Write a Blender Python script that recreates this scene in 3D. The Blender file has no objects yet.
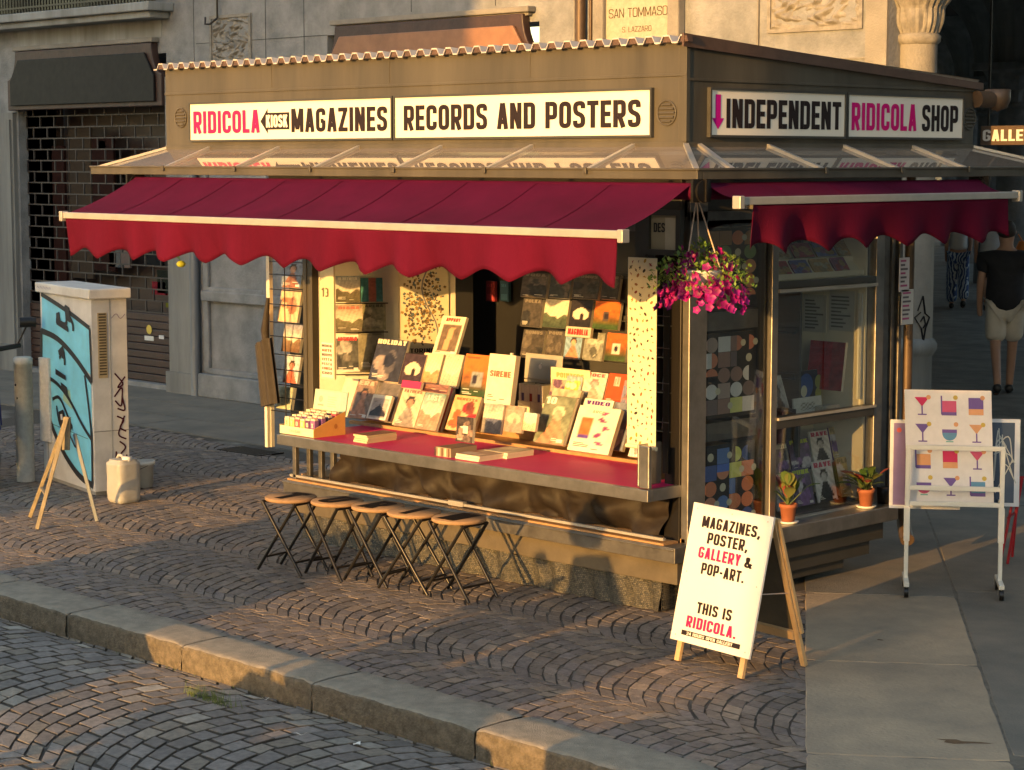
import bpy, bmesh, math, random
from mathutils import Vector, Matrix, noise
R = math.radians
random.seed(7)
S = bpy.context.scene
COL = S.collection

# ------------------------------------------------------------------ camera
FPX, CX, CY = 2060.0, 512.0, 385.0
YAW = R(45.4); PIT = math.atan((385 - 159) / FPX)
CAM = Vector((7.180, -8.395, 2.45))
Fw = Vector((-math.sin(YAW) * math.cos(PIT), math.cos(YAW) * math.cos(PIT), -math.sin(PIT)))
Rt = Vector((math.cos(YAW), math.sin(YAW), 0))
Up = Rt.cross(Fw)
cd = bpy.data.cameras.new('camera'); cam = bpy.data.objects.new('camera', cd); COL.objects.link(cam)
cd.sensor_width = 36; cd.lens = 36 * FPX / 1024; cd.clip_end = 600; cd.clip_start = 0.1
cam.matrix_world = Matrix(((Rt.x, Up.x, -Fw.x, CAM.x), (Rt.y, Up.y, -Fw.y, CAM.y), (Rt.z, Up.z, -Fw.z, CAM.z), (0, 0, 0, 1)))
S.camera = cam
# ------------------------------------------------------------------ light
SUN_AZ, SUN_EL = R(9.0), R(8.0)            # light travels towards (-sin az, cos az)
SKY, SUNP, EXPO = 0.15, 2.0, 2.05
w = bpy.data.worlds.new('World'); S.world = w; w.use_nodes = True
nt = w.node_tree; bg = nt.nodes['Background']
sk = nt.nodes.new('ShaderNodeTexSky'); sk.sky_type = 'NISHITA'; sk.sun_disc = False
sk.sun_elevation = SUN_EL
sk.sun_rotation = math.atan2(math.sin(SUN_AZ), -math.cos(SUN_AZ))   # towards the sun
sk.air_density = 1.0; sk.dust_density = 1.6; sk.ozone_density = 1.0
wb = nt.nodes.new('ShaderNodeMix'); wb.data_type = 'RGBA'; wb.blend_type = 'MULTIPLY'; wb.inputs['Factor'].default_value = 1; wb.inputs['B'].default_value = (1.05, 1.0, .93, 1)
nt.links.new(sk.outputs[0], wb.inputs['A']); nt.links.new(wb.outputs['Result'], bg.inputs[0]); bg.inputs[1].default_value = SKY
ld = bpy.data.lights.new('sun', 'SUN'); ld.energy = SUNP; ld.angle = R(0.4); ld.color = (1.0, 0.53, 0.15)
sun = bpy.data.objects.new('sun', ld); COL.objects.link(sun)
sd = Vector((-math.sin(SUN_AZ) * math.cos(SUN_EL), math.cos(SUN_AZ) * math.cos(SUN_EL), -math.sin(SUN_EL)))
sun.rotation_euler = sd.to_track_quat('-Z', 'Y').to_euler()
sun.location = (5, -30, 12)
S.view_settings.view_transform = 'Standard'; S.view_settings.look = 'None'
S.view_settings.exposure = EXPO; S.view_settings.gamma = 1
S.view_settings.use_curve_mapping = False
S.render.engine = 'CYCLES'
S.cycles.max_bounces = 8; S.cycles.transparent_max_bounces = 16
S.cycles.use_denoising = True

# ------------------------------------------------------------------ measuring helpers (photo point -> point on a real plane)
def _ray(x, y): return Fw + Rt * ((x - CX) / FPX) - Up * ((y - CY) / FPX)
def onz(x, y, z=0.0):
    d = _ray(x, y); return CAM + d * ((z - CAM.z) / d.z)
def onx(x, y, X):
    d = _ray(x, y); return CAM + d * ((X - CAM.x) / d.x)
def ony(x, y, Y):
    d = _ray(x, y); return CAM + d * ((Y - CAM.y) / d.y)
def onpl(x, y, P0, n):
    d = _ray(x, y); return CAM + d * ((Vector(P0) - CAM).dot(n) / d.dot(n))
def proj(p):
    v = Vector(p) - CAM; z = v.dot(Fw); return CX + FPX * v.dot(Rt) / z, CY - FPX * v.dot(Up) / z

# ------------------------------------------------------------------ materials
M = {}
def mat(name, col, rough=0.6, metal=0.0, var=0.0, scale=8.0, bump=0.0, bscale=40.0, coat=0.0, spec=0.5, vc=False, col2=None, streak=False, trans=0.0):
    m = bpy.data.materials.new(name); m.use_nodes = True; n = m.node_tree.nodes; l = m.node_tree.links
    b = n['Principled BSDF']; b.inputs['Roughness'].default_value = rough; b.inputs['Metallic'].default_value = metal
    b.inputs['Coat Weight'].default_value = coat; b.inputs['Specular IOR Level'].default_value = spec
    b.inputs['Base Color'].default_value = (*col, 1)
    src = None
    if vc:
        a = n.new('ShaderNodeAttribute'); a.attribute_name = 'Col'; src = a.outputs['Color']
    tc = n.new('ShaderNodeTexCoord'); mp = n.new('ShaderNodeMapping'); l.new(tc.outputs['Object'], mp.inputs[0])
    if streak: mp.inputs['Scale'].default_value = (1, 1, 0.12)
    if var > 0 or col2:
        nz = n.new('ShaderNodeTexNoise'); nz.inputs['Scale'].default_value = scale; nz.inputs['Detail'].default_value = 6; nz.inputs['Roughness'].default_value = .65
        l.new(mp.outputs[0], nz.inputs['Vector'])
        cr = n.new('ShaderNodeMapRange'); cr.inputs[1].default_value = .3; cr.inputs[2].default_value = .7
        l.new(nz.outputs['Fac'], cr.inputs[0])
        mx = n.new('ShaderNodeMix'); mx.data_type = 'RGBA'
        l.new(cr.outputs[0], mx.inputs['Factor'])
        if vc:
            mx.blend_type = 'MULTIPLY'; mx.inputs['Factor'].default_value = 1
            v2 = n.new('ShaderNodeMapRange'); v2.inputs[3].default_value = 1 - var; v2.inputs[4].default_value = 1 + var * .4
            l.new(cr.outputs[0], v2.inputs[0]); l.new(src, mx.inputs['A']); l.new(v2.outputs[0], mx.inputs['B'])
            m.node_tree.links.remove(mx.inputs['Factor'].links[0]); mx.inputs['Factor'].default_value = 1
        else:
            c2 = col2 or tuple(c * (1 - var) for c in col)
            mx.inputs['A'].default_value = (*c2, 1); mx.inputs['B'].default_value = (*[min(1, c * (1 + var * .4)) for c in col], 1)
        src = mx.outputs['Result']
    if src: l.new(src, b.inputs['Base Color'])
    if bump > 0:
        nb = n.new('ShaderNodeTexNoise'); nb.inputs['Scale'].default_value = bscale; nb.inputs['Detail'].default_value = 5
        l.new(mp.outputs[0], nb.inputs['Vector']); bp = n.new('ShaderNodeBump'); bp.inputs['Strength'].default_value = bump; bp.inputs['Distance'].default_value = .01
        l.new(nb.outputs['Fac'], bp.inputs['Height']); l.new(bp.outputs[0], b.inputs['Normal'])
        rr = n.new('ShaderNodeMapRange'); rr.inputs[3].default_value = max(0, rough - .1); rr.inputs[4].default_value = min(1, rough + .12)
        l.new(nb.outputs['Fac'], rr.inputs[0]); l.new(rr.outputs[0], b.inputs['Roughness'])
    if trans > 0:   # thin fabric that lets some light through
        o = n['Material Output']; t = n.new('ShaderNodeBsdfTranslucent'); ms = n.new('ShaderNodeMixShader'); ms.inputs[0].default_value = trans
        if src: l.new(src, t.inputs[0])
        else: t.inputs[0].default_value = (*col, 1)
        l.new(b.outputs[0], ms.inputs[1]); l.new(t.outputs[0], ms.inputs[2]); l.new(ms.outputs[0], o.inputs[0])
    M[name] = m; return m

def glass(name, tint=(1, 1, 1), milky=0.0, milkcol=(.5, .45, .4), ior=1.5, rough=0.0, boost=0.0):
    m = bpy.data.materials.new(name); m.use_nodes = True; n = m.node_tree.nodes; l = m.node_tree.links
    n.remove(n['Principled BSDF']); o = n['Material Output']
    t = n.new('ShaderNodeBsdfTransparent'); t.inputs[0].default_value = (*tint, 1)
    d = n.new('ShaderNodeBsdfDiffuse'); d.inputs[0].default_value = (*milkcol, 1)
    nz = n.new('ShaderNodeTexNoise'); nz.inputs['Scale'].default_value = 3; nz.inputs['Detail'].default_value = 6
    g = n.new('ShaderNodeBsdfGlossy'); g.inputs['Roughness'].default_value = rough
    fr = n.new('ShaderNodeFresnel'); ge = n.new('ShaderNodeNewGeometry'); im = n.new('ShaderNodeMapRange'); im.inputs[3].default_value = ior; im.inputs[4].default_value = 1 / ior
    l.new(ge.outputs['Backfacing'], im.inputs[0]); l.new(im.outputs[0], fr.inputs[0])
    a = n.new('ShaderNodeMixShader'); mr = n.new('ShaderNodeMapRange')
    mr.inputs[3].default_value = milky * .6; mr.inputs[4].default_value = milky * 1.3
    l.new(nz.outputs['Fac'], mr.inputs[0]); l.new(mr.outputs[0], a.inputs[0])
    l.new(t.outputs[0], a.inputs[1]); l.new(d.outputs[0], a.inputs[2])
    b = n.new('ShaderNodeMixShader'); ad = n.new('ShaderNodeMath'); ad.operation = 'ADD'; ad.inputs[1].default_value = boost; ad.use_clamp = True
    l.new(fr.outputs[0], ad.inputs[0]); l.new(ad.outputs[0], b.inputs[0]); l.new(a.outputs[0], b.inputs[1]); l.new(g.outputs[0], b.inputs[2])
    l.new(b.outputs[0], o.inputs[0]); M[name] = m; return m

mat('stone', (.25, .25, .245), .85, var=.35, scale=3.4, bump=.7, bscale=45, col2=(.14, .145, .145))
mat('stone_warm', (.25, .23, .195), .85, var=.3, scale=2.5, bump=.5, bscale=70)
mat('stone_carved', (.25, .23, .195), .85, var=.4, scale=14, bump=.4, bscale=50)
mat('stone_old', (.22, .22, .205), .85, var=.45, scale=3, bump=.4, bscale=50, streak=True)
mat('stone_streaked', (.30, .315, .31), .85, scale=5, bump=.3, bscale=50, streak=True, col2=(.17, .165, .15))
mat('dark_paint', (.014, .013, .013), .5, spec=.2, var=.3, scale=5, bump=.1, bscale=15)
mat('brown_wood', (.05, .024, .017), .5, var=.4, scale=6, bump=.2, bscale=30)
mat('black', (.012, .012, .013), .5, var=.2)
mat('shop_dark', (.055, .036, .031), .5)
mat('grille_metal', (.065, .055, .05), .55, .3, var=.3)
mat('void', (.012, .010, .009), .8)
mat('dark_glass', (.02, .02, .022), .08, spec=.6)
mat('zinc', (.22, .24, .26), .5, .4, var=.3, streak=True)
mat('setts', (.1, .1, .1), .62, spec=.3, vc=True, var=.4, scale=30, bump=.6, bscale=120)
mat('sand', (.03, .025, .02), .95, scale=1.7, bump=.5, bscale=150, col2=(.035, .028, .022))
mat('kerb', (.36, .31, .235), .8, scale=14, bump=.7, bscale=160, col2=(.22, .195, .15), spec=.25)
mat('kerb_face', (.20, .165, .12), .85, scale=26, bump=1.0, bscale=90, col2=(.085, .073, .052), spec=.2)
mat('slab', (.46, .345, .225), .8, scale=2.0, bump=.6, bscale=45, col2=(.25, .205, .15), spec=.3)
mat('stain', (.16, .09, .04), .8, var=.4, scale=20)
mat('wood_old', (.30, .24, .14), .65, scale=14, col2=(.17, .14, .09))
mat('slab_joint', (.17, .145, .11), .9, var=.5, scale=12)
mat('asphalt', (.235, .20, .155), .8, spec=.3, scale=2.1, bump=.5, bscale=90, col2=(.13, .12, .10))
mat('arcade_floor', (.28, .255, .215), .5, scale=2, bump=.2, bscale=60, col2=(.08, .075, .068))
mat('kiosk_paint', (.078, .067, .048), .5, var=.42, scale=4.5, streak=True, bump=.06, bscale=6)
mat('brown_fascia', (.27, .13, .065), .5, var=.3, scale=5, bump=.1, bscale=15)
mat('kiosk_dark', (.05, .048, .042), .4, var=.25, scale=4, bump=.06, bscale=10)
mat('steel', (.27, .26, .245), .34, .75, var=.3, scale=7, bump=.08, bscale=30)
mat('steel_worn', (.17, .16, .145), .42, .6, var=.4, scale=10, bump=.12, bscale=40)
mat('alu', (.44, .41, .36), .45, .4, var=.15)
mat('roof_sheet', (.55, .5, .46), .5, .1, var=.25)
mat('flashing', (.12, .07, .05), .5, .2, var=.3)
mat('awning', (.088, .004, .027), .85, var=.3, scale=2.2, bump=.3, bscale=260, trans=.10, spec=.1)
mat('valance', (.105, .005, .023), .85, var=.3, scale=2.6, bump=.3, bscale=260, trans=.12, spec=.1, streak=True)
mat('sign_white', (.72, .67, .56), .55, spec=.25, vc=True, var=.05, scale=2)
mat('print', (.5, .5, .5), .45, spec=.3, vc=True, var=.08, scale=20)
mat('matte', (.5, .5, .5), .8, spec=.12, vc=True, var=.18, scale=30, bump=.15, bscale=80)
mat('red_counter', (.62, .018, .15), .55, var=.1, scale=4, spec=.25)
mat('wood', (.45, .26, .11), .55, scale=18, bump=.15, bscale=40, col2=(.30, .16, .07))
mat('pine', (.62, .42, .21), .55, scale=12, bump=.12, bscale=40, col2=(.5, .32, .15))
mat('mdf', (.105, .085, .055), .7, var=.3, scale=6, bump=.2)
mat('cloth_dark', (.035, .027, .021), .75, var=.3, scale=5, bump=.3, bscale=60)
mat('sheeting', (.030, .022, .016), .6, 0, scale=9, bump=.3, bscale=25, col2=(.013, .010, .009), spec=.25)
mat('mesh_foil', (.22, .20, .15), .42, .5, scale=60, bump=.9, bscale=130, col2=(.08, .075, .06))
mat('cream', (.72, .66, .52), .6, var=.08)
mat('plastic_white', (.72, .71, .66), .4, var=.12, scale=6)
mat('plastic_milky', (.52, .52, .50), .35, var=.15, scale=5, trans=.3)
mat('cab_white', (.60, .585, .55), .5, vc=True, var=.22, scale=5, bump=.1, bscale=20)
mat('rack_white', (.74, .71, .62), .35, var=.06)
mat('laptop', (.40, .37, .30), .45, .1)
mat('leaf', (.07, .16, .035), .5, vc=True, trans=.25)
mat('petal', (.6, .02, .25), .5, vc=True, trans=.25)
mat('terracotta', (.34, .11, .05), .75, var=.2)
mat('skin', (.42, .24, .16), .55, var=.1)
mat('skin_dark', (.22, .12, .08), .55, var=.1)
mat('tee_black', (.016, .016, .02), .8, var=.3, bump=.2, bscale=20)
mat('tee_white', (.55, .55, .56), .8, var=.15)
mat('shorts', (.62, .56, .46), .8, var=.15)
mat('orange_cloth', (.7, .22, .04), .8)
mat('hair', (.03, .02, .015), .7)
mat('blue_paint', (.015, .03, .16), .3, coat=.5)
mat('rope', (.6, .45, .35), .6)
mat('red_metal', (.4, .02, .03), .4)
mat('black_metal', (.02, .018, .017), .3, .4)
mat('copper', (.10, .065, .04), .5, .3, var=.3)
mat('plaster_block', (.30, .27, .23), .9, var=.2, scale=1)
mat('soil', (.03, .02, .015), .9)
mat('grass', (.09, .13, .03), .7, var=.3)
mat('trousers_print', (.03, .06, .16), .8)
m_ = M['trousers_print']; n_ = m_.node_tree.nodes; l_ = m_.node_tree.links
wv = n_.new('ShaderNodeTexWave'); wv.inputs['Scale'].default_value = 7; wv.inputs['Distortion'].default_value = 9; wv.bands_direction = 'X'
tcx = n_.new('ShaderNodeTexCoord'); l_.new(tcx.outputs['Object'], wv.inputs['Vector'])
rp = n_.new('ShaderNodeValToRGB'); rp.color_ramp.elements[0].position = .5; rp.color_ramp.elements[0].color = (.02, .05, .16, 1); rp.color_ramp.elements[1].position = .6; rp.color_ramp.elements[1].color = (.35, .42, .5, 1)
l_.new(wv.outputs['Fac'], rp.inputs[0]); l_.new(rp.outputs[0], n_['Principled BSDF'].inputs['Base Color'])
m_ = M['sand']; n_ = m_.node_tree.nodes; l_ = m_.node_tree.links     # pale fresh mortar in a few joints
nz_ = n_.new('ShaderNodeTexNoise'); nz_.inputs['Scale'].default_value = 1.1; nz_.inputs['Detail'].default_value = 5; tc_ = n_.new('ShaderNodeTexCoord'); l_.new(tc_.outputs['Object'], nz_.inputs['Vector'])
rp_ = n_.new('ShaderNodeValToRGB'); rp_.color_ramp.elements[0].position = .54; rp_.color_ramp.elements[0].color = (.07, .057, .043, 1); rp_.color_ramp.elements[1].position = .68; rp_.color_ramp.elements[1].color = (.28, .26, .22, 1)
l_.new(nz_.outputs['Fac'], rp_.inputs[0]); l_.new(rp_.outputs[0], n_['Principled BSDF'].inputs['Base Color'])
m_ = M['mesh_foil']; n_ = m_.node_tree.nodes; l_ = m_.node_tree.links   # brick_node: woven wire look
br_ = n_.new('ShaderNodeTexBrick'); br_.inputs['Scale'].default_value = 34; br_.inputs['Mortar Size'].default_value = .03; br_.inputs['Color1'].default_value = (.16, .145, .11, 1); br_.inputs['Color2'].default_value = (.06, .06, .052, 1); br_.inputs['Mortar'].default_value = (.02, .02, .018, 1)
br_.inputs['Row Height'].default_value = .35; br_.inputs['Brick Width'].default_value = .4
tc_ = n_.new('ShaderNodeTexCoord'); mp_ = n_.new('ShaderNodeMapping'); mp_.inputs['Rotation'].default_value = (R(90), 0, 0); l_.new(tc_.outputs['Object'], mp_.inputs[0]); l_.new(mp_.outputs[0], br_.inputs['Vector']); l_.new(br_.outputs['Color'], n_['Principled BSDF'].inputs['Base Color'])
glass('pane', (.93, .95, .94), boost=.02)
glass('canopy_sheet', (.80, .74, .66), milky=.5, milkcol=(.42, .35, .28), ior=1.6, rough=.03, boost=.07)
glass('clear_sleeve', (.9, .92, .95), milky=.08, milkcol=(.6, .6, .6))

# ------------------------------------------------------------------ mesh builder
class MB:
    def __init__(s): s.v = []; s.f = []; s.m = []; s.c = []; s.sm = []; s.T = None
    def add(s, vs, fs, col=(1, 1, 1), mi=0, smooth=False):
        k = len(s.v)
        per = isinstance(col, list)
        for i, p in enumerate(vs):
            p = Vector(p)
            if s.T is not None: p = s.T @ p
            s.v.append(tuple(p)); s.c.append(col[i] if per else col)
        for f in fs: s.f.append([k + i for i in f]); s.m.append(mi); s.sm.append(smooth)
    def box(s, x0, x1, y0, y1, z0, z1, col=(1, 1, 1), mi=0):
        if x0 > x1: x0, x1 = x1, x0
        if y0 > y1: y0, y1 = y1, y0
        if z0 > z1: z0, z1 = z1, z0
        v = [(x0, y0, z0), (x1, y0, z0), (x1, y1, z0), (x0, y1, z0), (x0, y0, z1), (x1, y0, z1), (x1, y1, z1), (x0, y1, z1)]
        s.add(v, [(0, 3, 2, 1), (4, 5, 6, 7), (0, 1, 5, 4), (1, 2, 6, 5), (2, 3, 7, 6), (3, 0, 4, 7)], col, mi)
    def bar(s, a, b, wd, ht, col=(1, 1, 1), mi=0, up=(0, 0, 1)):
        a = Vector(a); b = Vector(b); d = (b - a).normalized(); u = Vector(up)
        if abs(d.dot(u)) > .98: u = Vector((0, 1, 0))
        r = d.cross(u).normalized(); u = r.cross(d).normalized(); r *= wd / 2; u *= ht / 2
        v = [a - r - u, a + r - u, a + r + u, a - r + u, b - r - u, b + r - u, b + r + u, b - r + u]
        s.add(v, [(0, 1, 2, 3), (7, 6, 5, 4), (0, 4, 5, 1), (1, 5, 6, 2), (2, 6, 7, 3), (3, 7, 4, 0)], col, mi)
    def prism(s, pts, vec, col=(1, 1, 1), mi=0):
        n = len(pts); vec = Vector(vec); P = [Vector(p) for p in pts]
        s.add(P + [p + vec for p in P], [tuple(range(n))[::-1], tuple(range(n, 2 * n))] + [(i, (i + 1) % n, n + (i + 1) % n, n + i) for i in range(n)], col, mi)
    def tube(s, pts, r, n=8, col=(1, 1, 1), mi=0, cap=True):
        P = [Vector(p) for p in pts]; rr = r if isinstance(r, (list, tuple)) else [r] * len(P); vs = []; pr = None
        for i, p in enumerate(P):
            d = (P[min(i + 1, len(P) - 1)] - P[max(i - 1, 0)]).normalized()
            if pr is None:
                a = Vector((0, 0, 1)) if abs(d.z) < .9 else Vector((1, 0, 0)); pr = d.cross(a).normalized()
            pr = (pr - d * pr.dot(d)).normalized(); q = d.cross(pr)
            for k in range(n):
                t = 2 * math.pi * k / n; vs.append(p + (pr * math.cos(t) + q * math.sin(t)) * rr[i])
        fs = [(i * n + k, i * n + (k + 1) % n, (i + 1) * n + (k + 1) % n, (i + 1) * n + k) for i in range(len(P) - 1) for k in range(n)]
        s.add(vs, fs, col, mi, True)
        if cap: s.add(vs[:n], [tuple(range(n))[::-1]], col, mi); s.add(vs[-n:], [tuple(range(n))], col, mi)
    def lathe(s, prof, n=24, o=(0, 0, 0), col=(1, 1, 1), mi=0, smooth=True, cap=True, sx=1, sy=1):
        vs = [(o[0] + sx * r * math.cos(2 * math.pi * k / n), o[1] + sy * r * math.sin(2 * math.pi * k / n), o[2] + z) for r, z in prof for k in range(n)]
        L = len(prof)
        fs = [(i * n + k, i * n + (k + 1) % n, (i + 1) * n + (k + 1) % n, (i + 1) * n + k) for i in range(L - 1) for k in range(n)]
        s.add(vs, fs, col, mi, smooth)
        if cap: s.add(vs[:n], [tuple(range(n))[::-1]], col, mi); s.add(vs[-n:], [tuple(range(n))], col, mi)
    def grid(s, fn, nu, nv, cf=None, col=(1, 1, 1), mi=0, smooth=False):
        vs = []; cs = []
        for j in range(nv + 1):
            for i in range(nu + 1):
                vs.append(fn(i / nu, j / nv)); cs.append(cf(i / nu, j / nv) if cf else col)
        fs = [(j * (nu + 1) + i, j * (nu + 1) + i + 1, (j + 1) * (nu + 1) + i + 1, (j + 1) * (nu + 1) + i) for j in range(nv) for i in range(nu)]
        s.add(vs, fs, cs, mi, smooth)
    def build(s, name, mats, parent=None, bevel=0.0, solid=0.0):
        if not isinstance(mats, (list, tuple)): mats = [mats]
        me = bpy.data.meshes.new(name); off = Vector((0, 0, 0))
        if parent is not None: off = parent.matrix_world_loc if hasattr(parent, 'matrix_world_loc') else Vector(parent.get('_w', (0, 0, 0)))
        else:
            n = len(s.v)
            if n:
                xs = [p[0] for p in s.v]; ys = [p[1] for p in s.v]; off = Vector(((min(xs) + max(xs)) / 2, (min(ys) + max(ys)) / 2, min(p[2] for p in s.v)))
        me.from_pydata([tuple(Vector(p) - off) for p in s.v], [], s.f)
        for m in mats: me.materials.append(M[m] if isinstance(m, str) else m)
        me.polygons.foreach_set('material_index', s.m); me.polygons.foreach_set('use_smooth', s.sm)
        ca = me.color_attributes.new('Col', 'FLOAT_COLOR', 'POINT'); fl = []
        for c in s.c: fl += [c[0], c[1], c[2], 1.0]
        ca.data.foreach_set('color', fl); me.update()
        o = bpy.data.objects.new(name, me); COL.objects.link(o)
        if parent is not None: o.parent = parent; o['_w'] = tuple(off)
        else: o.location = off; o['_w'] = tuple(off)
        if solid: sm = o.modifiers.new('s', 'SOLIDIFY'); sm.thickness = solid; sm.offset = 0
        if bevel: bm = o.modifiers.new('b', 'BEVEL'); bm.width = bevel; bm.segments = 2; bm.limit_method = 'ANGLE'; bm.angle_limit = R(40)
        return o
def empty(name, loc, label=None, cat=None, group=None):
    o = bpy.data.objects.new(name, None); COL.objects.link(o); o.location = loc; o['_w'] = tuple(loc); o.empty_display_size = .1
    if label: tag(o, label, cat, group)
    return o
def tag(o, label=None, cat=None, group=None, kind=None):
    if label: o['label'] = label
    if cat: o['category'] = cat
    if group: o['group'] = group
    if kind: o['kind'] = kind
    return o
def mb(): return MB()
def copy_tree(o, parent=None):
    c = o.copy(); COL.objects.link(c)
    if parent is not None: c.parent = parent
    for ch in list(o.children): copy_tree(ch, c)
    return c

# ------------------------------------------------------------------ lettering: bold condensed sign capitals drawn as strokes
def _g(w=.46, t=.17):
    L, Q, B, T, m = t / 2, w - t / 2, t / 2, 1 - t / 2, .5
    cx = w / 2
    return {
     'A': (w, [[(L, 0), (cx - .015, 1)], [(Q, 0), (cx + .015, 1)], [(L + .05, .28), (Q - .05, .28)]]),
     'B': (w, [[(L, 0), (L, 1)], ['r', (t, B), (Q, B), (Q, m), (t, m)], ['r', (t, m), (Q - .02, m), (Q - .02, T), (t, T)]]),
     'C': (w, [['r', (Q, .34), (Q, B), (L, B), (L, T), (Q, T), (Q, .66)]]),
     'D': (w, [[(L, 0), (L, 1)], ['r', (t, B), (Q, B), (Q, T), (t, T)]]),
     'E': (w * .86, [[(L, 0), (L, 1)], [(t, B), (w * .86, B)], [(t, m), (w * .8, m)], [(t, T), (w * .86, T)]]),
     'F': (w * .84, [[(L, 0), (L, 1)], [(t, m - .02), (w * .8, m - .02)], [(t, T), (w * .84, T)]]),
     'G': (w, [['r', (Q, .70), (Q, T), (L, T), (L, B), (Q, B), (Q, .48)], [(Q, .46), (cx, .46)]]),
     'H': (w, [[(L, 0), (L, 1)], [(Q, 0), (Q, 1)], [(t, m), (Q - L, m)]]),
     'I': (t + .02, [[(t / 2 + .01, 0), (t / 2 + .01, 1)]]),
     'J': (w * .8, [['r', (L, .3), (L, B), (Q * .78, B), (Q * .78, 1)]]),
     'K': (w, [[(L, 0), (L, 1)], [(t * .8, .42), (Q, 1)], [(t * 1.2, .55), (Q + .02, 0)]]),
     'L': (w * .82, [[(L, 0), (L, 1)], [(t, B), (w * .82, B)]]),
     'M': (w * 1.3, [[(L, 0), (L, 1)], [(w * 1.3 - L, 0), (w * 1.3 - L, 1)], [(L + .03, 1), (w * .65, .12)], [(w * 1.3 - L - .03, 1), (w * .65, .12)]]),
     'N': (w * 1.02, [[(L, 0), (L, 1)], [(Q, 0), (Q, 1)], [(L + .02, .97), (Q - .02, .03)]]),
     'O': (w, [['c', (L, B), (L, T), (Q, T), (Q, B)]]),
     'P': (w, [[(L, 0), (L, 1)], ['r', (t, .42), (Q, .42), (Q, T), (t, T)]]),
     'Q': (w, [['c', (L, B), (L, T), (Q, T), (Q, B)], [(cx, .22), (Q + .05, -.05)]]),
     'R': (w, [[(L, 0), (L, 1)], ['r', (t, .44), (Q, .44), (Q, T), (t, T)], [(cx, .42), (Q, 0)]]),
     'S': (w, [['r', (L, .28), (L, B), (Q, B), (Q, .46), (L, .56), (L, T), (Q, T), (Q, .72)]]),
     'T': (w * .92, [[(w * .46, 0), (w * .46, 1 - t)], [(0, T), (w * .92, T)]]),
     'U': (w, [['r', (L, 1), (L, B), (Q, B), (Q, 1)]]),
     'V': (w, [[(L, 1), (cx - .01, 0)], [(Q, 1), (cx + .01, 0)]]),
     'W': (w * 1.4, [[(L, 1), (w * .42, 0)], [(w * .7, .9), (w * .42, 0)], [(w * .7, .9), (w * .98, 0)], [(w * 1.4 - L, 1), (w * .98, 0)]]),
     'X': (w, [[(L, 0), (Q, 1)], [(L, 1), (Q, 0)]]),
     'Y': (w, [[(cx, 0), (cx, .45)], [(L, 1), (cx, .42)], [(Q, 1), (cx, .42)]]),
     'Z': (w * .95, [[(0, B), (w * .95, B)], [(0, T), (w * .95, T)], [(L + .02, t * .7), (w * .95 - L - .02, 1 - t * .7)]]),
     '0': (w, [['c', (L, B), (L, T), (Q, T), (Q, B)]]), '1': (w * .6, [[(w * .4, 0), (w * .4, 1)], [(0, .75), (w * .4, .92)]]),
     '2': (w, [['r', (L, .7), (L, T), (Q, T), (Q, .55), (L, .2)], [(0, B), (w, B)]]),
     '3': (w, [['r', (L, B), (Q, B), (Q, m), (cx, m)], ['r', (cx, m), (Q, m), (Q, T), (L, T)]]),
     '4': (w, [[(Q - .04, 0), (Q - .04, 1)], [(Q - .06, .95), (.04, .3)], [(0, .27), (w, .27)]]),
     '&': (w * 1.1, [['r', (w * 1.05, .0), (L + .06, .62), (L + .06, T), (Q - .1, T), (Q - .1, .62), (L, .38), (L, B), (Q - .05, B), (w * 1.05, .42)]]),
     '.': (t * 1.15, [[(t * .55, 0), (t * .55, t)]]), ',': (t * 1.15, [[(t * .6, t), (t * .6, .02)], [(t * .55, .05), (t * .25, -.13)]]),
     '-': (w * .6, [[(.02, .42), (w * .56, .42)]]), ' ': (w * .55, []), '+': (w, [[(0, .5), (w, .5)], [(cx, .25), (cx, .75)]]),
    }
def _round(pts, closed, rad):
    P = [Vector((p[0], p[1])) for p in pts]; out = []; n = len(P)
    for i in range(n):
        if not closed and i in (0, n - 1): out.append(P[i]); continue
        a, b, c = P[i - 1], P[i], P[(i + 1) % n]
        ra = min(rad, (a - b).length * .5, (c - b).length * .5); p0 = b + (a - b).normalized() * ra; p1 = b + (c - b).normalized() * ra
        for k in range(5):
            t = k / 4; out.append(p0 * (1 - t) ** 2 + b * 2 * t * (1 - t) + p1 * t * t)
    return out
def _ribbon(P, closed, t):
    n = len(P); A = []; Bq = []
    for i in range(n):
        if closed: d0 = (P[i] - P[i - 1]); d1 = (P[(i + 1) % n] - P[i])
        else: d0 = P[i] - P[i - 1] if i else P[1] - P[0]; d1 = P[i + 1] - P[i] if i < n - 1 else P[-1] - P[-2]
        if d0.length < 1e-6: d0 = d1
        if d1.length < 1e-6: d1 = d0
        d0 = d0.normalized(); d1 = d1.normalized(); nn = Vector((-(d0 + d1).y, (d0 + d1).x))
        if nn.length < 1e-5: nn = Vector((-d0.y, d0.x))
        nn.normalize(); k = max(.5, nn.dot(Vector((-d0.y, d0.x)))); A.append(P[i] + nn * (t / 2 / k)); Bq.append(P[i] - nn * (t / 2 / k))
    return A, Bq
def text_width(s, g, sp): return sum(g[c][0] + sp for c in s if c in g) - sp
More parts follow.
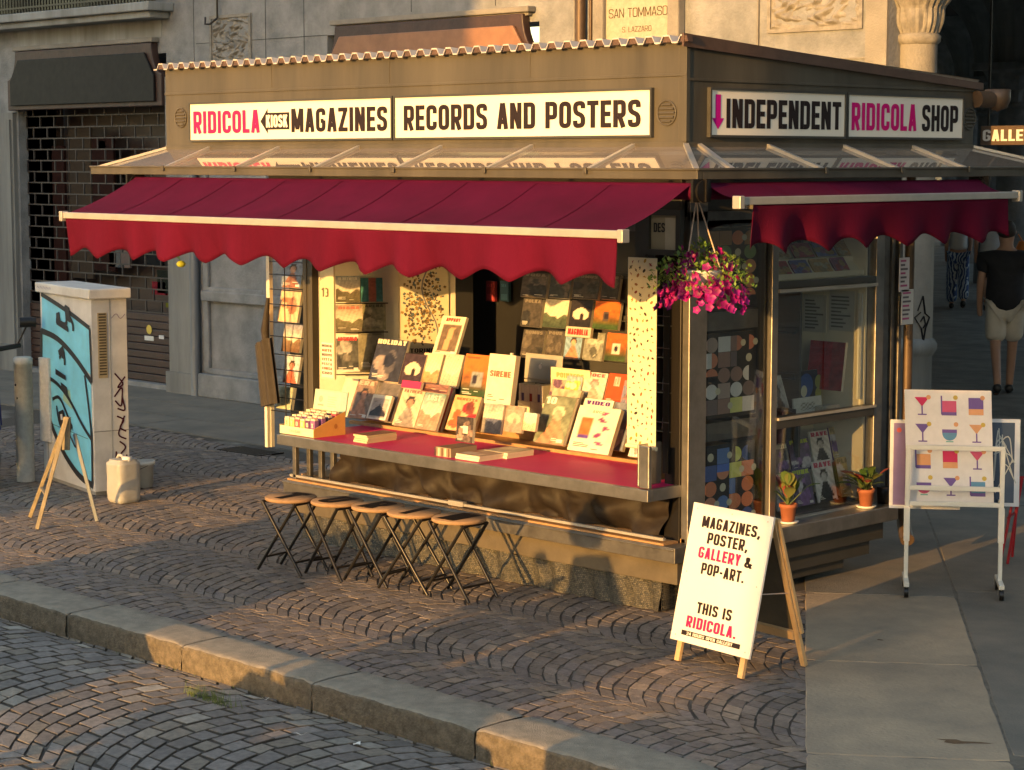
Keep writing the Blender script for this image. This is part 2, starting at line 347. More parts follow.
def text(m, s, org, right, up, h, width=None, col=(.02, .015, .015), t=.17, w=.46, sp=.07, off=.0015, align='l', mi=0):
    """letters in the plane (right, up) from org; scaled in x to the given width"""
    g = _g(w, t); s = s.upper(); tw = text_width(s, g, sp) or 1; kx = (width / (tw * h)) if width else 1.0
    right = Vector(right).normalized(); up = Vector(up).normalized(); nrm = right.cross(up); o = Vector(org) + nrm * off
    x = 0 if align == 'l' else (-tw / 2 if align == 'c' else -tw)
    q = 0
    for c in s:
        if c not in g: continue
        gw, paths = g[c]
        for p in paths:
            kind = p[0] if isinstance(p[0], str) else None; pts = p[1:] if kind else p
            P = _round(pts, kind == 'c', .15) if kind else [Vector(a) for a in pts]
            A, Bq = _ribbon(P, kind == 'c', t); n = len(P); q += 1; dz = nrm * (.00018 * (q % 5))
            tr = lambda v: o + right * ((x + v.x) * kx * h) + up * (v.y * h) + dz
            vs = [tr(a) for a in A] + [tr(b) for b in Bq]
            fs = [(n + i, n + (i + 1) % n, (i + 1) % n, i) for i in range(n if kind == 'c' else n - 1)]
            m.add(vs, fs, col, mi)
        x += gw + sp
def disc(m, c, right, up, rx, ry, col, n=20, off=0.0, a0=0, a1=2 * math.pi, mi=0):
    right = Vector(right).normalized(); up = Vector(up).normalized(); c = Vector(c) + right.cross(up) * off
    full = abs(a1 - a0 - 2 * math.pi) < 1e-6
    ps = [c + right * rx * math.cos(a0 + (a1 - a0) * k / n) + up * ry * math.sin(a0 + (a1 - a0) * k / n) for k in range(n if full else n + 1)]
    m.add(ps, [tuple(range(len(ps)))], col, mi)
def rect(m, o, right, up, x0, x1, y0, y1, col, off=0.0, mi=0):
    right = Vector(right).normalized(); up = Vector(up).normalized(); o = Vector(o) + right.cross(up) * off
    m.add([o + right * x0 + up * y0, o + right * x1 + up * y0, o + right * x1 + up * y1, o + right * x0 + up * y1], [(0, 1, 2, 3)], col, mi)
def ribbon3(m, pts, o, right, up, t, col, off=.001, closed=False, mi=0, smooth=True):
    P = [Vector(p) for p in pts]
    if smooth: P = _round(P, closed, 9)
    right = Vector(right).normalized(); up = Vector(up).normalized(); o = Vector(o) + right.cross(up) * off
    A, Bq = _ribbon(P, closed, t); n = len(P)
    vs = [o + right * a.x + up * a.y for a in A] + [o + right * b.x + up * b.y for b in Bq]
    m.add(vs, [(n + i, n + (i + 1) % n, (i + 1) % n, i) for i in range(n if closed else n - 1)], col, mi)
X, Y, Z = Vector((1, 0, 0)), Vector((0, 1, 0)), Vector((0, 0, 1))
# ================================================================== GROUND
STZ = -0.135
g = mb(); g.add([(-90, -90, STZ - .03), (90, -90, STZ - .03), (90, 110, STZ - .03), (-90, 110, STZ - .03)], [(0, 1, 2, 3)])
tag(g.build('ground', 'asphalt'), kind='structure')
g = mb(); g.box(-60, 60, -2.38, 90, -.12, -.03); tag(g.build('pavement_base', 'asphalt'), kind='structure')
E1 = Vector((-.607, .7947, 0)); E2 = Vector((.7947, .607, 0)); S1, S2 = .647, 1.494
def inside_cobble(x, y): return E2.x * x + E2.y * y < S1 + .03
def lerp(a, b, t): return a + (b - a) * t
FU = Vector((1.135, 0, 0)); FV = Vector((-.336, 1.179, 0))
def fans(name, x0, x1, y0, W, rows, sx, nst, A, ztop, test, colf, gap):
    RR = W * .655
    bulge = lambda t: RR - math.sqrt(RR * RR - (t * W / 2) ** 2)
    m = mb(); rnd = random.Random(3)
    for r in range(rows):
        yc = y0 + W * (r + .5); ph = rnd.random() * sx; kmax = int((x1 - x0 + A) / sx)
        jit = [[(rnd.uniform(-.2, .2)) for _ in range(nst + 1)] for _ in range(kmax + 2)]
        # equal arc length parameters
        tt = []; acc = [0]; N = 60
        for i in range(N):
            ta, tb = -1 + 2 * i / N, -1 + 2 * (i + 1) / N
            acc.append(acc[-1] + math.hypot(W / 2 * (tb - ta), bulge(tb) - bulge(ta)))
        for j in range(nst + 1):
            want = acc[-1] * j / nst
            for i in range(N):
                if acc[i + 1] >= want - 1e-9: tt.append(-1 + 2 * (i + (want - acc[i]) / (acc[i + 1] - acc[i])) / N); break
        for k in range(kmax):
            xs = x0 - A * .2 + ph + k * sx; off = .5 if k % 2 else 0
            for j in range(nst):
                def tp(q, kk):
                    q2 = min(nst, max(0, q)); a = int(q2); b = min(nst, a + 1); t = lerp(tt[a], tt[b], q2 - a); return t
                qa = j + off + jit[k][j] * .8; qb = j + 1 + off + jit[k][j + 1] * .8
                if j == 0: qa = 0
                if j == nst - 1: qb = nst
                if off and j == nst - 1 and qb - qa < .25: continue
                ta, tb = tp(qa, 0), tp(qb, 0)
                def pt(t, xx):
                    nn = noise.noise(Vector((xx * 2.2, t * 1.7 + r * 5, 3))) * .022 + noise.noise(Vector((xx * 9, t * 5, r))) * .008
                    return FU * (xx + bulge(t) + nn + rnd.uniform(-.007, .007)) + FV * (yc + W / 2 * t + rnd.uniform(-.007, .007))
                q = [pt(ta, xs), pt(ta, xs + sx), pt(tb, xs + sx), pt(tb, xs)]
                c = (q[0] + q[1] + q[2] + q[3]) / 4
                if not test(c.x, c.y): continue
                dz = rnd.uniform(-.0012, .0012); tx, ty = rnd.uniform(-.012, .012), rnd.uniform(-.012, .012)
                ring0 = []; ring1 = []
                for p in q:
                    d = (c - p); L = d.length
                    a = p + d * (gap * 18); b = p + d * (gap * 18 + .07)
                    ring0.append((a.x, a.y, ztop - .014)); ring1.append((b.x, b.y, ztop + dz + (b.x - c.x) * tx + (b.y - c.y) * ty))
                mid = [tuple(lerp(ring0[i][e], ring1[i][e], .35) if e < 2 else ring1[i][2] - .004 for e in range(3)) for i in range(4)]
                m.add(ring0 + mid + ring1, [(0, 1, 5, 4), (1, 2, 6, 5), (2, 3, 7, 6), (3, 0, 4, 7), (4, 5, 9, 8), (5, 6, 10, 9), (6, 7, 11, 10), (7, 4, 8, 11), (8, 9, 10, 11)], [(.07, .057, .043)] * 8 + [colf(rnd, c)] * 4)
    # outward orientation is not important for shading here
    return m
def c_pave(rnd, c):
    b = rnd.uniform(1.55, 2.3); k = rnd.random()
    base = (.116, .094, .077) if k < .6 else ((.105, .088, .078) if k < .9 else (.15, .115, .085))
    return tuple(v * b for v in base)
def c_street(rnd, c):
    b = rnd.uniform(1.35, 2.2); k = rnd.random()
    base = (.13, .113, .098) if k < .75 else ((.155, .13, .10) if k < .92 else (.19, .17, .14))
    return tuple(v * b for v in base)
def t_p(x, y):
    if not inside_cobble(x, y) or y < -2.12: return False
    if -3.0 < x < -.3 and y > .15: return False
    if x > -.3 and y > .6 and x < .1: return False
    return y < 2.25 + .12 * math.sin(x * 1.3) and x > -9.5
m = fans('p', -9.5, 3.2, -2.105, .75, 7, .082, 10, .30, -.003, t_p, c_pave, .0045)
tag(m.build('cobbled_pavement', 'setts'), kind='structure')
m = fans('s', -8.0, 3.6, -5.45, 1.13, 4, .108, 11, .40, STZ, lambda x, y: y < -2.35 and y > -6, c_street, .006)
for k in range(90):      # straight course along the kerb
    pass
tag(m.build('cobbled_street', 'setts'), kind='structure')
m = mb(); m.box(-20, 3.4, -2.06, 2.4, -.03, -.009); m.build('joint_sand', 'sand')['kind'] = 'structure'
m = mb(); m.box(-30, 30, -14, -2.42, STZ - .02, STZ - .009); m.build('street_joint_sand', 'sand')['kind'] = 'structure'
# kerb stones
m = mb(); rnd = random.Random(5); x = -9.7
while x < 9:
    L = rnd.choice([.95, 1.05, 1.12]); j = rnd.uniform(-.008, .008)
    xs = [x + .006, x + L - .006]
    n = 14
    def kp(u, v, x0=xs[0], x1=xs[1], j=j, ph=x):
        xx = lerp(x0, x1, u)
        prof = [(-2.40, STZ - .02), (-2.405, -.09), (-2.402, -.045), (-2.400, -.012), (-2.390, -.002), (-2.37, .004), (-2.22, .006), (-2.085, .004), (-2.07, -.02)]
        q = v * (len(prof) - 1); a = int(min(q, len(prof) - 2)); t = q - a
        yy = lerp(prof[a][0], prof[a + 1][0], t); zz = lerp(prof[a][1], prof[a + 1][1], t)
        nse = .0022 * math.sin(xx * 23 + v * 9 + ph) + .002 * math.sin(xx * 61 + v * 31) + .0015 * math.sin(xx * 143 + v * 77)
        e = min(u, 1 - u) * n
        return (xx, yy + nse * (1 if v < .5 else .3) + j, zz + nse * .5 - (.006 if e < .5 else 0))
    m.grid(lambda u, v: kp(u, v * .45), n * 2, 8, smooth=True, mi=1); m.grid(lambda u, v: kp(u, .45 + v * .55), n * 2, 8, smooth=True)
    m.box(xs[0], xs[0] + .001, -2.39 + j, -2.08, STZ, -.01); m.box(xs[1] - .001, xs[1], -2.39 + j, -2.08, STZ, -.01)
    x += L
m.box(-9.7, 9, -2.375, -2.09, STZ - .01, -.02)
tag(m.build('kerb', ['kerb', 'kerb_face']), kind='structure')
# slabs beside the kiosk
m = mb()
def slab(s0, s1, a0, a1, z=0.0, mi=0):
    gp = .004; C4 = [(s0 + gp, a0 + gp), (s1 - gp, a0 + gp), (s1 - gp, a1 - gp), (s0 + gp, a1 - gp)]; P = []
    for i in range(4):
        (sa, aa), (sb, ab) = C4[i], C4[(i + 1) % 4]; nseg = 14; L = math.hypot(sb - sa, ab - aa)
        for k in range(nseg):
            t = k / nseg; q = E2 * lerp(sa, sb, t) + E1 * lerp(aa, ab, t); nd = noise.noise(q * 3.1) * .010 + noise.noise(q * 11) * .006
            inw = (E2 * (s0 + s1) / 2 + E1 * (a0 + a1) / 2 - q).normalized(); chip = .012 if k == 0 else 0
            P.append(q + inw * (abs(nd) + chip))
    n_ = len(P); cen = sum(P, Vector()) / n_
    B = [p + Vector((0, 0, z - .02)) for p in P]; D = [p + Vector((0, 0, z - .004)) for p in P]; C = [p + (cen - p).normalized() * .006 + Vector((0, 0, z)) for p in P]
    m.add(B + D + C, [(i, (i + 1) % n_, n_ + (i + 1) % n_, n_ + i) for i in range(n_)] + [(n_ + i, n_ + (i + 1) % n_, 2 * n_ + (i + 1) % n_, 2 * n_ + i) for i in range(n_)] + [tuple(range(2 * n_, 3 * n_))], mi=mi)
aj = [E1.dot(onz(*p)) for p in ((850, 755), (870, 662), (860, 594))]
slab(S1, S2, aj[0] - .8, aj[0]); slab(S1, S2, aj[0], aj[1]); slab(S1, S2, aj[1], aj[2])
slab(S1, S2, aj[0] - 2, aj[0] - .8)
q = onz(958, 742); pts = [(-.10, .03), (-.04, .05), (.0, .02), (.06, .03), (.12, .01), (.06, -.01), (.02, -.05), (-.03, -.03), (-.05, .01)]
m.add([(q.x + a * 1.0 + b * .3, q.y + a * .6 + b, .0012) for a, b in pts], [tuple(range(9))], mi=1)
for px_, py_, r_ in ((880, 640, .012),):
    q = onz(px_, py_); m.add([(q.x + r_ * 1.6 * math.cos(a * .7) * (1 + .3 * math.sin(a * 2.3)), q.y + r_ * math.sin(a * .7), .0011) for a in range(9)], [tuple(range(9))], mi=1)
tag(m.build('paving_slabs', ['slab', 'stain']), kind='structure')
m = mb(); q0 = E2 * (S1 + .01) - E1 * 5; m.add([q0 + Z_ * -.009 for Z_ in ()] or [q0 - Vector((0, 0, .0045)), q0 + E2 * 9 - Vector((0, 0, .0045)), q0 + E2 * 9 + E1 * 60 - Vector((0, 0, .0045)), q0 + E1 * 60 - Vector((0, 0, .0045))], [(0, 1, 2, 3)]); tag(m.build('slab_joint_bed', 'slab_joint'), kind='structure')
m = mb(); m.box(-24, -1.5, 2.41, 4.32, -.02, -.008); tag(m.build('pavement_joint_bed', 'slab_joint'), kind='structure')
m = mb()
a = aj[2]; rnd = random.Random(9)
while a < 60: slab(S1, S2, a, a + 3.1, -.001); a += 3.1
s = S2
while s < 9:
    s2 = s + 1.9; a = -3 + rnd.random()
    while a < 14:
        slab(s, s2, a, a + 3.3, -.001); a += 3.3
    s = s2
# behind and left of the kiosk
y = 2.42
while y < 4.3:
    x = -22 + rnd.random()
    while x < -1.6 - (y - 2.4) * .75:
        x1 = min(x + 2.2, -1.5 - (y - 2.4) * .75); m.box(x + .006, x1 - .006, y + .006, y + .62, -.03, -.001); x += 2.2
    y += .632
tag(m.build('pavement', 'asphalt'), kind='structure')
m = mb()     # arcade floor
fy = 4.35
P = [Vector((-1.9, fy, 0)), Vector((12, fy, 0)), Vector((12, 60, 0)), Vector((-46, 60, 0))]
m.add([p + Vector((0, 0, .003)) for p in P], [(0, 1, 2, 3)])
tag(m.build('arcade_pavement', 'arcade_floor'), kind='structure')
m = mb()     # joints of the arcade floor as thin darker stone bands
for k in range(26):
    c = Vector((-1.3, 5, .007)) + E1 * (k * 1.3 + .4)
    m.add([c - E2 * .4, c + E2 * 8, c + E2 * 8 + E1 * .05, c - E2 * .4 + E1 * .05], [(0, 1, 2, 3)])
tag(m.build('arcade_paving_bands', 'arcade_floor'), kind='structure')
# iron drain grate
gp = onz(250, 451); m = mb()
for k in range(9): m.box(gp.x - .26, gp.x + .26, gp.y - .13 + k * .03, gp.y - .116 + k * .03, -.01, .004)
m.box(gp.x - .28, gp.x - .26, gp.y - .14, gp.y + .14, -.01, .004); m.box(gp.x + .26, gp.x + .28, gp.y - .14, gp.y + .14, -.01, .004)
tag(m.build('drain_grate', 'black_metal'), 'black iron drain grate in the pavement left of the kiosk', 'drain grate')

# ================================================================== STONE BUILDING BEHIND
FY = 4.3
bl = empty('stone_building', (-6, FY, 0), 'grey stone arcaded building behind the kiosk, its right end in golden sunlight', 'building')
m = mb(); D = .5; EX = -1.76
m.box(-19, -13.76, FY, FY + D, 0, 10); m.box(-13.76, -10.83, FY, FY + D, 3.55, 10)
m.box(-10.83, -8.2, FY, FY + D, 0, 10); m.box(-8.2, -5.36, FY, FY + D, 3.62, 10); m.box(-5.36, EX, FY, FY + D, 0, 10)
m.box(-13.76, -10.83, FY, FY + D, 0, .05)
q0 = Vector((EX - .01, FY + D + .001, 0)); m.prism([q0, q0 + E1 * 45, q0 + E1 * 45 - E2 * .5, q0 - E2 * .5], (0, 0, 10))
m.build('wall', 'stone', bl)
m = mb()         # ashlar joints as shallow raised courses on the sunlit side, pilasters, panels
m.box(-10.80, -10.36, FY - .05, FY - .001, 0.22, 3.3); m.box(-10.83, -10.33, FY - .08, FY - .002, 0, .22)
m.build('pilaster', 'stone_old', bl); m = mb(); m.box(-14.2, -13.80, FY - .05, FY - .001, .3, 2.98); m.box(-14.25, -13.78, FY - .09, FY - .002, 0, .3)
m.box(-13.93, -13.84, FY - .075, FY - .05, .3, 2.9)
m.build('pilaster', 'stone_old', bl)
m = mb()         # framed panels right of the drain pipe
for z0, z1 in ((.30, 1.02), (1.14, 1.95), (2.07, 2.9)):
    m.box(-10.2, -10.12, FY - .04, FY - .001, z0 - .05, z1 + .05); m.box(-9.2, -9.12, FY - .04, FY - .001, z0 - .05, z1 + .05)
    m.box(-10.12, -9.2, FY - .045, FY - .001, z0 - .06, z0); m.box(-10.12, -9.2, FY - .04, FY - .001, z1, z1 + .03)
m.box(-10.25, -8.25, FY - .09, FY - .002, 0, .24); m.box(-10.22, -8.25, FY - .06, FY - .003, .995, 1.10); m.box(-10.2, -8.25, FY - .03, FY - .002, .24, .3)
m.build('panel_moulding', 'stone', bl, bevel=.01)
m = mb()
for x0, x1, z in ((-13.7, -10.95, 3.665), (-8.05, -5.4, 3.70)):
    m.box(x0, x1, FY - .10, FY - .001, z, z + .05); m.box(x0 + .04, x1 - .04, FY - .06, FY - .002, z - .03, z)
m.build('lintel_moulding', 'stone_warm', bl, bevel=.01)
m = mb()
for z in (3.95, ): m.box(-5.36, EX, FY - .012, FY - .001, z, z + .005)
m.box(-4.95, -4.94, FY - .006, FY - .001, 2.5, 6); m.box(-2.98, -2.965, FY - .02, FY - .001, 2.5, 6); m.box(-1.95, EX, FY - .03, FY - .001, 2.5, 6)
m.box(-2.965, -1.95, FY - .012, FY - .001, 3.19, 3.2); m.box(-4.7, -2.965, FY - .006, FY - .001, 3.3, 3.303)
m.build('joint_course', 'stone_warm', bl)
m = mb()       # chiselled joints between the wall blocks
for z_ in (3.42, 3.62): m.box(-10.3, -8.2, FY - .004, FY - .001, z_, z_ + .006)
for x_ in (-9.15, -8.55, -10.34): m.box(x_, x_ + .006, FY - .0035, FY - .0008, 2.95, 4.6)
for x_ in (-7.0, -5.9): m.box(x_, x_ + .006, FY - .0035, FY - .0008, 3.78, 4.8)
for z_ in (1.6, 2.3): m.box(-5.3, EX, FY - .004, FY - .001, z_, z_ + .006)
m.build('block_joint', 'black', bl)
# balcony
m = mb(); m.box(-14.6, -10.68, FY - .32, FY - .001, 3.97, 4.06); m.box(-14.6, -10.75, FY - .26, FY - .002, 3.90, 3.97); m.build('balcony_slab', 'stone_streaked', bl, bevel=.012)
m = mb()
for k in range(64): m.bar((-14.5 + k * .06, FY - .26, 4.07), (-14.5 + k * .06, FY - .26, 4.9), .014, .014)
m.bar((-14.55, FY - .26, 4.12), (-10.72, FY - .26, 4.12), .03, .02); m.bar((-14.55, FY - .26, 4.9), (-10.72, FY - .26, 4.9), .04, .03)
m.build('balcony_railing', 'black_metal', bl)
m = mb(); m.box(-14.3, -11.0, FY - .012, FY - .002, 4.10, 6.8); m.build('window', 'dark_glass', bl)
# streaks of soot under the balcony
m = mb(); m.box(-13.72, -10.9, FY - .008, FY - .001, 3.72, 3.9); m.build('stained_band', 'stone_streaked', bl)
# shop front box with scooped frame (two of them)
def shopbox(x0, x1, z0, z1, yoff, pm='dark_paint'):
    m = mb(); c = .32; pts = []
    arc = lambda cx, cz, a0, a1: [(cx + c * .55 * math.cos(R(a0 + (a1 - a0) * k / 6)), cz + c * math.sin(R(a0 + (a1 - a0) * k / 6))) for k in range(7)]
    out = [(x0, z0), (x1, z0), (x1, z1 - c)] + arc(x1, z1, -90, -180)[1:] + [(x1 - c * .55, z1)][:0] + arc(x0, z1, 0, -90)
    m.prism([(a, FY - yoff, b) for a, b in out], (0, yoff - .002, 0)); fr = m.build('fascia_frame', 'brown_wood', bl, bevel=.01)
    m = mb(); e = .10
    out = [(x0 + e, z0 + .05), (x1 - e, z0 + .05), (x1 - e, z1 - c - .02), (x1 - .27, z1 - .10), (x0 + .27, z1 - .10), (x0 + e, z1 - c - .02)]
    m.prism([(a, FY - yoff - .03, b) for a, b in out], (0, .029, 0)); m.build('fascia_panel', pm, fr, bevel=.008)
shopbox(-13.83, -10.80, 3.0, 3.66, .09); shopbox(-8.16, -5.3, 3.02, 3.69, .09, 'brown_fascia')
m = mb()
for i in range(9):
    z = .06 + i * .082; m.box(-13.76, -10.83, FY + .09, FY + .12, z, z + .074)
m.build('shutter_base', 'brown_wood', bl, bevel=.006)
m = mb(); z = .80; row = 0
while z < 3.0:
    m.box(-13.76, -10.83, FY + .10, FY + .112, z, z + .014)
    x = -13.76 + (.145 if row % 2 else 0)
    while x < -10.83: m.box(x, x + .014, FY + .098, FY + .114, z, min(z + .125, 3.0)); x += .29
    z += .125; row += 1
m.build('roller_grille', 'grille_metal', bl)
m = mb(); m.box(-13.8, -10.8, FY + .62, FY + .64, 0, 3.6); m.box(-13.78, -13.76, FY + .12, FY + .6, 0, 3.6); m.build('shop_glass', 'shop_dark', bl)
m = mb(); rnd = random.Random(2)
for x0, x1, z0, z1, c in ((-13.2, -12.75, 1.1, 2.8, (.10, .075, .055)), (-12.72, -12.3, 1.2, 2.7, (.045, .015, .012)), (-13.55, -13.3, 1.0, 2.6, (.05, .018, .015)), (-12.42, -12.2, 1.25, 1.5, (.18, .2, .21)), (-12.19, -12.02, 1.25, 1.5, (.28, .22, .2)), (-11.75, -11.4, 1.3, 1.6, (.02, .025, .03)), (-11.6, -11.35, .98, 1.12, (.35, .03, .05)), (-11.35, -10.9, .85, .9, (.3, .32, .04)), (-11.0, -10.86, 2.2, 2.35, (.2, .17, .12)), (-12.6, -12.45, 2.55, 2.65, (.2, .17, .13)), (-11.5, -10.95, 1.0, 1.25, (.03, .04, .03))):
    m.box(x0, x1, FY + .3, FY + .33, z0, z1, tuple(q * .55 for q in c))
m.build('shop_display', 'matte', bl)
m = mb(); m.box(-11.45, -11.28, FY + .085, FY + .089, .50, .55, (.6, .6, .55)); m.box(-11.18, -11.09, FY + .085, FY + .089, .53, .57, (.6, .6, .6)); disc(m, (-11.36, FY + .085, .62), X, Z, .05, .05, (.6, .45, .08))
m.build('sticker', 'print', bl)
m = mb(); m.tube([(-10.31, FY - .07, 0), (-10.31, FY - .07, 3.2)], .05, 12); m.box(-10.37, -10.25, FY - .13, FY - .002, 1.6, 1.63)
tag(m.build('drain_pipe', 'zinc'), 'grey zinc drain pipe on the wall between pilaster and framed panels', 'drain pipe')
m = mb(); m.tube([(-4.83, FY - .05, 2.6), (-4.83, FY - .05, 8)], .045, 12); m.tube([(-4.73, FY - .03, 2.6), (-4.73, FY - .03, 8)], .015, 8)
tag(m.build('drain_pipe', 'copper'), 'brown metal drain pipe on the sunlit wall left of the street plaque', 'drain pipe')
m = mb(); m.tube([(-9.87, FY - .05, 4.5), (-9.87, FY - .05, 3.86)], .012, 6); m.tube([(-9.87, FY - .05, 3.86), (-9.9, FY - .12, 3.80), (-9.98, FY - .12, 3.80), (-10.0, FY - .1, 3.87)], .012, 6)
tag(m.build('iron_hook', 'black_metal'), 'rusty iron hook hanging above the left carved stone panel', 'hook')
# carved reliefs
def relief(x0, x1, z0, z1, mt):
    m = mb(); cx, cz = (x0 + x1) / 2, (z0 + z1) / 2; w_, h_ = (x1 - x0) / 2, (z1 - z0) / 2
    def f(u, v):
        a, b = (u - .5) * 2, (v - .5) * 2; r = math.hypot(a, b); t = math.atan2(b, a)
        q = math.sin(t * 5 + 8 * r) * math.sin(9 * r - 1) + .6 * math.sin(a * 17 + 3 * math.sin(b * 7)) * math.cos(b * 15 + 2 * math.sin(a * 6))
        e = min(1, (1 - max(abs(a), abs(b))) * 8)
        return (x0 + u * (x1 - x0), FY - .006 - .028 * max(-.35, q) * max(0, e), z0 + v * (z1 - z0))
    m.grid(f, 64, 64, smooth=False); o = m.build('carved_panel', mt, bl)
    m = mb()
    for a, b, c, d in ((x0 - .03, x1 + .03, z0 - .03, z0), (x0 - .03, x1 + .03, z1, z1 + .03), (x0 - .03, x0, z0, z1), (x1, x1 + .03, z0, z1)): m.box(a, b, FY - .02, FY - .001, c, d)
    m.build('border', mt, o)
relief(-10.02, -9.40, 3.42, 3.86, 'stone_carved'); relief(-2.85, -2.02, 3.44, 3.98, 'stone_carved')
# street plaque
pq = empty('street_plaque', (-4.2, FY, 3.4), 'carved stone street plaque reading San Tommaso on the sunlit wall', 'street sign')
m = mb()
px0, px1, pz0, pz1 = -4.66, -3.72, 3.40, 4.0
for a, b, c, d in ((px0, px1, pz0 - .10, pz0), (px0, px1, pz1, pz1 + .08), (px0, px0 + .12, pz0, pz1), (px1 - .12, px1, pz0, pz1)): m.box(a, b, FY - .09, FY - .001, c, d)
m.box(px0 - .05, px1 + .05, FY - .05, FY - .002, 2.4, pz0 - .10)
m.build('frame', 'stone_warm', pq, bevel=.012)
m = mb(); m.box(px0 + .12, px1 - .12, FY - .045, FY - .002, pz0, pz1, (.42, .37, .27))
tc = (.10, .08, .05)
text(m, 'SAN TOMMASO', (px0 + .15, FY - .046, 3.60), X, Z, .075, .64, tc, t=.10, w=.6)
text(m, 'S. LAZZARO', (px0 + .30, FY - .046, 3.48), X, Z, .045, .32, tc, t=.10, w=.6)
text(m, 'VIA', (px0 + .34, FY - .046, 3.74), X, Z, .075, .2, tc, t=.10, w=.6)
m.build('plaque', 'matte', pq)
# corner column
CYc = FY + .26; CXc = ony(915, 200, CYc).x
def column(cx, cy, r, zcap, label, mt='stone_warm', ped=True, n=28):
    c = empty('stone_column', (cx, cy, 0), label, 'column', 'columns of the arcade')
    m = mb(); m.lathe([(r, 1.12 if ped else 0), (r * .99, 2.0), (r * .93, zcap)], n, (cx, cy, 0)); m.build('shaft', mt, c)
    if ped:
        m = mb(); m.lathe([(r * 1.12, 0), (r * 1.12, .2), (r * 1.02, .24), (r * 1.0, .98), (r * 1.1, 1.0), (r * 1.22, 1.03), (r * 1.24, 1.07), (r * 1.1, 1.11), (r, 1.12)], n, (cx, cy, 0)); m.build('pedestal', 'stone_old', c)
    m = mb(); m.lathe([(r * .95, zcap), (r * 1.08, zcap + .02), (r * 1.1, zcap + .06), (r * .97, zcap + .08)], n, (cx, cy, 0))
    N = 16; hc = .42 if ped else .55
    def f(u, v):
        t = u * 2 * math.pi; sq = max(abs(math.cos(t)), abs(math.sin(t)))
        leaf = abs(math.sin(t * 4)) ** .6; lay = (v * 2.2) % 1.0
        rr = r * (.98 + (1.0 if ped else .55) * v ** 1.8 + .16 * leaf * math.sin(math.pi * min(1, lay * 1.1)) + .04 * math.sin(t * 24) * leaf)
        rr *= 1 + (1 / sq - 1) * .5 * v
        return (cx + rr * math.cos(t), cy + rr * math.sin(t), zcap + .08 + hc * v)
    m.grid(f, 96 if n > 20 else 32, 24 if n > 20 else 10, smooth=False)
    m.box(cx - r * 1.7, cx + r * 1.7, cy - r * 1.7, cy + r * 1.7, zcap + .08 + hc, zcap + .2 + hc)
    m.build('capital', 'stone_carved' if mt == 'stone_warm' else mt, c)
    return c
cc = column(CXc, CYc, .150, 3.29, 'sunlit corner column with leafy capital, right end of the stone building')
gcol = (.02, .02, .02)
def on_col(ang, z):
    a = R(ang); return Vector((CXc + .158 * math.cos(a), CYc + .158 * math.sin(a), z))
m = mb()
def scr(pts, w_=.012):
    for (a, b), (c, d) in zip(pts, pts[1:]): m.bar(on_col(a, b), on_col(c, d), w_, .006, gcol)
scr([(-42, 1.33), (-28, 1.44), (-20, 1.31), (-4, 1.28), (-18, 1.20), (-24, 1.10), (-31, 1.2), (-50, 1.28), (-33, 1.32)]); scr([(-34, 1.25), (-24, 1.29), (-18, 1.23), (-26, 1.2)])
m.build('graffiti_scrawl', 'matte', cc)
# inner arcade
for k, dd in enumerate((36, 42, 50, 60)):
    xx = (1013, 990, 968, 951)[k]; az = YAW - math.atan((xx - 512) / FPX)
    px, py = CAM.x - math.sin(az) * dd, CAM.y + math.cos(az) * dd
    c = column(px, py, .33, 3.30, ('nearest', 'second', 'third', 'farthest')[k] + ' of the four dim columns receding inside the dark arcade', 'stone', False, 16)
    m = mb()    # springer of the vault above the capital
    m.grid(lambda u, v: (px + (.42 + .9 * v ** 3) * math.cos(u * 6.2832) * (1 - .1 * v), py + (.42 + .9 * v ** 3) * math.sin(u * 6.2832), 4.05 + 1.65 * v), 16, 8)
    m.build('vault_springer', 'stone_old', c)
am = empty('arcade', (2, 20, 0), 'dark vaulted arcade passage running back to the right of the corner column', 'arcade')
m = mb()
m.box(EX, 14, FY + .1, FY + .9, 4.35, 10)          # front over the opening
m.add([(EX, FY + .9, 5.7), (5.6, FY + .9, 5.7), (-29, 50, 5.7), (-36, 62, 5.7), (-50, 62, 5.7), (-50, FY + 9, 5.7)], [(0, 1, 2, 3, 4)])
m.build('ceiling', 'void', am)  # near-black colour puts the shade of the vault into the surface
m = mb()
q0 = Vector((5.0, FY + .9, 0))
for k in range(15): m.prism([q0 + E1 * k * 4, q0 + E1 * (k * 4 + 1.2), q0 + E1 * (k * 4 + 1.2) + E2 * .5, q0 + E1 * k * 4 + E2 * .5], (0, 0, 5.7))  # unseen piers, gaps shaped to let daylight into the passage
m.box(-50, 14, 61, 61.5, 0, 5.7)
m.build('wall', 'stone_old', am)
# hanging sign
gs = empty('hanging_sign', (-1.7, FY + 1.3, 2.5), 'dark hanging sign with the letters GALLER in the arcade, right edge', 'sign')
a = ony(981, 126, FY + 1.3); b = ony(981, 145, FY + 1.3); x1 = a.x + .62
m = mb(); m.box(a.x, x1, FY + 1.3, FY + 1.36, b.z, a.z, (.10, .07, .05)); text(m, 'GALLERIA', (a.x + .02, FY + 1.299, b.z + .03), X, Z, (a.z - b.z) - .06, .56, (.7, .66, .6)); m.build('panel', 'matte', gs)
m = mb(); m.bar((a.x + .05, FY + 1.33, a.z), (a.x + .05, FY + 1.33, 5.7), .015, .015); m.bar((x1 - .05, FY + 1.33, a.z), (x1 - .05, FY + 1.33, 5.7), .015, .015); m.build('rod', 'black_metal', gs)

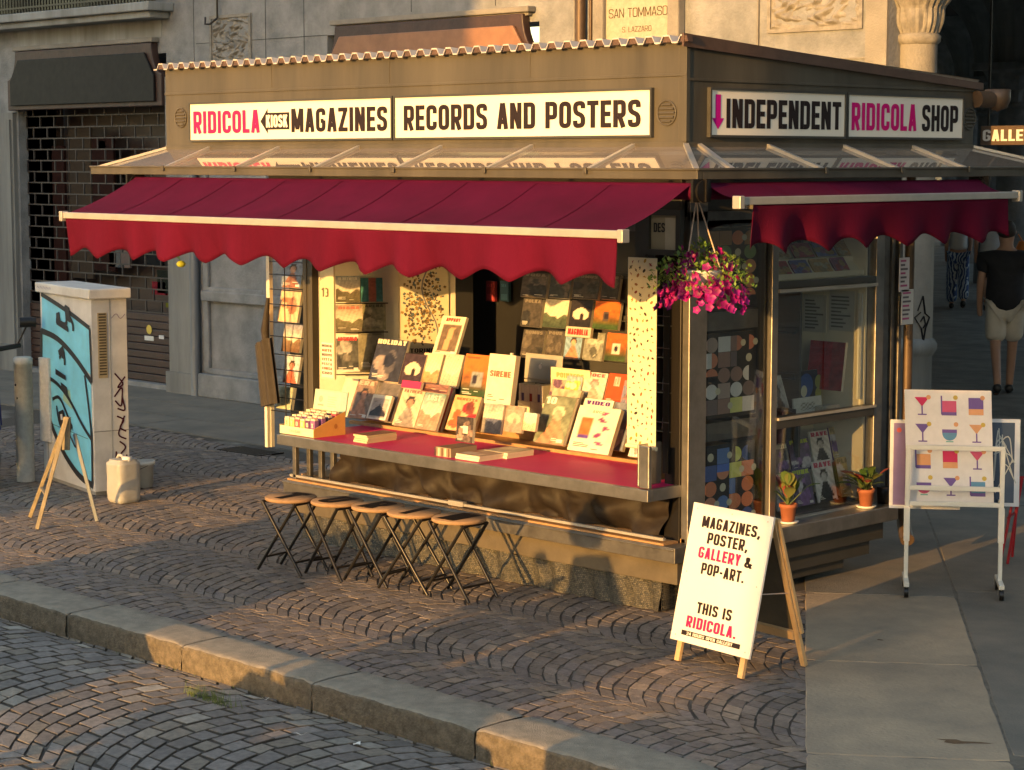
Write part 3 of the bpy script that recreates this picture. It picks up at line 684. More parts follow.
# ================================================================== THINGS BETWEEN THE SUN AND THE PLACE (across the street, behind the camera)
def slope(u, y): return u - .158 * y      # x of the light ray that crosses y = 0 at u
TB = -26.0
bx1 = slope(-5.44, TB)
for nm, xa, xb, lb in (('apartment_building', bx1 - 24, bx1, 'pale apartment building across the street, left of the low sun'), ('apartment_building', slope(1.04, TB - 8), slope(1.04, TB - 8) + 22, 'pale apartment building across the street, right of the low sun'), ('apartment_building', 16.0, 30.0, 'unseen apartment building added to block sky light from the short kiosk side')):
    b_ = empty(nm, ((xa + xb) / 2, TB - 4, 0), lb, 'building', 'buildings across the street')
    if xa == 16.0:  # added block that cuts sky light on the kiosk's short side
        m = mb(); m.box(xa, xb, -4, 45, 0, 13); m.build('wall', 'plaster_block', b_); m = mb()
        for i in range(14):
            for j in range(3): m.box(xa - .02, xa - .001, -2 + i * 3.2, -.6 + i * 3.2, 1.2 + 3.8 * j, 3.2 + 3.8 * j)
        m.build('window', 'dark_glass', b_); continue
    m = mb(); m.box(xa, xb, TB - 8, TB, 0, 16); m.build('wall', 'plaster_block', b_)
    m = mb()
    for i in range(int((xb - xa - 1) / 2.4)):
        for j in range(4): m.box(xa + 1 + i * 2.4, xa + 2.1 + i * 2.4, TB + .001, TB + .02, 1 + 3.6 * j, 3 + 3.6 * j)
    m.build('window', 'dark_glass', b_)
# ================================================================== KIOSK
XL, XR, YF, YB = -4.12, .36, -.44, 2.16
kiosk = empty('kiosk', (-1.8, .8, 0), 'brown metal news kiosk with lettered white signs, burgundy awnings and a red counter', 'kiosk')
KP = lambda name, m, mats, bevel=0.0, parent=None: m.build(name, mats, parent or kiosk, bevel)
# fascia box
m = mb(); ZT = 3.03; ZTb = 2.875; t = .05
m.prism([(XR, YF, 2.50), (XR, YB, 2.50), (XR, YB, ZTb), (XR, YF, ZT)], (-t, 0, 0)); m.prism([(XL, YF, 2.50), (XL, YB, 2.50), (XL, YB, ZTb), (XL, YF, ZT)], (t, 0, 0))
m.box(XL + t, XR - t, YF, YF + t, 2.50, ZT); m.box(XL + t, XR - t, YB - t, YB, 2.50, ZTb)
m.box(XL - .006, XR + .006, YF - .007, YF - .0005, 2.865, 2.88)      # seam
m.box(XL - .006, XR + .006, YF - .010, YF - .0005, 2.50, 2.535)
m.box(XR + .0005, XR + .007, YF - .006, YB, 2.842, 2.856); m.box(XR + .0005, XR + .010, YF - .01, YB, 2.50, 2.535)
m.box(XR - .02, XR + .006, YF - .006, YF + .02, 2.54, ZT - .002)
for px_ in (-3.0, -1.9, -.75): m.box(px_, px_ + .004, YF - .003, YF - .0005, 2.885, ZT - .01)
KP('fascia', m, 'kiosk_paint', .004)
# corrugated roof
m = mb(); per = .115; n = int((XR - XL + .08) / per); x = XL - .06; prof = []
for k in range(n + 1):
    for dx, dz in ((0, 0), (.035, 0), (.055, .035), (.095, .035)): prof.append((min(x + dx, XR + .01), dz))
    x += per
def rf(u, v):
    i = min(int(u * (len(prof) - 1) + .5), len(prof) - 1); a, b = prof[i]; return (a, lerp(YF - .05, YB + .05, v), lerp(ZT + .004, ZTb + .004, v) + b)
m.grid(rf, len(prof) - 1, 1)
vs = [(a, YF - .05, ZT + .004 + b) for a, b in prof] + [(a, YF - .05, ZT - .004 + b) for a, b in prof]; n_ = len(prof)
m.add(vs, [(i, i + 1, n_ + i + 1, n_ + i) for i in range(n_ - 1)])
KP('roof', m, 'roof_sheet')
m = mb()
for k in range(n + 1):
    xx = XL - .06 + k * per; m.prism([(xx + .05, YF - .045, ZT + .003), (xx + .10, YF - .045, ZT + .003), (xx + .093, YF - .045, ZT + .034), (xx + .057, YF - .045, ZT + .034)], (0, .04, 0))
m.prism([(XR + .012, YF - .05, ZT - .02), (XR + .012, YB + .06, ZTb - .02), (XR + .012, YB + .06, ZTb + .02), (XR + .012, YF - .05, ZT + .045)], (.012, 0, 0)); KP('roof_edge', m, 'flashing')
# soffit under fascia and canopy
m = mb(); m.box(XL + .02, XR - .02, YF + .02, YB - .02, 2.44, 2.47); KP('soffit', m, 'kiosk_dark')
# round vents
for c, rt in ((ony(181, 118, YF), X), (ony(667, 113, YF), X), (onx(716.5, 114, XR), Y), (onx(969, 119, XR), Y)):
    v = mb(); nrm = rt.cross(Z); rr = .062
    ring = [(c + rt * rr * math.cos(a * math.pi / 12) + Z * rr * math.sin(a * math.pi / 12) + nrm * .004) for a in range(25)]
    v.tube(ring, .005, 6, cap=False)
    for j in range(-2, 3):
        hw = math.sqrt(max(0, .052 ** 2 - (j * .021) ** 2)); v.tube([c + rt * -hw + Z * j * .021 + nrm * .003, c + rt * hw + Z * j * .021 + nrm * .003], .007, 6)
    KP('round_vent', v, 'kiosk_paint')
# signs
BK = (.018, .010, .010); RD = (.70, .01, .10); MG = (.50, .0, .22)
SG = (.80, .74, .62)
def sign(a, b, rt, off):
    P = {}
    o = mb(); nrm = rt.cross(Z)
    w_ = (b - a).dot(rt); z0, z1 = 2.572, 2.80
    A = Vector((a.x, a.y, z0)); fr = mb()
    for (x0, x1, y0, y1) in ((-.012, w_ + .012, -.012, 0), (-.012, w_ + .012, z1 - z0, z1 - z0 + .012), (-.012, 0, 0, z1 - z0), (w_, w_ + .012, 0, z1 - z0)):
        fr.prism([A + rt * x0 + Z * y0, A + rt * x1 + Z * y0, A + rt * x1 + Z * y1, A + rt * x0 + Z * y1], nrm * .024)
    o.prism([A, A + rt * w_, A + rt * w_ + Z * (z1 - z0), A + Z * (z1 - z0)], nrm * .016, SG)
    return o, fr, A, w_, nrm
def tx(pa, pb, rt, plane):      # photo x range -> offsets on the fascia
    f = (lambda p: ony(p, 115, YF).x) if plane == 'f' else (lambda p: onx(p, 115, XR).y)
    return f(pa), f(pb)
def put(o, s, pa, pb, plane, nrm, h=.142, zb=2.612, col=BK):
    a, b = tx(pa, pb, None, plane); rt = X if plane == 'f' else Y
    org = Vector((a, YF, zb)) if plane == 'f' else Vector((XR, a, zb))
    text(o, s, org + nrm * .0165, rt, Z, h, b - a, col, t=.175, w=.47, sp=.075)
def arrow_h(o, pa, pb, nrm):
    a, b = tx(pa, pb, None, 'f'); z = 2.682; org = Vector((a, YF, z)) + nrm * .0175; w_ = b - a
    o.add([org, org + X * .075 + Z * -.078, org + X * .075 + Z * -.052, org + X * w_ + Z * -.052, org + X * w_ + Z * .052, org + X * .075 + Z * .052, org + X * .075 + Z * .078], [(0, 1, 2, 3, 4, 5, 6)], BK)
    text(o, 'KIOSK', org + X * .06 + Z * -.038 + nrm * .0008, X, Z, .076, w_ - .075, SG, t=.2, w=.5)
o, fr, A, w_, nn = sign(ony(192.5, 120, YF), ony(393.5, 120, YF), X, 0)
put(o, 'RIDICOLA', 195.5, 262, 'f', nn, col=RD); arrow_h(o, 262.5, 291.5, nn); put(o, 'MAGAZINES', 293.5, 389.5, 'f', nn); s_ = KP('sign_panel', o, 'sign_white'); fr.build('sign_frame', 'kiosk_dark', s_)
o, fr, A, w_, nn = sign(ony(397.5, 120, YF), ony(652.5, 120, YF), X, 0)
put(o, 'RECORDS AND POSTERS', 406, 643, 'f', nn); s_ = KP('sign_panel', o, 'sign_white'); fr.build('sign_frame', 'kiosk_dark', s_)
o, fr, A, w_, nn = sign(onx(708.5, 115, XR), onx(842, 115, XR), Y, 0)
put(o, 'INDEPENDENT', 723.5, 838.5, 's', nn, h=.150, zb=2.608)
a, b = tx(709.5, 721.5, None, 's'); c = Vector((XR, (a + b) / 2, 2.612)) + nn * .0175; hw = (b - a) / 2
o.add([c + Z * -.012, c + Y * hw + Z * .045, c + Y * hw * .45 + Z * .045, c + Y * hw * .45 + Z * .165, c - Y * hw * .45 + Z * .165, c - Y * hw * .45 + Z * .045, c - Y * hw + Z * .045], [(0, 1, 2, 3, 4, 5, 6)], MG)
s_ = KP('sign_panel', o, 'sign_white'); fr.build('sign_frame', 'kiosk_dark', s_)
o, fr, A, w_, nn = sign(onx(845.5, 115, XR), onx(960, 115, XR), Y, 0)
put(o, 'RIDICOLA', 849, 914, 's', nn, h=.150, zb=2.608, col=(.6, .0, .16)); put(o, 'SHOP', 919.5, 955.5, 's', nn, h=.150, zb=2.608); s_ = KP('sign_panel', o, 'sign_white'); fr.build('sign_frame', 'kiosk_dark', s_)
# canopy of clear sheets on ribs, with gutter
GY, GX, GXL, GYB = -.80, .74, -4.42, 2.62; ZG = 2.385; ZF = 2.515
m = mb()
m.add([(XL, YF, ZF), (XR, YF, ZF), (GX, GY, ZG), (GXL, GY, ZG)], [(3, 2, 1, 0)])
m.add([(XR, YF, ZF), (XR, YB, ZF), (GX, GYB, ZG), (GX, GY, ZG)], [(3, 2, 1, 0)])
m.add([(XL, YF, ZF), (XL, YB, ZF), (GXL, GYB, ZG), (GXL, GY, ZG)], [(0, 1, 2, 3)])
KP('canopy_sheet', m, 'canopy_sheet')
m = mb()
def rib(a, b): q = mb(); q.bar(Vector(a) + Z * .008, Vector(b) + Z * .008, .026, .016); KP('canopy_rib', q, 'alu')
for p in (210, 280, 359.5, 442.6, 533, 634.5):
    a = ony(p, 144, YF); rib((a.x, YF - .002, ZF), (a.x, GY, ZG))
for p in (767, 843, 912):
    a = onx(p, 144, XR); rib((XR + .002, a.y, ZF), (GX, a.y, ZG))
for yy in (.2, .9, 1.6): rib((XL - .002, yy, ZF), (GXL, yy, ZG))
rib((XR, YF, ZF), (GX, GY, ZG)); rib((XL, YF, ZF), (GXL, GY, ZG)); rib((XR, YB, ZF), (GX, GYB, ZG)); rib((XR, YF + .10, ZF), (GX, GY + .28, ZG))
m = mb(); gt = .05
m.box(GXL - .02, GX + .02, GY - .02, GY + .02, 2.352, 2.405); m.box(GX - .02, GX + .02, GY + .021, GYB, 2.352, 2.405); m.box(GXL - .02, GXL + .02, GY + .021, GYB, 2.352, 2.405)
m.box(GXL - .026, GX + .026, GY - .028, GY - .021, 2.395, 2.407); m.box(GX + .021, GX + .028, GY - .02, GYB, 2.395, 2.407)
for p in (166.6, 238, 313.5, 397, 488, 589): a = ony(p, 168, GY); m.box(a.x - .012, a.x + .012, GY - .036, GY - .0285, 2.375, 2.41)
for p in (822, 898, 965): a = onx(p, 164, GX); m.box(GX + .0285, GX + .036, a.y - .012, a.y + .012, 2.375, 2.41)
KP('gutter', m, 'kiosk_paint', .003)
m = mb(); c = onx(1000, 105, XR); m.tube([(XR + .03, YB - .02, 2.80), (XR + .05, YB + .10, 2.80)], .05, 14); m.lathe([(.001, -.07), (.055, -.05), (.075, 0), (.075, .06), (.07, .06), (.068, 0), (.045, -.04), (.001, -.05)], 20, (XR + .06, YB + .16, 2.80)); KP('rain_hopper', m, 'copper')
# ---------------- awnings
def awning(name, T, W_, y0, z0, y1, z1, drop, nsc, lab, seed, ins=.0):
    """local frame: x along, y outwards, mapped by T"""
    a = empty(name, (0, 0, 0)); a.parent = kiosk; a.location = -Vector(kiosk['_w']); a['_w'] = (0, 0, 0)
    rnd = random.Random(seed)
    m = mb(); m.T = T
    m.grid(lambda u, v: (u * W_, lerp(y0, y1, v), lerp(z0, z1, v) - .018 * math.sin(math.pi * v) - .002 * math.sin(u * W_ * 14 + v)), 60, 8, smooth=True)
    nse = int(W_ / .58)
    for k in range(1, nse + 1):
        xs_ = k * W_ / (nse + 1)
        m.grid(lambda u, v: (xs_ - .006 + .012 * u, lerp(y0, y1, v), lerp(z0, z1, v) - .018 * math.sin(math.pi * v) - .002 * math.sin(xs_ * 14 + v) + .0018 + .002 * u), 1, 8)
    m.build('canvas', 'awning', a)
    m = mb(); m.T = T
    ph = [rnd.uniform(0, 6) for _ in range(4)]
    def f(u, v):
        x = u * W_; s = (x / (W_ / nsc)) % 1.0; sc = abs(math.sin(math.pi * (x / (W_ / nsc)))); sc = sc ** 1.3
        d = drop * (.75 + .25 * (1 - sc) + .02 * math.sin(x * 2.3 + ph[0]))
        fold = .018 * math.sin(x * 9 + ph[1]) + .012 * math.sin(x * 21 + ph[2]) + .022 * math.cos(2 * math.pi * x / (W_ / nsc) + .5)
        return (x, y1 + .012 + fold * v ** 1.3 - .02 * v, z1 - .03 - d * v)
    m.grid(lambda u, v: f((ins + u * (W_ - 2 * ins)) / W_, v), 260, 8, smooth=True); m.build('valance', 'valance', a, solid=.002)
    m = mb(); m.T = T; m.box(-.015, W_ + .015, y1 - .012, y1 + .022, z1 - .032, z1 + .006); br = m.build('front_bar', 'alu', a, bevel=.004)
    m = mb(); m.T = T; m.box(-.05, -.0155, y1 - .02, y1 + .03, z1 - .05, z1 + .012); m.box(W_ + .0155, W_ + .05, y1 - .02, y1 + .03, z1 - .05, z1 + .012); m.build('end_cap', 'alu', a, bevel=.004)
    m = mb(); m.T = T; m.tube([(-.02, y0 - .04, z0 - .03), (W_ + .02, y0 - .04, z0 - .03)], .042, 14); m.build('roller_tube', 'awning', a)
    m = mb(); m.T = T
    for x in (.35, W_ - .35):
        s_ = 1 if x < 1 else -1
        m.bar((x, y0 - .05, z0 - .10), (x + s_ * .45, (y0 + y1) / 2, (z0 + z1) / 2 - .09), .03, .04); m.bar((x + s_ * .45, (y0 + y1) / 2, (z0 + z1) / 2 - .09), (x + .05 * s_, y1 - .02, z1 - .05), .03, .035)
    m.build('folding_arm', 'alu', a)
    m = mb(); m.T = T
    for x in (-.04, W_ + .04): m.tube([(x - .02, y0 - .04, z0 - .03), (x + .02, y0 - .04, z0 - .03)], .055, 14); m.box(x - .008, x + .008, y0 - .10, y0 + .03, z0 - .08, z0 + .03)
    m.build('end_bracket', 'black_metal', a)
    return a
TF = Matrix(((1, 0, 0, -3.93), (0, -1, 0, 0), (0, 0, 1, 0), (0, 0, 0, 1)))
aw = awning('front_awning', TF, 4.65, .83, 2.325, 1.33, 2.115, .235, 13, '', 1)
TR = Matrix(((0, 1, 0, 0), (1, 0, 0, -.74), (0, 0, 1, 0), (0, 0, 0, 1)))
aw2 = awning('side_awning', TR, 2.37, .76, 2.325, .97, 2.265, .24, 7, '', 4, .07)
# ---------------- body shell
BX0, BX1, BY0, BY1 = -3.32, 0.0, 0.0, 1.76
m = mb()
m.box(-4.0, -3.96, .75, BY1, .64, 2.44); m.box(-4.0, BX1 - .05, BY1 - .04, BY1, .38, 2.44); m.box(BX0, BX1 - .06, .02, BY1, .34, .40)
m.box(BX0 - .25, BX1 - .02, -.03, .05, 2.06, 2.44)     # header over the opening
m.box(BX1 - .05, BX1, .0, BY1 + .2, 2.14, 2.44)

KP('body_shell', m, 'kiosk_dark', .003)
m = mb()        # header trims
m.box(BX0 - .25, BX1 - .02, -.06, -.031, 2.06, 2.10); m.box(0.001, .02, .0, 1.95, 2.12, 2.17)
KP('header_trim', m, 'steel_worn')
# posts
m = mb()
m.box(-.03, 0.02, .0, .145, .30, 2.44); m.box(-.028, .035, .69, .745, .38, 2.14); m.box(-.03, .03, 1.68, 1.76, .38, 2.14)
KP('corner_post', m, 'steel', .004)
m = mb(); m.box(-.14, -.032, -.01, .03, .36, 2.06); m.box(-.14, -.10, -.03, -.011, .75, 2.06); m.box(-.03, -.002, .146, .17, .30, 2.14); m.box(-.03, 0, .665, .689, .30, 2.14); KP('dark_post', m, 'black_metal', .003)
for q_ in ((-.06, .01, 1.78, 1.84, .3, 2.14), (-.03, .015, 1.86, 1.89, .3, 2.2), (-.06, .02, 1.93, 1.96, .3, 2.2)): m = mb(); m.box(*q_); KP('side_post', m, 'steel_worn', .004)
m = mb(); m.tube([(.02, 2.03, .42), (.02, 2.03, 2.40)], .03, 12); m.tube([(.02, 2.03, .42), (.02, 2.02, .34), (.05, 1.98, .26), (.10, 1.93, .20), (.15, 1.88, .17)], .042, 12); KP('down_pipe', m, 'copper')
# base: band, lower board, foil mesh plinth
m = mb(); m.box(BX0 + .02, .06, -.15, .10, .292, .378); m.box(BX0 + .02, .05, -.158, -.151, .36, .372); KP('base_band', m, 'steel_worn', .004)
m = mb(); m.box(BX0 + .06, .03, -.095, .1, .165, .288); KP('base_board', m, 'mdf', .003)
m = mb(); m.box(-2.95, -.3, .15, 1.5, 0.0, .3); KP('base_core', m, 'void')
m = mb()
m.grid(lambda u, v: (lerp(BX0 + .14, -.09, u), -.085 + .012 * math.sin(u * 47) + .01 * math.sin(u * 130 + v * 3) - .02 * (1 - v) ** 2, lerp(0.002, .166, v)), 120, 6, smooth=True)
m.grid(lambda u, v: (-.09 + .006 * math.sin(u * 17), lerp(-.085, .35, u), lerp(.002, .166, v)), 20, 3, smooth=True)
KP('foil_mesh_skirt', m, 'mesh_foil')
m = mb(); m.box(BX0 + .02, .0, .0, .04, .379, .40); m.box(BX0 + .05, -.03, -.14, -.02, .379, .39); KP('floor_ledge', m, 'wood')
m = mb(); m.box(BX0 + .05, -.05, -.12, -.10, .40, .415); m.box(-1.75, -1.62, -.125, -.095, .395, .425); KP('floor_rail', m, 'alu')
# cloth hanging under the counter
m = mb(); rnd = random.Random(8)
def cl(u, v):
    x = lerp(-2.86, -.12, u); k = .06 * math.sin(x * 6 + 2.6 * v) + .03 * math.sin(x * 15 - 4 * v + 1) + .012 * math.sin(x * 31 + 5 * v)
    sw = .05 * math.sin(x * 3.1) * math.sin(v * 3)
    return (x + .05 * math.sin(v * 2.4 + x * 5), .02 - abs(k) * (.4 + .8 * (1 - v)) - .03 * math.sin(math.pi * v) + sw * .3, lerp(.405, .645, v))
m.grid(cl, 150, 12, smooth=True); KP('under_counter_cloth', m, 'sheeting')
# counter
m = mb()
m.box(-3.21, -.03, -.27, -.235, .63, .695); m.box(-3.21, -3.18, -.234, .1, .63, .695); m.box(-.06, -.03, -.234, .02, .63, .695); m.box(-3.18, -.06, -.234, .62, .63, .66)
KP('counter_frame', m, 'steel', .003)
m = mb(); m.box(-3.17, -.07, -.226, .62, .661, .6935); KP('counter_top', m, 'red_counter')
m = mb(); m.box(-.14, -.125, -.235, -.05, .70, .93); m.box(-.10, -.03, -.262, -.236, .70, .93); KP('counter_bracket', m, 'steel', .006)
m = mb()
for xa, ya in ((-3.17, -.06), (-3.05, -.06), (-2.93, -.06), (-3.24, -.12)): m = mb(); m.box(xa, xa + .035, ya, ya + .03, .379, .63); KP('counter_support', m, 'steel_worn', .003)
# display stands behind the counter
m = mb()
m.box(-3.3, -.15, .41, .44, .694, .715); m.box(-3.3, -.15, .66, .68, .694, .84); m.box(-3.3, -.15, .441, .659, .694, .70)
KP('tier_board', m, 'wood', .002)
DA = R(55); DR = Vector((math.cos(DA), math.sin(DA), 0)); DN = DR.cross(Z); D0 = Vector((-3.66, .46, 0))
m = mb(); e_ = onpl(456, 300, D0, DN); LD = (Vector((e_.x, e_.y, 0)) - D0).length
m.prism([D0 + Z * .7 - DN * .03, D0 + DR * LD + Z * .7 - DN * .03, D0 + DR * LD + Z * 2.1 - DN * .03, D0 + Z * 2.1 - DN * .03], -DN * .03)
KP('display_wall', m, 'cream')
m = mb(); q_ = D0 + DR * (LD + .001); m.prism([q_ - DN * .06, q_ + DR * .12 - DN * .06, q_ + DR * .12 - DN * .02, q_ - DN * .02], (0, 0, 2.1)); m.box(-3.5, -1.95, 1.60, 1.64, .4, 2.1); KP('inner_partition_dark', m, 'black')
m = mb()
for zz in (.9, 1.16, 1.43, 1.70): m.box(-1.90, -.22, 1.23, 1.245, zz, zz + .035); m.box(-1.90, -.22, 1.2, 1.24, zz, zz + .006)
m.box(-1.91, -.2, 1.25, 1.27, .7, 2.06); KP('rack_board', m, 'kiosk_dark')
m = mb()
for xx in (-2.02 - .28,): pass
for k in range(6): m.box(-1.92, -1.3, 1.60, 1.70, .75 + .26 * k, .765 + .26 * k)
KP('inner_shelf', m, 'black')
# ---------------- right side: sill, base boards, cases
m = mb(); m.box(.0305, .17, .05, 1.75, .315, .405); m.box(.0, .03, .05, 1.75, .33, .40); KP('side_sill', m, 'steel', .006)
m = mb(); m.box(-.02, .10, .10, 1.70, .20, .312); m.box(-.04, .06, .10, 1.62, .11, .198); m.box(-.08, .02, .10, 1.42, .05, .108); KP('side_base_board', m, 'kiosk_dark', .004)
for q_ in ((-.02, .035, .746, 1.679, .935, 1.0), (-.02, .03, .746, 1.679, 1.725, 1.765), (-.02, .03, .746, 1.679, .4065, .425), (-.01, .02, .171, .664, .305, .335), (-.02, .035, .746, 1.679, 2.08, 2.139)): m = mb(); m.box(*q_); KP('window_rail', m, 'kiosk_dark', .003)
m = mb(); m.box(.0351, .05, .746, 1.679, .985, 1.0); m.box(.031, .045, .746, 1.679, 1.705, 1.724); m.box(.031, .045, .746, 1.679, .405, .418); KP('window_sill', m, 'alu')
m = mb(); m.box(-.45, -.43, .16, .68, .3, 2.14); m.box(-.43, -.03, .15, .16, .3, 2.14); m.box(-.43, -.03, .68, .69, .3, 2.14)
for z in (.34, .96, 1.62): m.box(-.428, -.06, .161, .679, z - .02, z)
KP('showcase_box', m, 'black')
m = mb()
for z in (.905, 1.515): m.box(-.06, -.045, .171, .664, z, z + .10)
KP('showcase_rail', m, 'steel_worn')
for y0, y1, z0, z1 in ((.171, .664, .336, 2.10), (.747, 1.678, 1.766, 2.08), (.747, 1.2, 1.001, 1.704), (1.2, 1.678, 1.001, 1.704), (.747, 1.678, .426, .934)):
    m = mb(); m.box(.004 if y0 != 1.2 else .012, .008 if y0 != 1.2 else .016, y0, y1, z0, z1); KP('window_pane', m, 'pane')
m = mb()     # room behind the window
m.box(-.75, -.73, .70, 1.72, .95, 1.72); m.box(-.73, -.72, 1.0, 1.72, .96, 1.70); KP('inner_partition', m, 'cream')
m = mb(); m.box(-.72, -.04, .70, 1.70, .94, .955); m.box(-.72, -.04, .70, 1.70, 1.73, 1.74); m.box(-.42, -.40, .75, 1.68, .41, .93); m.box(-.72, -.031, 1.66, 1.675, .427, 2.07); KP('inner_board', m, 'cream')
m = mb(); m.box(-.50, -.42, .76, .78, .96, 1.72); m.box(-.5, -.3, .78, .98, 1.3, 1.31); m.box(-.5, -.3, .78, .98, 1.02, 1.03); KP('inner_rack', m, 'mdf')
# three long cases with abstract shape posters
def shapes(m, o, rt, up, W_, H_, pal, seed, nx=4, ny=5):
    rnd = random.Random(seed); cw, ch = W_ / nx, H_ / ny
    rect(m, o, rt, up, -.01, W_ + .01, -.01, H_ + .01, (.012, .012, .014))
    for j in range(ny):
        for i in range(nx):
            c = o + rt * (cw * (i + .5)) + up * (ch * (j + .5)); k = rnd.random(); co = rnd.choice(pal); rx, ry = cw * .49, ch * .49; of = .001 + .0004 * ((i + j) % 3)
            if k < .3: disc(m, c, rt, up, rx, ry, co, off=of)
            elif k < .5: rect(m, c, rt, up, -rx, rx, -ry, ry, co, off=of)
            elif k < .8:
                a = rnd.choice([0, 1, 2, 3]) * math.pi / 2; disc(m, c, rt, up, rx, ry, co, off=of, a0=a, a1=a + math.pi); c2 = rnd.choice(pal)
                if rnd.random() < .6: rect(m, c, rt, up, *((-rx, rx, -ry, 0) if a == 0 else (-rx, rx, 0, ry) if a > 3 and a < 4 else (-rx, 0, -ry, ry)), c2, off=of + .0008)
            else: disc(m, c, rt, up, rx * .5, ry * .55, (.62, .58, .42), off=of)
            if rnd.random() < .22: disc(m, c + rt * cw * .5, rt, up, rx * .42, ry * .45, (.62, .58, .42), off=.003)
K3 = lambda L: [tuple(min(.7, q * 3.2) for q in c) for c in L]
pal1 = [(.28, .07, .03), (.10, .17, .03), (.22, .25, .05), (.13, .07, .03), (.06, .10, .04), (.30, .10, .05)]
pal2 = [(.20, .07, .04), (.13, .10, .09), (.32, .23, .08), (.10, .06, .05), (.36, .36, .38), (.06, .045, .045)]
pal3 = [(.03, .06, .19), (.24, .07, .03), (.30, .26, .05), (.04, .07, .15), (.02, .035, .10), (.28, .09, .05)]
pal1, pal2, pal3 = K3(pal1), K3(pal2), K3(pal3)
for (z0, z1, pal, sd_, desc) in ((1.64, 2.08, pal1, 21, 'green and orange poster of abstract shapes in the top of the tall case'), (1.03, 1.50, pal2, 12, 'brown and grey poster of ovals in the middle of the tall case'), (.40, .88, pal3, 5, 'blue and orange poster of abstract shapes at the bottom of the tall case')):
    m = mb(); m.box(-.05, -.042, .19, .65, z0, z1, (.012, .012, .014)); shapes(m, Vector((-.041, .205, z0 + .02)), Y, Z, .43, z1 - z0 - .04, pal, sd_)
    tag(m.build('art_poster', 'print'), desc, 'poster')

# ================================================================== PRINTED GOODS
def hs(*a): return a
def cov_land(sky, far, near, sun_=None):
    def f(u, v):
        hill = .42 + .06 * math.sin(u * 7 + 1) + .03 * math.sin(u * 17)
        c = [lerp(a, b, min(1, max(0, (v - .4) / .6))) for a, b in zip((.75, .65, .5), sky)] if v > hill else [lerp(a, b, v / hill) for a, b in zip(near, far)]
        k = 1 + .18 * math.sin(u * 31 + v * 23) * math.sin(v * 41 - u * 11)
        return tuple(max(0, x * k) for x in c)
    return f
def cov_port(bgc, skin, cloth, hair=(.04, .03, .02), cx=.5):
    def f(u, v):
        a = ((u - cx) / .16) ** 2 + ((v - .60) / .12) ** 2; h_ = ((u - cx) / .19) ** 2 + ((v - .66) / .14) ** 2
        b = abs(u - cx) < .12 + max(0, .45 - v) * .75 and v < .5
        k = 1 + .15 * math.sin(u * 19 + v * 29)
        c = skin if a < 1 else (hair if h_ < 1 else (cloth if b else bgc))
        return tuple(x * k for x in c)
    return f
def cov_arch(bgc, hole, fig=(.03, .02, .02)):
    def f(u, v):
        a = ((u - .5) / .36) ** 2 + ((v - .5) / .24) ** 2; b = ((u - .55) / .08) ** 2 + ((v - .42) / .13) ** 2
        return fig if b < 1 else (hole if a < 1 and v > .32 else bgc)
    return f
def cov_grad(top, bot, inset=None, ins=(.55, .45, .42), box=(.3, .72, .3, .58)):
    def f(u, v):
        c = tuple(lerp(b, a, min(1, max(0, (v - .15) * 1.6))) for a, b in zip(top, bot))
        if inset and box[0] < u < box[1] and box[2] < v < box[3]:
            a = ((u - .5) / .09) ** 2 + ((v - (box[2] + box[3]) / 2) / .11) ** 2
            return (.03, .02, .03) if a < 1 else ins
        return c
    return f
def cov_blob(bgc, cols, seed):
    rnd = random.Random(seed); B = [(rnd.uniform(.1, .9), rnd.uniform(.1, .72), rnd.uniform(.08, .28), rnd.uniform(.06, .22), rnd.choice(cols)) for _ in range(7)]
    def f(u, v):
        c = bgc
        for x, y, a, b, k in B:
            if ((u - x) / a) ** 2 + ((v - y) / b) ** 2 < 1: c = k
        n = 1 + .12 * math.sin(u * 27 + v * 15 + seed)
        return tuple(q * n for q in c)
    return f
def cov_plain(c): return lambda u, v: c
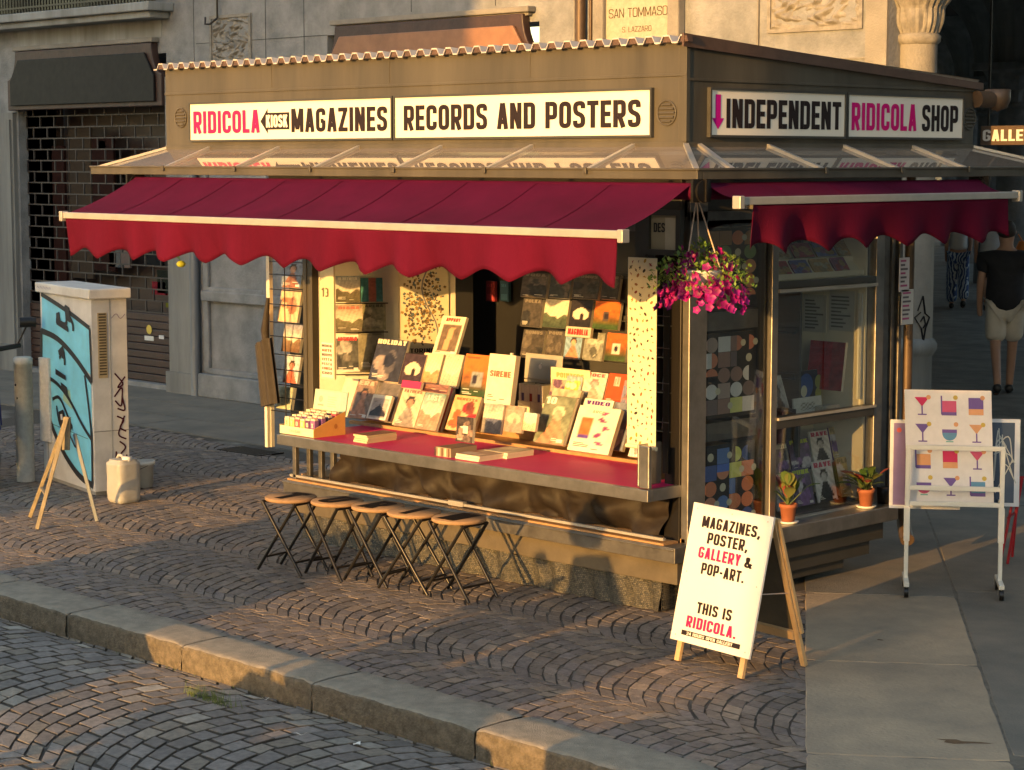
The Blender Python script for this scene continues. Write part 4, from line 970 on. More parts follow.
def printed(name, P, rt, up, W_, H_, th, cf, title=None, tcol=(.8, .78, .7), ty=.84, th_=.11, label=None, cat='magazine', group=None, page=(.62, .57, .46), border=0, tw=.8, parent=None, nu=18, nv=26, curl=0.0, tx0=None):
    """a printed booklet: P bottom-left of its face, face normal rt x up"""
    rt = Vector(rt).normalized(); up = Vector(up).normalized(); nrm = rt.cross(up); P = Vector(P); m = mb()
    B = [P, P + rt * W_, P + rt * W_ + up * H_, P + up * H_]; sp = cf(.02, .5)
    m.add(B + [b - nrm * th for b in B], [(4, 7, 6, 5), (0, 4, 5, 1), (1, 5, 6, 2), (2, 6, 7, 3)], page)
    m.add([B[0], B[3], B[3] - nrm * th, B[0] - nrm * th], [(0, 1, 2, 3)], tuple(x * .9 for x in sp))
    e = border
    def cc(u, v):
        if e and (u < e or u > 1 - e or v < e or v > 1 - e * 2.2): return (.74, .70, .60)
        c = cf(u, v); q = Vector((u * 5 + P.x * 40, v * 7 + P.z * 50, P.y * 9)); n = noise.noise(q) * .45 + noise.noise(q * 2.7) * .4; s2 = noise.noise(q * 1.7 + Vector((9, 3, 1))) * .12
        return tuple(min(.82, max(.008, x * (1 + n * (.9 if max(c) < .55 else .22)) + (s2 * (.12 if max(c) < .55 else 0)))) for x in c) if nu > 4 else c
    m.grid(lambda u, v: P + rt * (W_ * u) + up * (H_ * v) + nrm * (.0008 + curl * math.sin(math.pi * u)), nu, nv, cc)
    if title and H_ > .12:
        rs = random.Random(int(P.x * 977 + P.z * 331)); fc = (.75, .72, .62) if sum(cf(.5, .25)) < .9 else (.08, .06, .05)
        for k in range(rs.choice([2, 3, 4])): x0_ = rs.choice([.08, .1, .55]); rect(m, P, rt, up, W_ * x0_, W_ * (x0_ + rs.uniform(.15, .38)), H_ * (.07 + k * .035), H_ * (.085 + k * .035), fc, off=.0014)
    if H_ > .2 and int(abs(P.x) * 1000) % 3 == 0: rect(m, P, rt, up, W_ * .74, W_ * .93, H_ * .04, H_ * .11, (.75, .73, .68), off=.0016)
    if title: text(m, title, P + rt * (W_ * (tx0 if tx0 is not None else (1 - tw) / 2)) + up * (H_ * ty) + nrm * (curl * .8 + .0015), rt, up, H_ * th_, W_ * tw, tcol, t=.2)
    o = m.build(name, 'print', parent)
    if label: tag(o, label, cat, group)
    return o
def leaned(bl, br, topy, yb, lean, cf, name='magazine', th=.022, **k):
    """stands facing the street, leaning back; photo points give its foot, its own plane gives the size"""
    a = ony(*bl, yb); W_ = ony(br[0], br[1], yb).x - a.x; L = R(lean); up = Vector((0, math.sin(L), math.cos(L)))
    lo, hi = .02, 1.0
    for _ in range(30):
        h = (lo + hi) / 2
        if proj(a + up * h)[1] > topy: lo = h
        else: hi = h
    if th > a.y - 9: pass
    return printed(name, a, X, up, W_, lo, th, cf, **k)
MGF = 'magazines standing in the front row on the red counter'
MGS = 'magazines standing in the second row on the counter'
INK = (.03, .02, .02); CR = (.70, .62, .46); WH = (.78, .74, .64)
yb = .40; LN = 24
# front row
leaned((334, 415), (352, 416.5), 378, yb + .06, LN, cov_plain(CR), label='plain cream booklet behind the leftmost leaning magazines of the front row', group=MGF)
leaned((347, 417), (366, 419), 379, yb, LN, cov_port((.25, .17, .12), (.5, .25, .15), (.45, .2, .1)), title='ERA', ty=.86, tcol=(.5, .4, .3), label='brown magazine with a standing figure, leftmost picture cover of the front row', group=MGF)
leaned((365, 419), (390, 423), 382, yb + .02, LN, cov_plain((.16, .14, .13)), label='dark grey folder behind the book with a black peak on its cover', group=MGF)
leaned((366, 418), (385, 421.6), 394, yb - .03, LN, lambda u, v: (.03, .025, .03) if v < .62 - abs(u - .5) * .9 and v > .12 else (.42, .36, .32), border=.06, label='small white edged book with a black mountain peak, front row', group=MGF)
leaned((392, 424.7), (414, 428), 387, yb, LN, cov_port((.62, .52, .36), (.45, .24, .15), (.28, .24, .2)), title='FATHERS', tcol=(.25, .14, .1), ty=.87, th_=.08, label='cream magazine with a portrait of a man in a pale coat, front row', group=MGF)
leaned((414.5, 428), (435.5, 433), 391.5, yb, LN, cov_land((.14, .28, .30), (.40, .25, .16), (.42, .28, .2)), title='LOST', tcol=(.75, .74, .6), ty=.78, th_=.14, tw=.6, label='teal magazine titled LOST with pink rocks on its cover', group=MGF)
leaned((445, 429), (471, 433.5), 394.5, yb, LN, cov_blob((.70, .42, .2), [(.62, .12, .03), (.40, .03, .03), (.75, .28, .05), (.2, .05, .03)], 3), title='BERETTA', tcol=(.4, .15, .08), ty=.86, th_=.07, label='cream magazine covered with red and orange fruit, front row', group=MGF)
leaned((533, 441.4), (563, 446.5), 394.8, yb, LN, cov_port((.20, .22, .15), (.55, .35, .25), (.52, .26, .17), hair=(.62, .55, .4), cx=.55), title='10', tw=.34, tx0=.05, ty=.82, th_=.15, tcol=WH, label='green magazine titled 10 with a figure in a long pink dress', group=MGF)
leaned((571, 446), (600, 450), 398, yb + .05, LN, cov_plain(WH), title='VIDEO', tcol=(.12, .03, .22), ty=.88, th_=.08, label='white magazine titled VIDEO in purple, half hidden behind the white illustrated book', group=MGF)
leaned((567, 449.5), (608, 455.5), 405, yb - .04, LN, lambda u, v: (.40, .16, .05) if .12 < u < .42 and .38 < v < .75 else ((.10, .05, .28) if .12 < u < .42 and .28 < v < .38 else ((.25, .05, .16) if abs(u - .68 - .08 * math.sin(v * 14)) < .045 + .05 * math.sin(v * 37) and .12 < v < .9 else (.76, .72, .60))), title='ARCA', tcol=(.5, .4, .3), ty=.86, tw=.3, th_=.06, th=.03, label='thick white illustrated book with purple figures, largest cover of the front row', group=MGF)
leaned((628, 456), (640, 458), 430, yb - .1, LN, cov_blob(WH, [(.3, .28, .26)], 2), label='pale booklet beside the grey bracket at the right counter end', group=MGF)
leaned((655, 463), (676, 467), 436, yb - .25, 18, cov_blob((.42, .40, .36), [(.12, .12, .12), (.6, .58, .5)], 6), label='grey magazine lying back behind the bracket, rightmost on the counter', group=MGF)
for k_, (bl_, br_, ty_, cf_, lb_) in enumerate((((395, 424), (415, 427), 381, cov_blob((.3, .2, .15), [(.5, .4, .3), (.1, .08, .06)], 51), 'brown magazine edge peeking above the portrait magazine'),
    ((418, 428), (440, 431), 384, cov_plain((.55, .08, .06)), 'red magazine edge peeking above the teal LOST magazine'),
    ((450, 428), (474, 431), 386, cov_blob((.55, .45, .1), [(.1, .08, .05), (.7, .6, .3)], 52), 'yellow striped magazine edge peeking above the fruit magazine'),
    ((538, 440), (566, 444), 388, cov_blob((.5, .42, .3), [(.25, .2, .2), (.6, .2, .15)], 53), 'pale magazine edge peeking above the magazine titled 10'),
    ((372, 418), (396, 421), 374, cov_blob((.4, .3, .22), [(.62, .5, .35), (.15, .1, .08)], 54), 'tan magazine edge peeking above the dark grey folder'),
    ((600, 448), (622, 452), 402, cov_blob((.2, .22, .28), [(.5, .3, .2), (.6, .6, .6)], 55), 'grey blue magazine edge right of the illustrated book'))):
    leaned(bl_, br_, ty_, .47 + .012 * k_ * 0, LN, cf_, label=lb_, group=MGF)
# second row
y2 = .57
leaned((368, 379), (398, 384.5), 338, y2, 20, cov_blob((.035, .035, .05), [(.30, .24, .22), (.10, .09, .10), (.55, .45, .38), (.02, .02, .03)], 11), title='HOLIDAY', tcol=(.78, .70, .5), ty=.87, th_=.11, tw=.95, label='black magazine titled HOLIDAY in pale capitals, second row', group=MGS)
leaned((398, 384), (419, 387), 353, y2, 20, cov_arch((.05, .03, .035), (.72, .62, .45)), label='dark magazine with a bright arch and a small figure, beside HOLIDAY', group=MGS)
leaned((417, 383), (436, 386), 352.5, y2 + .02, 20, cov_land((.70, .58, .38), (.50, .30, .14), (.55, .28, .12)), label='tan landscape magazine, second row beside the dark arch cover', group=MGS)
leaned((438.5, 386), (456, 389), 353.5, y2, 20, cov_land((.6, .5, .38), (.62, .52, .4), (.55, .44, .30)), label='beige magazine with folded cloth picture, left of the orange and green one', group=MGS)
leaned((459, 396), (484, 400), 353.5, y2 - .03, 14, cov_grad((.62, .17, .02), (.04, .07, .02), True, (.26, .27, .26), (.38, .80, .26, .58)), title='PHOTOGRAPHY', ty=.90, tw=.5, tx0=.08, th_=.04, tcol=(.3, .1, .02), label='orange and green magazine with inset photograph, left of the white SIRENE book', group=MGS, th=.02)
leaned((484, 403), (510, 406), 353.3, y2 - .10, 10, cov_plain((.78, .70, .53)), title='SIRENE', tcol=(.28, .14, .08), ty=.55, th_=.12, label='tall cream book titled SIRENE standing in the middle of the counter', group=MGS, th=.04)
leaned((401, 387), (420, 389), 380, y2 - .2, 20, cov_plain((.6, .03, .12)), label='thin pink booklet peeking over the portrait and LOST magazines', group=MGS)
leaned((421, 391), (447, 396), 383, y2 - .16, 20, cov_blob((.25, .12, .09), [(.5, .3, .2), (.1, .04, .04)], 9), label='brown low magazine peeking behind the LOST magazine', group=MGS)
leaned((432, 354), (455.5, 356), 315.5, y2 + .12, 22, lambda u, v: ((.62, .36, .2) if abs(u - .5 - .2 * (v - .4)) < .11 and .15 < v < .72 else ((.16, .11, .07) if .12 < u < .9 and .10 < v < .8 else (.78, .70, .52))), title='APPART', tcol=(.6, .05, .04), ty=.86, th_=.09, tw=.6, label='large white bordered magazine with a pale statue, highest on the counter display', group=MGS)
# wall rack at the left of the opening
GW = 'magazines on the sunlit display wall'
DPo = D0 + DN * .05
def angled(bl, br, topy, cf, **k):
    a = onpl(*bl, DPo, DN); W_ = (onpl(br[0], br[1], DPo, DN) - a).dot(DR); L = R(10); up = (Z * math.cos(L) - DN * math.sin(L)).normalized(); lo, hi = .02, 1
    for _ in range(30):
        h = (lo + hi) / 2
        if proj(a + up * h)[1] > topy: lo = h
        else: hi = h
    return printed('magazine', a, DR, up, W_, lo, .01, cf, **k)
for bl, br, ty, cf, tt, tc, lb in (
    ((336, 302), (360, 304), 276, cov_land((.30, .36, .36), (.14, .12, .08), (.10, .09, .05)), 'IN BETWEEN', (.7, .68, .6), 'grey landscape magazine, upper left on the sunlit display wall'),
    ((361, 302), (383, 304), 278, lambda u, v: (.42, .13, .07) if abs(u - .52) < .17 else (.05, .19, .19), None, None, 'teal magazine with a red stripe, upper right on the sunlit display wall'),
    ((336, 332), (363, 334), 305, cov_land((.34, .26, .2), (.18, .16, .09), (.14, .12, .08)), 'DIANA', (.45, .16, .12), 'olive magazine with faded pink title, middle left on the sunlit display wall'),
    ((363, 330), (386, 332), 303, cov_blob((.25, .23, .12), [(.12, .10, .05), (.4, .35, .2)], 4), 'ARENA', (.08, .08, .04), 'olive magazine with a black title, middle right on the sunlit display wall'),
    ((336, 372), (360, 375), 335, cov_blob((.10, .10, .09), [(.4, .38, .34), (.22, .2, .17), (.05, .05, .05)], 8), 'ARTICOLO', (.6, .06, .06), 'white bordered dark magazine, lower left on the sunlit display wall'),
    ((359, 370), (385, 374), 329, cov_plain((.26, .235, .15)), 'S', (.12, .11, .07), 'plain khaki magazine behind HOLIDAY on the sunlit display wall')):
    angled(bl, br, ty, cf, title=tt, tcol=tc or INK, label=lb, group=GW, border=.05 if tt in ('ARTICOLO',) else 0, th_=.10)
m = mb()
for p in (303, 332, 374): a = onpl(334, p, DPo, DN); m.tube([a - Z * .005, a + DR * (onpl(388, p, DPo, DN) - a).dot(DR) - Z * .005], .004, 6)
KP('wire_rail', m, 'black_metal')
# map poster
DQ = D0 - DN * .018; a = onpl(399, 356, DQ, DN); W_ = (onpl(449, 356, DQ, DN) - a).dot(DR); hT = onpl(399, 255, DQ, DN).z - a.z
m = mb(); A = a; m.prism([A, A + DR * W_, A + DR * W_ + Z * hT, A + Z * hT], -DN * .006, (.70, .62, .42)); rnd = random.Random(31)
for k in range(420):
    u, v = rnd.gauss(.5, .22), rnd.gauss(.52, .21)
    if not (.07 < u < .93 and .10 < v < .93): continue
    riv = .62 + .16 * math.sin(v * 7)
    if abs(u - riv) < .035: continue
    c = rnd.choice([(.12, .09, .05), (.25, .17, .07), (.10, .14, .17), (.35, .22, .07), (.08, .06, .05)]); an = rnd.uniform(0, 3.14); r1 = DR * math.cos(an) + Z * math.sin(an); r2 = Z * math.cos(an) - DR * math.sin(an)
    P = A + DR * u * W_ + Z * v * hT; s1, s2 = rnd.uniform(.004, .011), rnd.uniform(.004, .010)
    rect(m, P, r1, r2, -s1, s1, -s2, s2, c, off=.0012 + .0003 * (k % 6))
ribbon3(m, [((.62 + .16 * math.sin(t / 12 * 7)) * W_, t / 12 * hT) for t in range(1, 12)], A, DR, Z, .010, (.20, .2, .22), off=.0012, smooth=False)
text(m, 'TORINO', A + DR * .22 * W_ + Z * .02, DR, Z, .03, W_ * .5, INK)
tag(m.build('map_poster', 'print'), 'cream poster of an illustrated city map on the sunlit display wall', 'poster')
# strip with 13
a = ony(321, 378, .25); b = ony(334.5, 378, .25); zt = ony(321, 258, .25).z
m = mb(); m.box(a.x, b.x, .25, .265, a.z, zt, (.70, .62, .40)); A = Vector((a.x, .25, a.z))
text(m, '13', A + X * .02 + Z * (zt - a.z) * .68 - Y * .001, X, Z, .06, .07, (.15, .12, .08)); rect(m, A, X, Z, .01, b.x - a.x - .01, .01, .24, (.78, .74, .62), off=.001)
for k in range(7): text(m, ['GIRO', 'CORSA', 'FESTA', 'CITTA', 'NUOVO', 'ARTE', 'MODA'][k], A + X * .015 + Z * (.03 + k * .03) - Y * .0015, X, Z, .018, (b.x - a.x) * .75, (.55, .1, .06) if k % 2 else (.15, .12, .1))
tag(m.build('paper_strip', 'print'), 'tall cream strip numbered 13 with red printing, left of the sunlit display wall', 'notice')
# left wing rack
YW = .42
wing = empty('magazine_rack', (-3.9, .42, .45), 'narrow wire magazine rack standing at the left end of the counter', 'rack')
a = ony(268, 420, .42); b = ony(316, 420, .42)
m = mb(); m.box(a.x, a.x + .035, YW, YW + .03, .45, 2.06); m.box(a.x + .002, a.x + .03, YW - .03, YW - .001, .45, .98); m.build('side_panel', 'cream', wing)
m = mb(); c0 = ony(304, 400, .42).x; m.box(c0, c0 + .10, YW, YW + .05, .5, 2.06); m.box(c0 + .035, c0 + .045, YW - .006, YW - .001, .7, 2.06); m.build('upright', 'kiosk_paint', wing)
m = mb(); m.box(a.x + .04, c0 - .002, YW + .17, YW + .18, .5, 2.06); m.build('back_panel', 'black', wing)
m = mb()
for y_ in (262, 275, 290, 305, 323, 337, 355, 370, 385, 398, 412): z = ony(285, y_, YW).z; m.tube([(a.x + .036, YW + .002, z), (c0, YW + .002, z - .0)], .004, 6)
m.tube([((a.x + c0) / 2, YW + .002, .55), ((a.x + c0) / 2, YW + .002, 2.05)], .004, 6); m.build("wire", "black_metal", wing)
GL = 'magazines in the narrow rack at the left end'
for bl, br, ty, cf, tt, lb in (((281, 287), (300, 289), 257, cov_port((.20, .26, .38), (.45, .25, .16), (.26, .11, .06)), 'GAZETTE', 'blue magazine with a dancer, top of the narrow left rack'),
    ((277, 321), (297, 323), 289, cov_blob((.62, .45, .28), [(.35, .14, .07), (.7, .5, .3), (.3, .22, .12)], 5), None, 'cream magazine with brown horses, second from top in the narrow left rack'),
    ((281, 351), (299, 353), 323, cov_land((.18, .20, .32), (.20, .13, .07), (.15, .08, .04)), None, 'landscape magazine with dark hill, third from top in the narrow left rack'),
    ((282, 382), (297, 384), 354, cov_port((.50, .52, .56), (.5, .2, .14), (.42, .12, .08)), None, 'pale magazine with a red dancer, fourth from top in the narrow left rack'),
    ((276, 408), (291, 410), 386, cov_plain((.40, .42, .30)), None, 'pale green booklet, bottom of the narrow left rack')):
    leaned(bl, br, ty, YW + .05, 12, cf, title=tt, tcol=(.6, .6, .6), ty=.88, th_=.06, label=lb, group=GL)
# dark back rack
GB = 'magazines on the back rack'
ybk = 1.17
ROW = [('top', 296.5, 272, (519, 547, 570.5, 599, 619)), ('second', 326, 298, (519, 541, 567, 591, 619)), ('third', 357, 329, (519, 543, 562, 581, 603, 626))]
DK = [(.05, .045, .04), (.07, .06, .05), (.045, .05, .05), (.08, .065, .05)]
nthw = ['leftmost', 'second', 'third', 'fourth', 'fifth']; rnd = random.Random(17)
SPEC = {(1, 1): (cov_land((.62, .58, .45), (.10, .12, .07), (.05, .07, .04)), 'pale church facade'), (1, 2): (cov_arch((.025, .02, .02), (.75, .68, .55)), 'white arch and figure'), (1, 3): (cov_grad((.62, .15, .02), (.05, .09, .02), True, (.10, .07, .05), (.35, .6, .3, .62)), 'orange and green figure'),
        (2, 2): (cov_port((.22, .34, .46), (.6, .35, .22), (.5, .25, .14)), 'blue sky and woman'), (2, 3): (cov_blob((.24, .24, .20), [(.45, .43, .36), (.1, .1, .08)], 2), 'grey photograph'), (2, 4): (cov_grad((.55, .12, .02), (.05, .08, .02), True, (.62, .55, .5), (.33, .7, .25, .62)), 'orange portrait')}
for r, (rn, ybt, ytp, xs) in enumerate(ROW):
    for i in range(len(xs) - 1):
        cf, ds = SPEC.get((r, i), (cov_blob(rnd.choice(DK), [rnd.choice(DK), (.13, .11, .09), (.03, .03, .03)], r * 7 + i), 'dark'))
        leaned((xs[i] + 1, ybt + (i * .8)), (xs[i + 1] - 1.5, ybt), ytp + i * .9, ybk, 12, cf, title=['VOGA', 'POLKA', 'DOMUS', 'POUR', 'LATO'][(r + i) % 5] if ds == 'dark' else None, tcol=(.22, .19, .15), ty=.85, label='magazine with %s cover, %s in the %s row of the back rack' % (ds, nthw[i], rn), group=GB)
leaned((565, 336), (590, 338), 326, ybk - .05, 12, cov_plain((.55, .5, .4)), title='MAGNOLIA', tcol=(.5, .03, .03), ty=.2, th_=.6, label='magazine with red title strip above the blue sky cover, back rack', group=GB)
# counter middle right: pocket books, laptop, boxes
a = ony(551, 378, .70); b = ony(590, 380, .70)
o = printed('counter_card', (a.x, .70, a.z - .05), X, Z, b.x - a.x, .12, .006, cov_plain((.74, .64, .38)), 'POINTERS', (.55, .35, .12), ty=.5, th_=.26, tw=.7, label='cream card lettered POINTERS above the pictured magazines, right of the laptop', cat='sign')
GM = 'magazines in the right group of the second row'
leaned((548, 399), (562, 401), 372, .66, 18, cov_blob((.4, .3, .25), [(.15, .08, .15), (.6, .5, .4), (.25, .1, .1)], 12), label='small magazine with purple people beside the laptop, under the cream card', group=GM)
leaned((562, 400), (578, 402), 374, .65, 18, cov_blob((.3, .4, .42), [(.6, .5, .1), (.65, .6, .5), (.1, .12, .2)], 13), label='blue and yellow magazine under the cream card', group=GM)
leaned((579, 402), (601, 405), 371.5, .65, 20, cov_port((.62, .58, .5), (.42, .40, .36), (.35, .34, .28), hair=(.7, .2, .18)), title='VOCE', tcol=(.7, .1, .12), ty=.85, label='white magazine with a pink haired sculpture, right of the cream card', group=GM)
leaned((603, 404), (622, 406), 373, .63, 18, cov_plain((.62, .08, .02)), title='ITALIA', tcol=(.75, .6, .5), ty=.6, tw=.3, tx0=.35, th_=.3, label='plain orange red magazine left of the pattern banner', group=GM)
leaned((618, 412), (629, 414), 380, .60, 18, cov_blob((.35, .2, .2), [(.6, .3, .25), (.2, .2, .3)], 15), label='pink and blue magazine edge against the pattern banner', group=GM)
lp = empty('laptop', (-1.9, .95, 1.0), 'open silver laptop seen from behind on the counter, right of SIRENE', 'laptop')
a = ony(524, 378, .92); b = ony(561, 380, .92); zt = ony(530, 353, .92).z
m = mb(); up = Vector((-.12, .22, 1)).normalized()
m.prism([a, Vector((b.x, a.y, a.z)), Vector((b.x, a.y, a.z)) + up * (zt - a.z), a + up * (zt - a.z)], (0, .008, 0)); m.build('lid', 'laptop', lp, bevel=.003)
m = mb(); disc(m, Vector(((a.x + b.x) / 2 - .01, a.y + .01, a.z + .085)), X, Z, .014, .016, (.8, .76, .68), off=.02); disc(m, Vector(((a.x + b.x) / 2, a.y + .01, a.z + .107)), Vector((1, 0, 1)), Vector((-1, 0, 1)), .006, .003, (.8, .76, .68), off=.021); m.build('emblem', 'print', lp)
m = mb(); m.box(a.x, b.x, a.y + .0, a.y + .24, a.z - .022, a.z - .004); m.build('keyboard_base', 'laptop', lp, bevel=.003)
# row of pocket books under the laptop
a = ony(519, 400, .80); rnd = random.Random(6)
GP = 'pocket books lined up under the laptop'
for k in range(9):
    x = a.x + k * .024; c = rnd.choice([(.72, .66, .5), (.7, .62, .45), (.3, .05, .04), (.1, .08, .2), (.65, .6, .5)])
    m = mb(); m.box(x, x + .021, .80, .90, a.z, a.z + .105 + rnd.uniform(-.004, .004), (.74, .68, .52)); m.box(x - .0005, x + .0215, .799, .7999, a.z, a.z + .05, c)
    tag(m.build('pocket_book', 'print'), 'small cream spined pocket book in the row under the laptop', 'book', GP)
m = mb(); m.box(a.x - .01, a.x + .23, .80, .95, a.z - .09, a.z - .003, (.74, .66, .5)); m.box(a.x + .10, a.x + .106, .799, .7995, a.z - .09, a.z, (.5, .42, .3)); tag(m.build('paper_box', 'print'), 'low cream box carrying the pocket books under the laptop', 'box')
m = mb(); c = ony(512, 353, .9); m.lathe([(.018, 0), (.02, .05), (.012, .06), (.012, .075)], 14, (c.x, .9, c.z - .075)); tag(m.build('small_bottle', 'plastic_white'), 'small white capped bottle behind the SIRENE book', 'bottle')
# small books on the counter
GS_ = 'small books standing mid counter'
leaned((480.7, 432), (500, 434), 403, .30, 12, cov_land((.36, .34, .30), (.25, .22, .18), (.2, .17, .14)), label='small grey book, leftmost of three standing mid counter', group=GS_, th=.02)
leaned((503, 431), (521, 433), 405, .32, 12, cov_arch((.40, .28, .22), (.62, .45, .33), (.5, .25, .2)), label='small mauve book, middle of three standing mid counter', group=GS_, th=.02)
leaned((521.5, 430), (535, 432), 412, .33, 12, cov_land((.45, .55, .58), (.6, .5, .35), (.5, .4, .28)), label='small pale blue book, rightmost of three standing mid counter', group=GS_, th=.02)
leaned((455.5, 441), (472, 443), 416, .02, 6, cov_blob((.06, .045, .04), [(.3, .2, .15), (.15, .1, .08)], 3), title='51', tcol=(.8, .72, .55), ty=.35, tw=.4, th_=.3, label='small dark book numbered 51 standing on the notebooks', group=GS_, th=.02)
CT = .694
def flat(px_, w_, d_, h_, yf, lb, ct, c=(.72, .66, .5), name='book', topc=None, sleeve=False):
    a = ony(*px_, yf); m = mb(); n = max(1, int(h_ / .012))
    for k in range(n):
        j = .003 * ((k * 7) % 3 - 1); m.box(a.x + j, a.x + w_ + j, yf + j, yf + d_, CT + k * h_ / n, CT + (k + 1) * h_ / n - .001, tuple(q * (1 - .05 * (k % 2)) for q in c))
    if topc: m.grid(lambda u, v: (a.x + u * w_, yf + v * d_, CT + h_ + .0005), 10, 10, topc)
    return tag(m.build(name, 'print'), lb, ct)
flat((456, 462), .20, .24, .032, -.18, 'flat white book lying at the front edge of the counter', 'book', topc=cov_blob((.40, .28, .22), [(.3, .12, .08), (.6, .5, .4)], 4))
flat((354, 443), .13, .24, .05, -.14, 'pack of brown covered booklets lying at the left part of the counter', 'booklets', c=(.62, .52, .33), topc=cov_plain((.20, .09, .06)))
flat((484, 444), .20, .22, .035, .02, 'white book lying mid counter in front of the small standing books', 'book', topc=cov_blob((.5, .45, .35), [(.7, .6, .4), (.3, .25, .2)], 8))
a = ony(436, 461, -.19); m = mb()
m.box(a.x, a.x + .13, -.19, .02, CT, CT + .055, (.35, .26, .18))
for k in range(7): m.tube([(a.x + .006, -.195, CT + .004 + k * .0075), (a.x - .006, -.200, CT + .006 + k * .0075), (a.x + .006, -.185, CT + .009 + k * .0075)], .0018, 5, (.1, .08, .07))
for k in range(4): m.box(a.x + .02 + k * .028, a.x + .034 + k * .028, -.192, -.1901, CT + .002, CT + .052, (.15, .08, .05) if k % 2 else (.62, .5, .36))
m.box(a.x, a.x + .13, -.189, .02, CT + .0555, CT + .057, (.12, .08, .07)); tag(m.build('spiral_notebooks', 'print'), 'block of spiral bound brown notebooks at the front edge of the counter', 'notebooks')
# tea box with lid
tb = empty('display_box', (-3.0, -.1, CT), 'open cardboard display box full of small packets at the left counter end', 'box')
a = ony(278, 433, -.22); b = ony(331, 441, -.22); x0, x1 = a.x + .015, a.x + .36; yf, yk = -.22, .04
m = mb(); m.box(x0, x1, yf, yf + .004, CT, CT + .055, (.62, .66, .46)); m.box(x0, x0 + .004, yf, yk, CT, CT + .06, (.6, .5, .25)); m.box(x0, x1, yf, yk, CT, CT + .003, (.5, .4, .2)); m.box(x0, x1, yk - .004, yk, CT, CT + .14, (.5, .4, .2))
m.prism([(x1, yf, CT), (x1, yk, CT), (x1, yk, CT + .15), (x1, yf, CT + .055)], (.004, 0, 0), (.66, .36, .10)); disc(m, (x1 + .005, -.04, CT + .06), Y, Z, .013, .016, (.45, .2, .05)); text(m, 'TISANE', (x0 + .1, yf - .001, CT + .018), X, Z, .018, .12, (.4, .5, .4)); m.build('tray', 'print', tb)
m = mb(); lid = Vector((0, .18, 1)).normalized(); P = Vector((x0 + .02, yk, CT + .12)); m.prism([P, P + X * .33, P + X * .33 + lid * .15, P + lid * .15], (0, .006, 0), (.52, .60, .42))
N0 = P - Y * .0015; rect(m, N0, X, lid, .02, .31, .01, .14, (.60, .63, .46)); rect(m, N0 - Y * .001, X, lid, .27, .33, 0, .15, (.28, .45, .42))
for k in range(5): rect(m, N0 - Y * .0012, X, lid, .14, .14 + .09 - .01 * (k % 3), .045 + k * .015, .050 + k * .015, (.35, .45, .33))
disc(m, N0 + X * .07 + lid * .09 - Y * .0012, X, lid, .022, .022, (.3, .4, .3)); text(m, 'HERBS', N0 + X * .045 + lid * .045 - Y * .0012, X, lid, .012, .06, (.3, .4, .3)); m.build('lid', 'print', tb)
rnd = random.Random(4); m = mb()
pc = [(.55, .10, .12), (.22, .08, .12), (.16, .06, .16), (.7, .55, .2), (.10, .07, .10), (.6, .45, .3), (.28, .12, .3)]
for r in range(4):
    for k in range(6):
        x = x0 + .03 + k * .052; y = yf + .02 + r * .058; h = .10 + .01 * r + rnd.uniform(-.004, .008)
        c = rnd.choice(pc) if k or r else (.75, .66, .4); m.box(x, x + .046, y, y + .03, CT + .004, CT + h, c); m.box(x + .002, x + .044, y + .002, y + .028, CT + h, CT + h + .012, (.72, .62, .45)); 
        if r == 0: text(m, 'XYONOXB'[k], (x + .012, y - .0006, CT + .06), X, Z, .028, .02, (.75, .68, .5) if k else (.5, .4, .2))
m.build('packets', 'print', tb)
# inner dark shelves books
for px_, c, n_ in ((486, (.28, .04, .05), 'red'), (500, (.05, .12, .2), 'blue')):
    a = ony(px_, 301, 1.55); m = mb(); m.box(a.x, a.x + .085, 1.55, 1.575, a.z, a.z + .14, c); m.box(a.x + .01, a.x + .07, 1.549, 1.5499, a.z + .01, a.z + .05, tuple(q * 1.8 for q in c)); text(m, 'EAT' if n_ == 'red' else 'SEA', (a.x + .015, 1.549, a.z + .10), X, Z, .02, .05, tuple(q * 2 for q in c))
    tag(m.build('book', 'print'), n_ + ' book standing on the dark shelf inside the kiosk', 'book', 'books on the dark inner shelf')
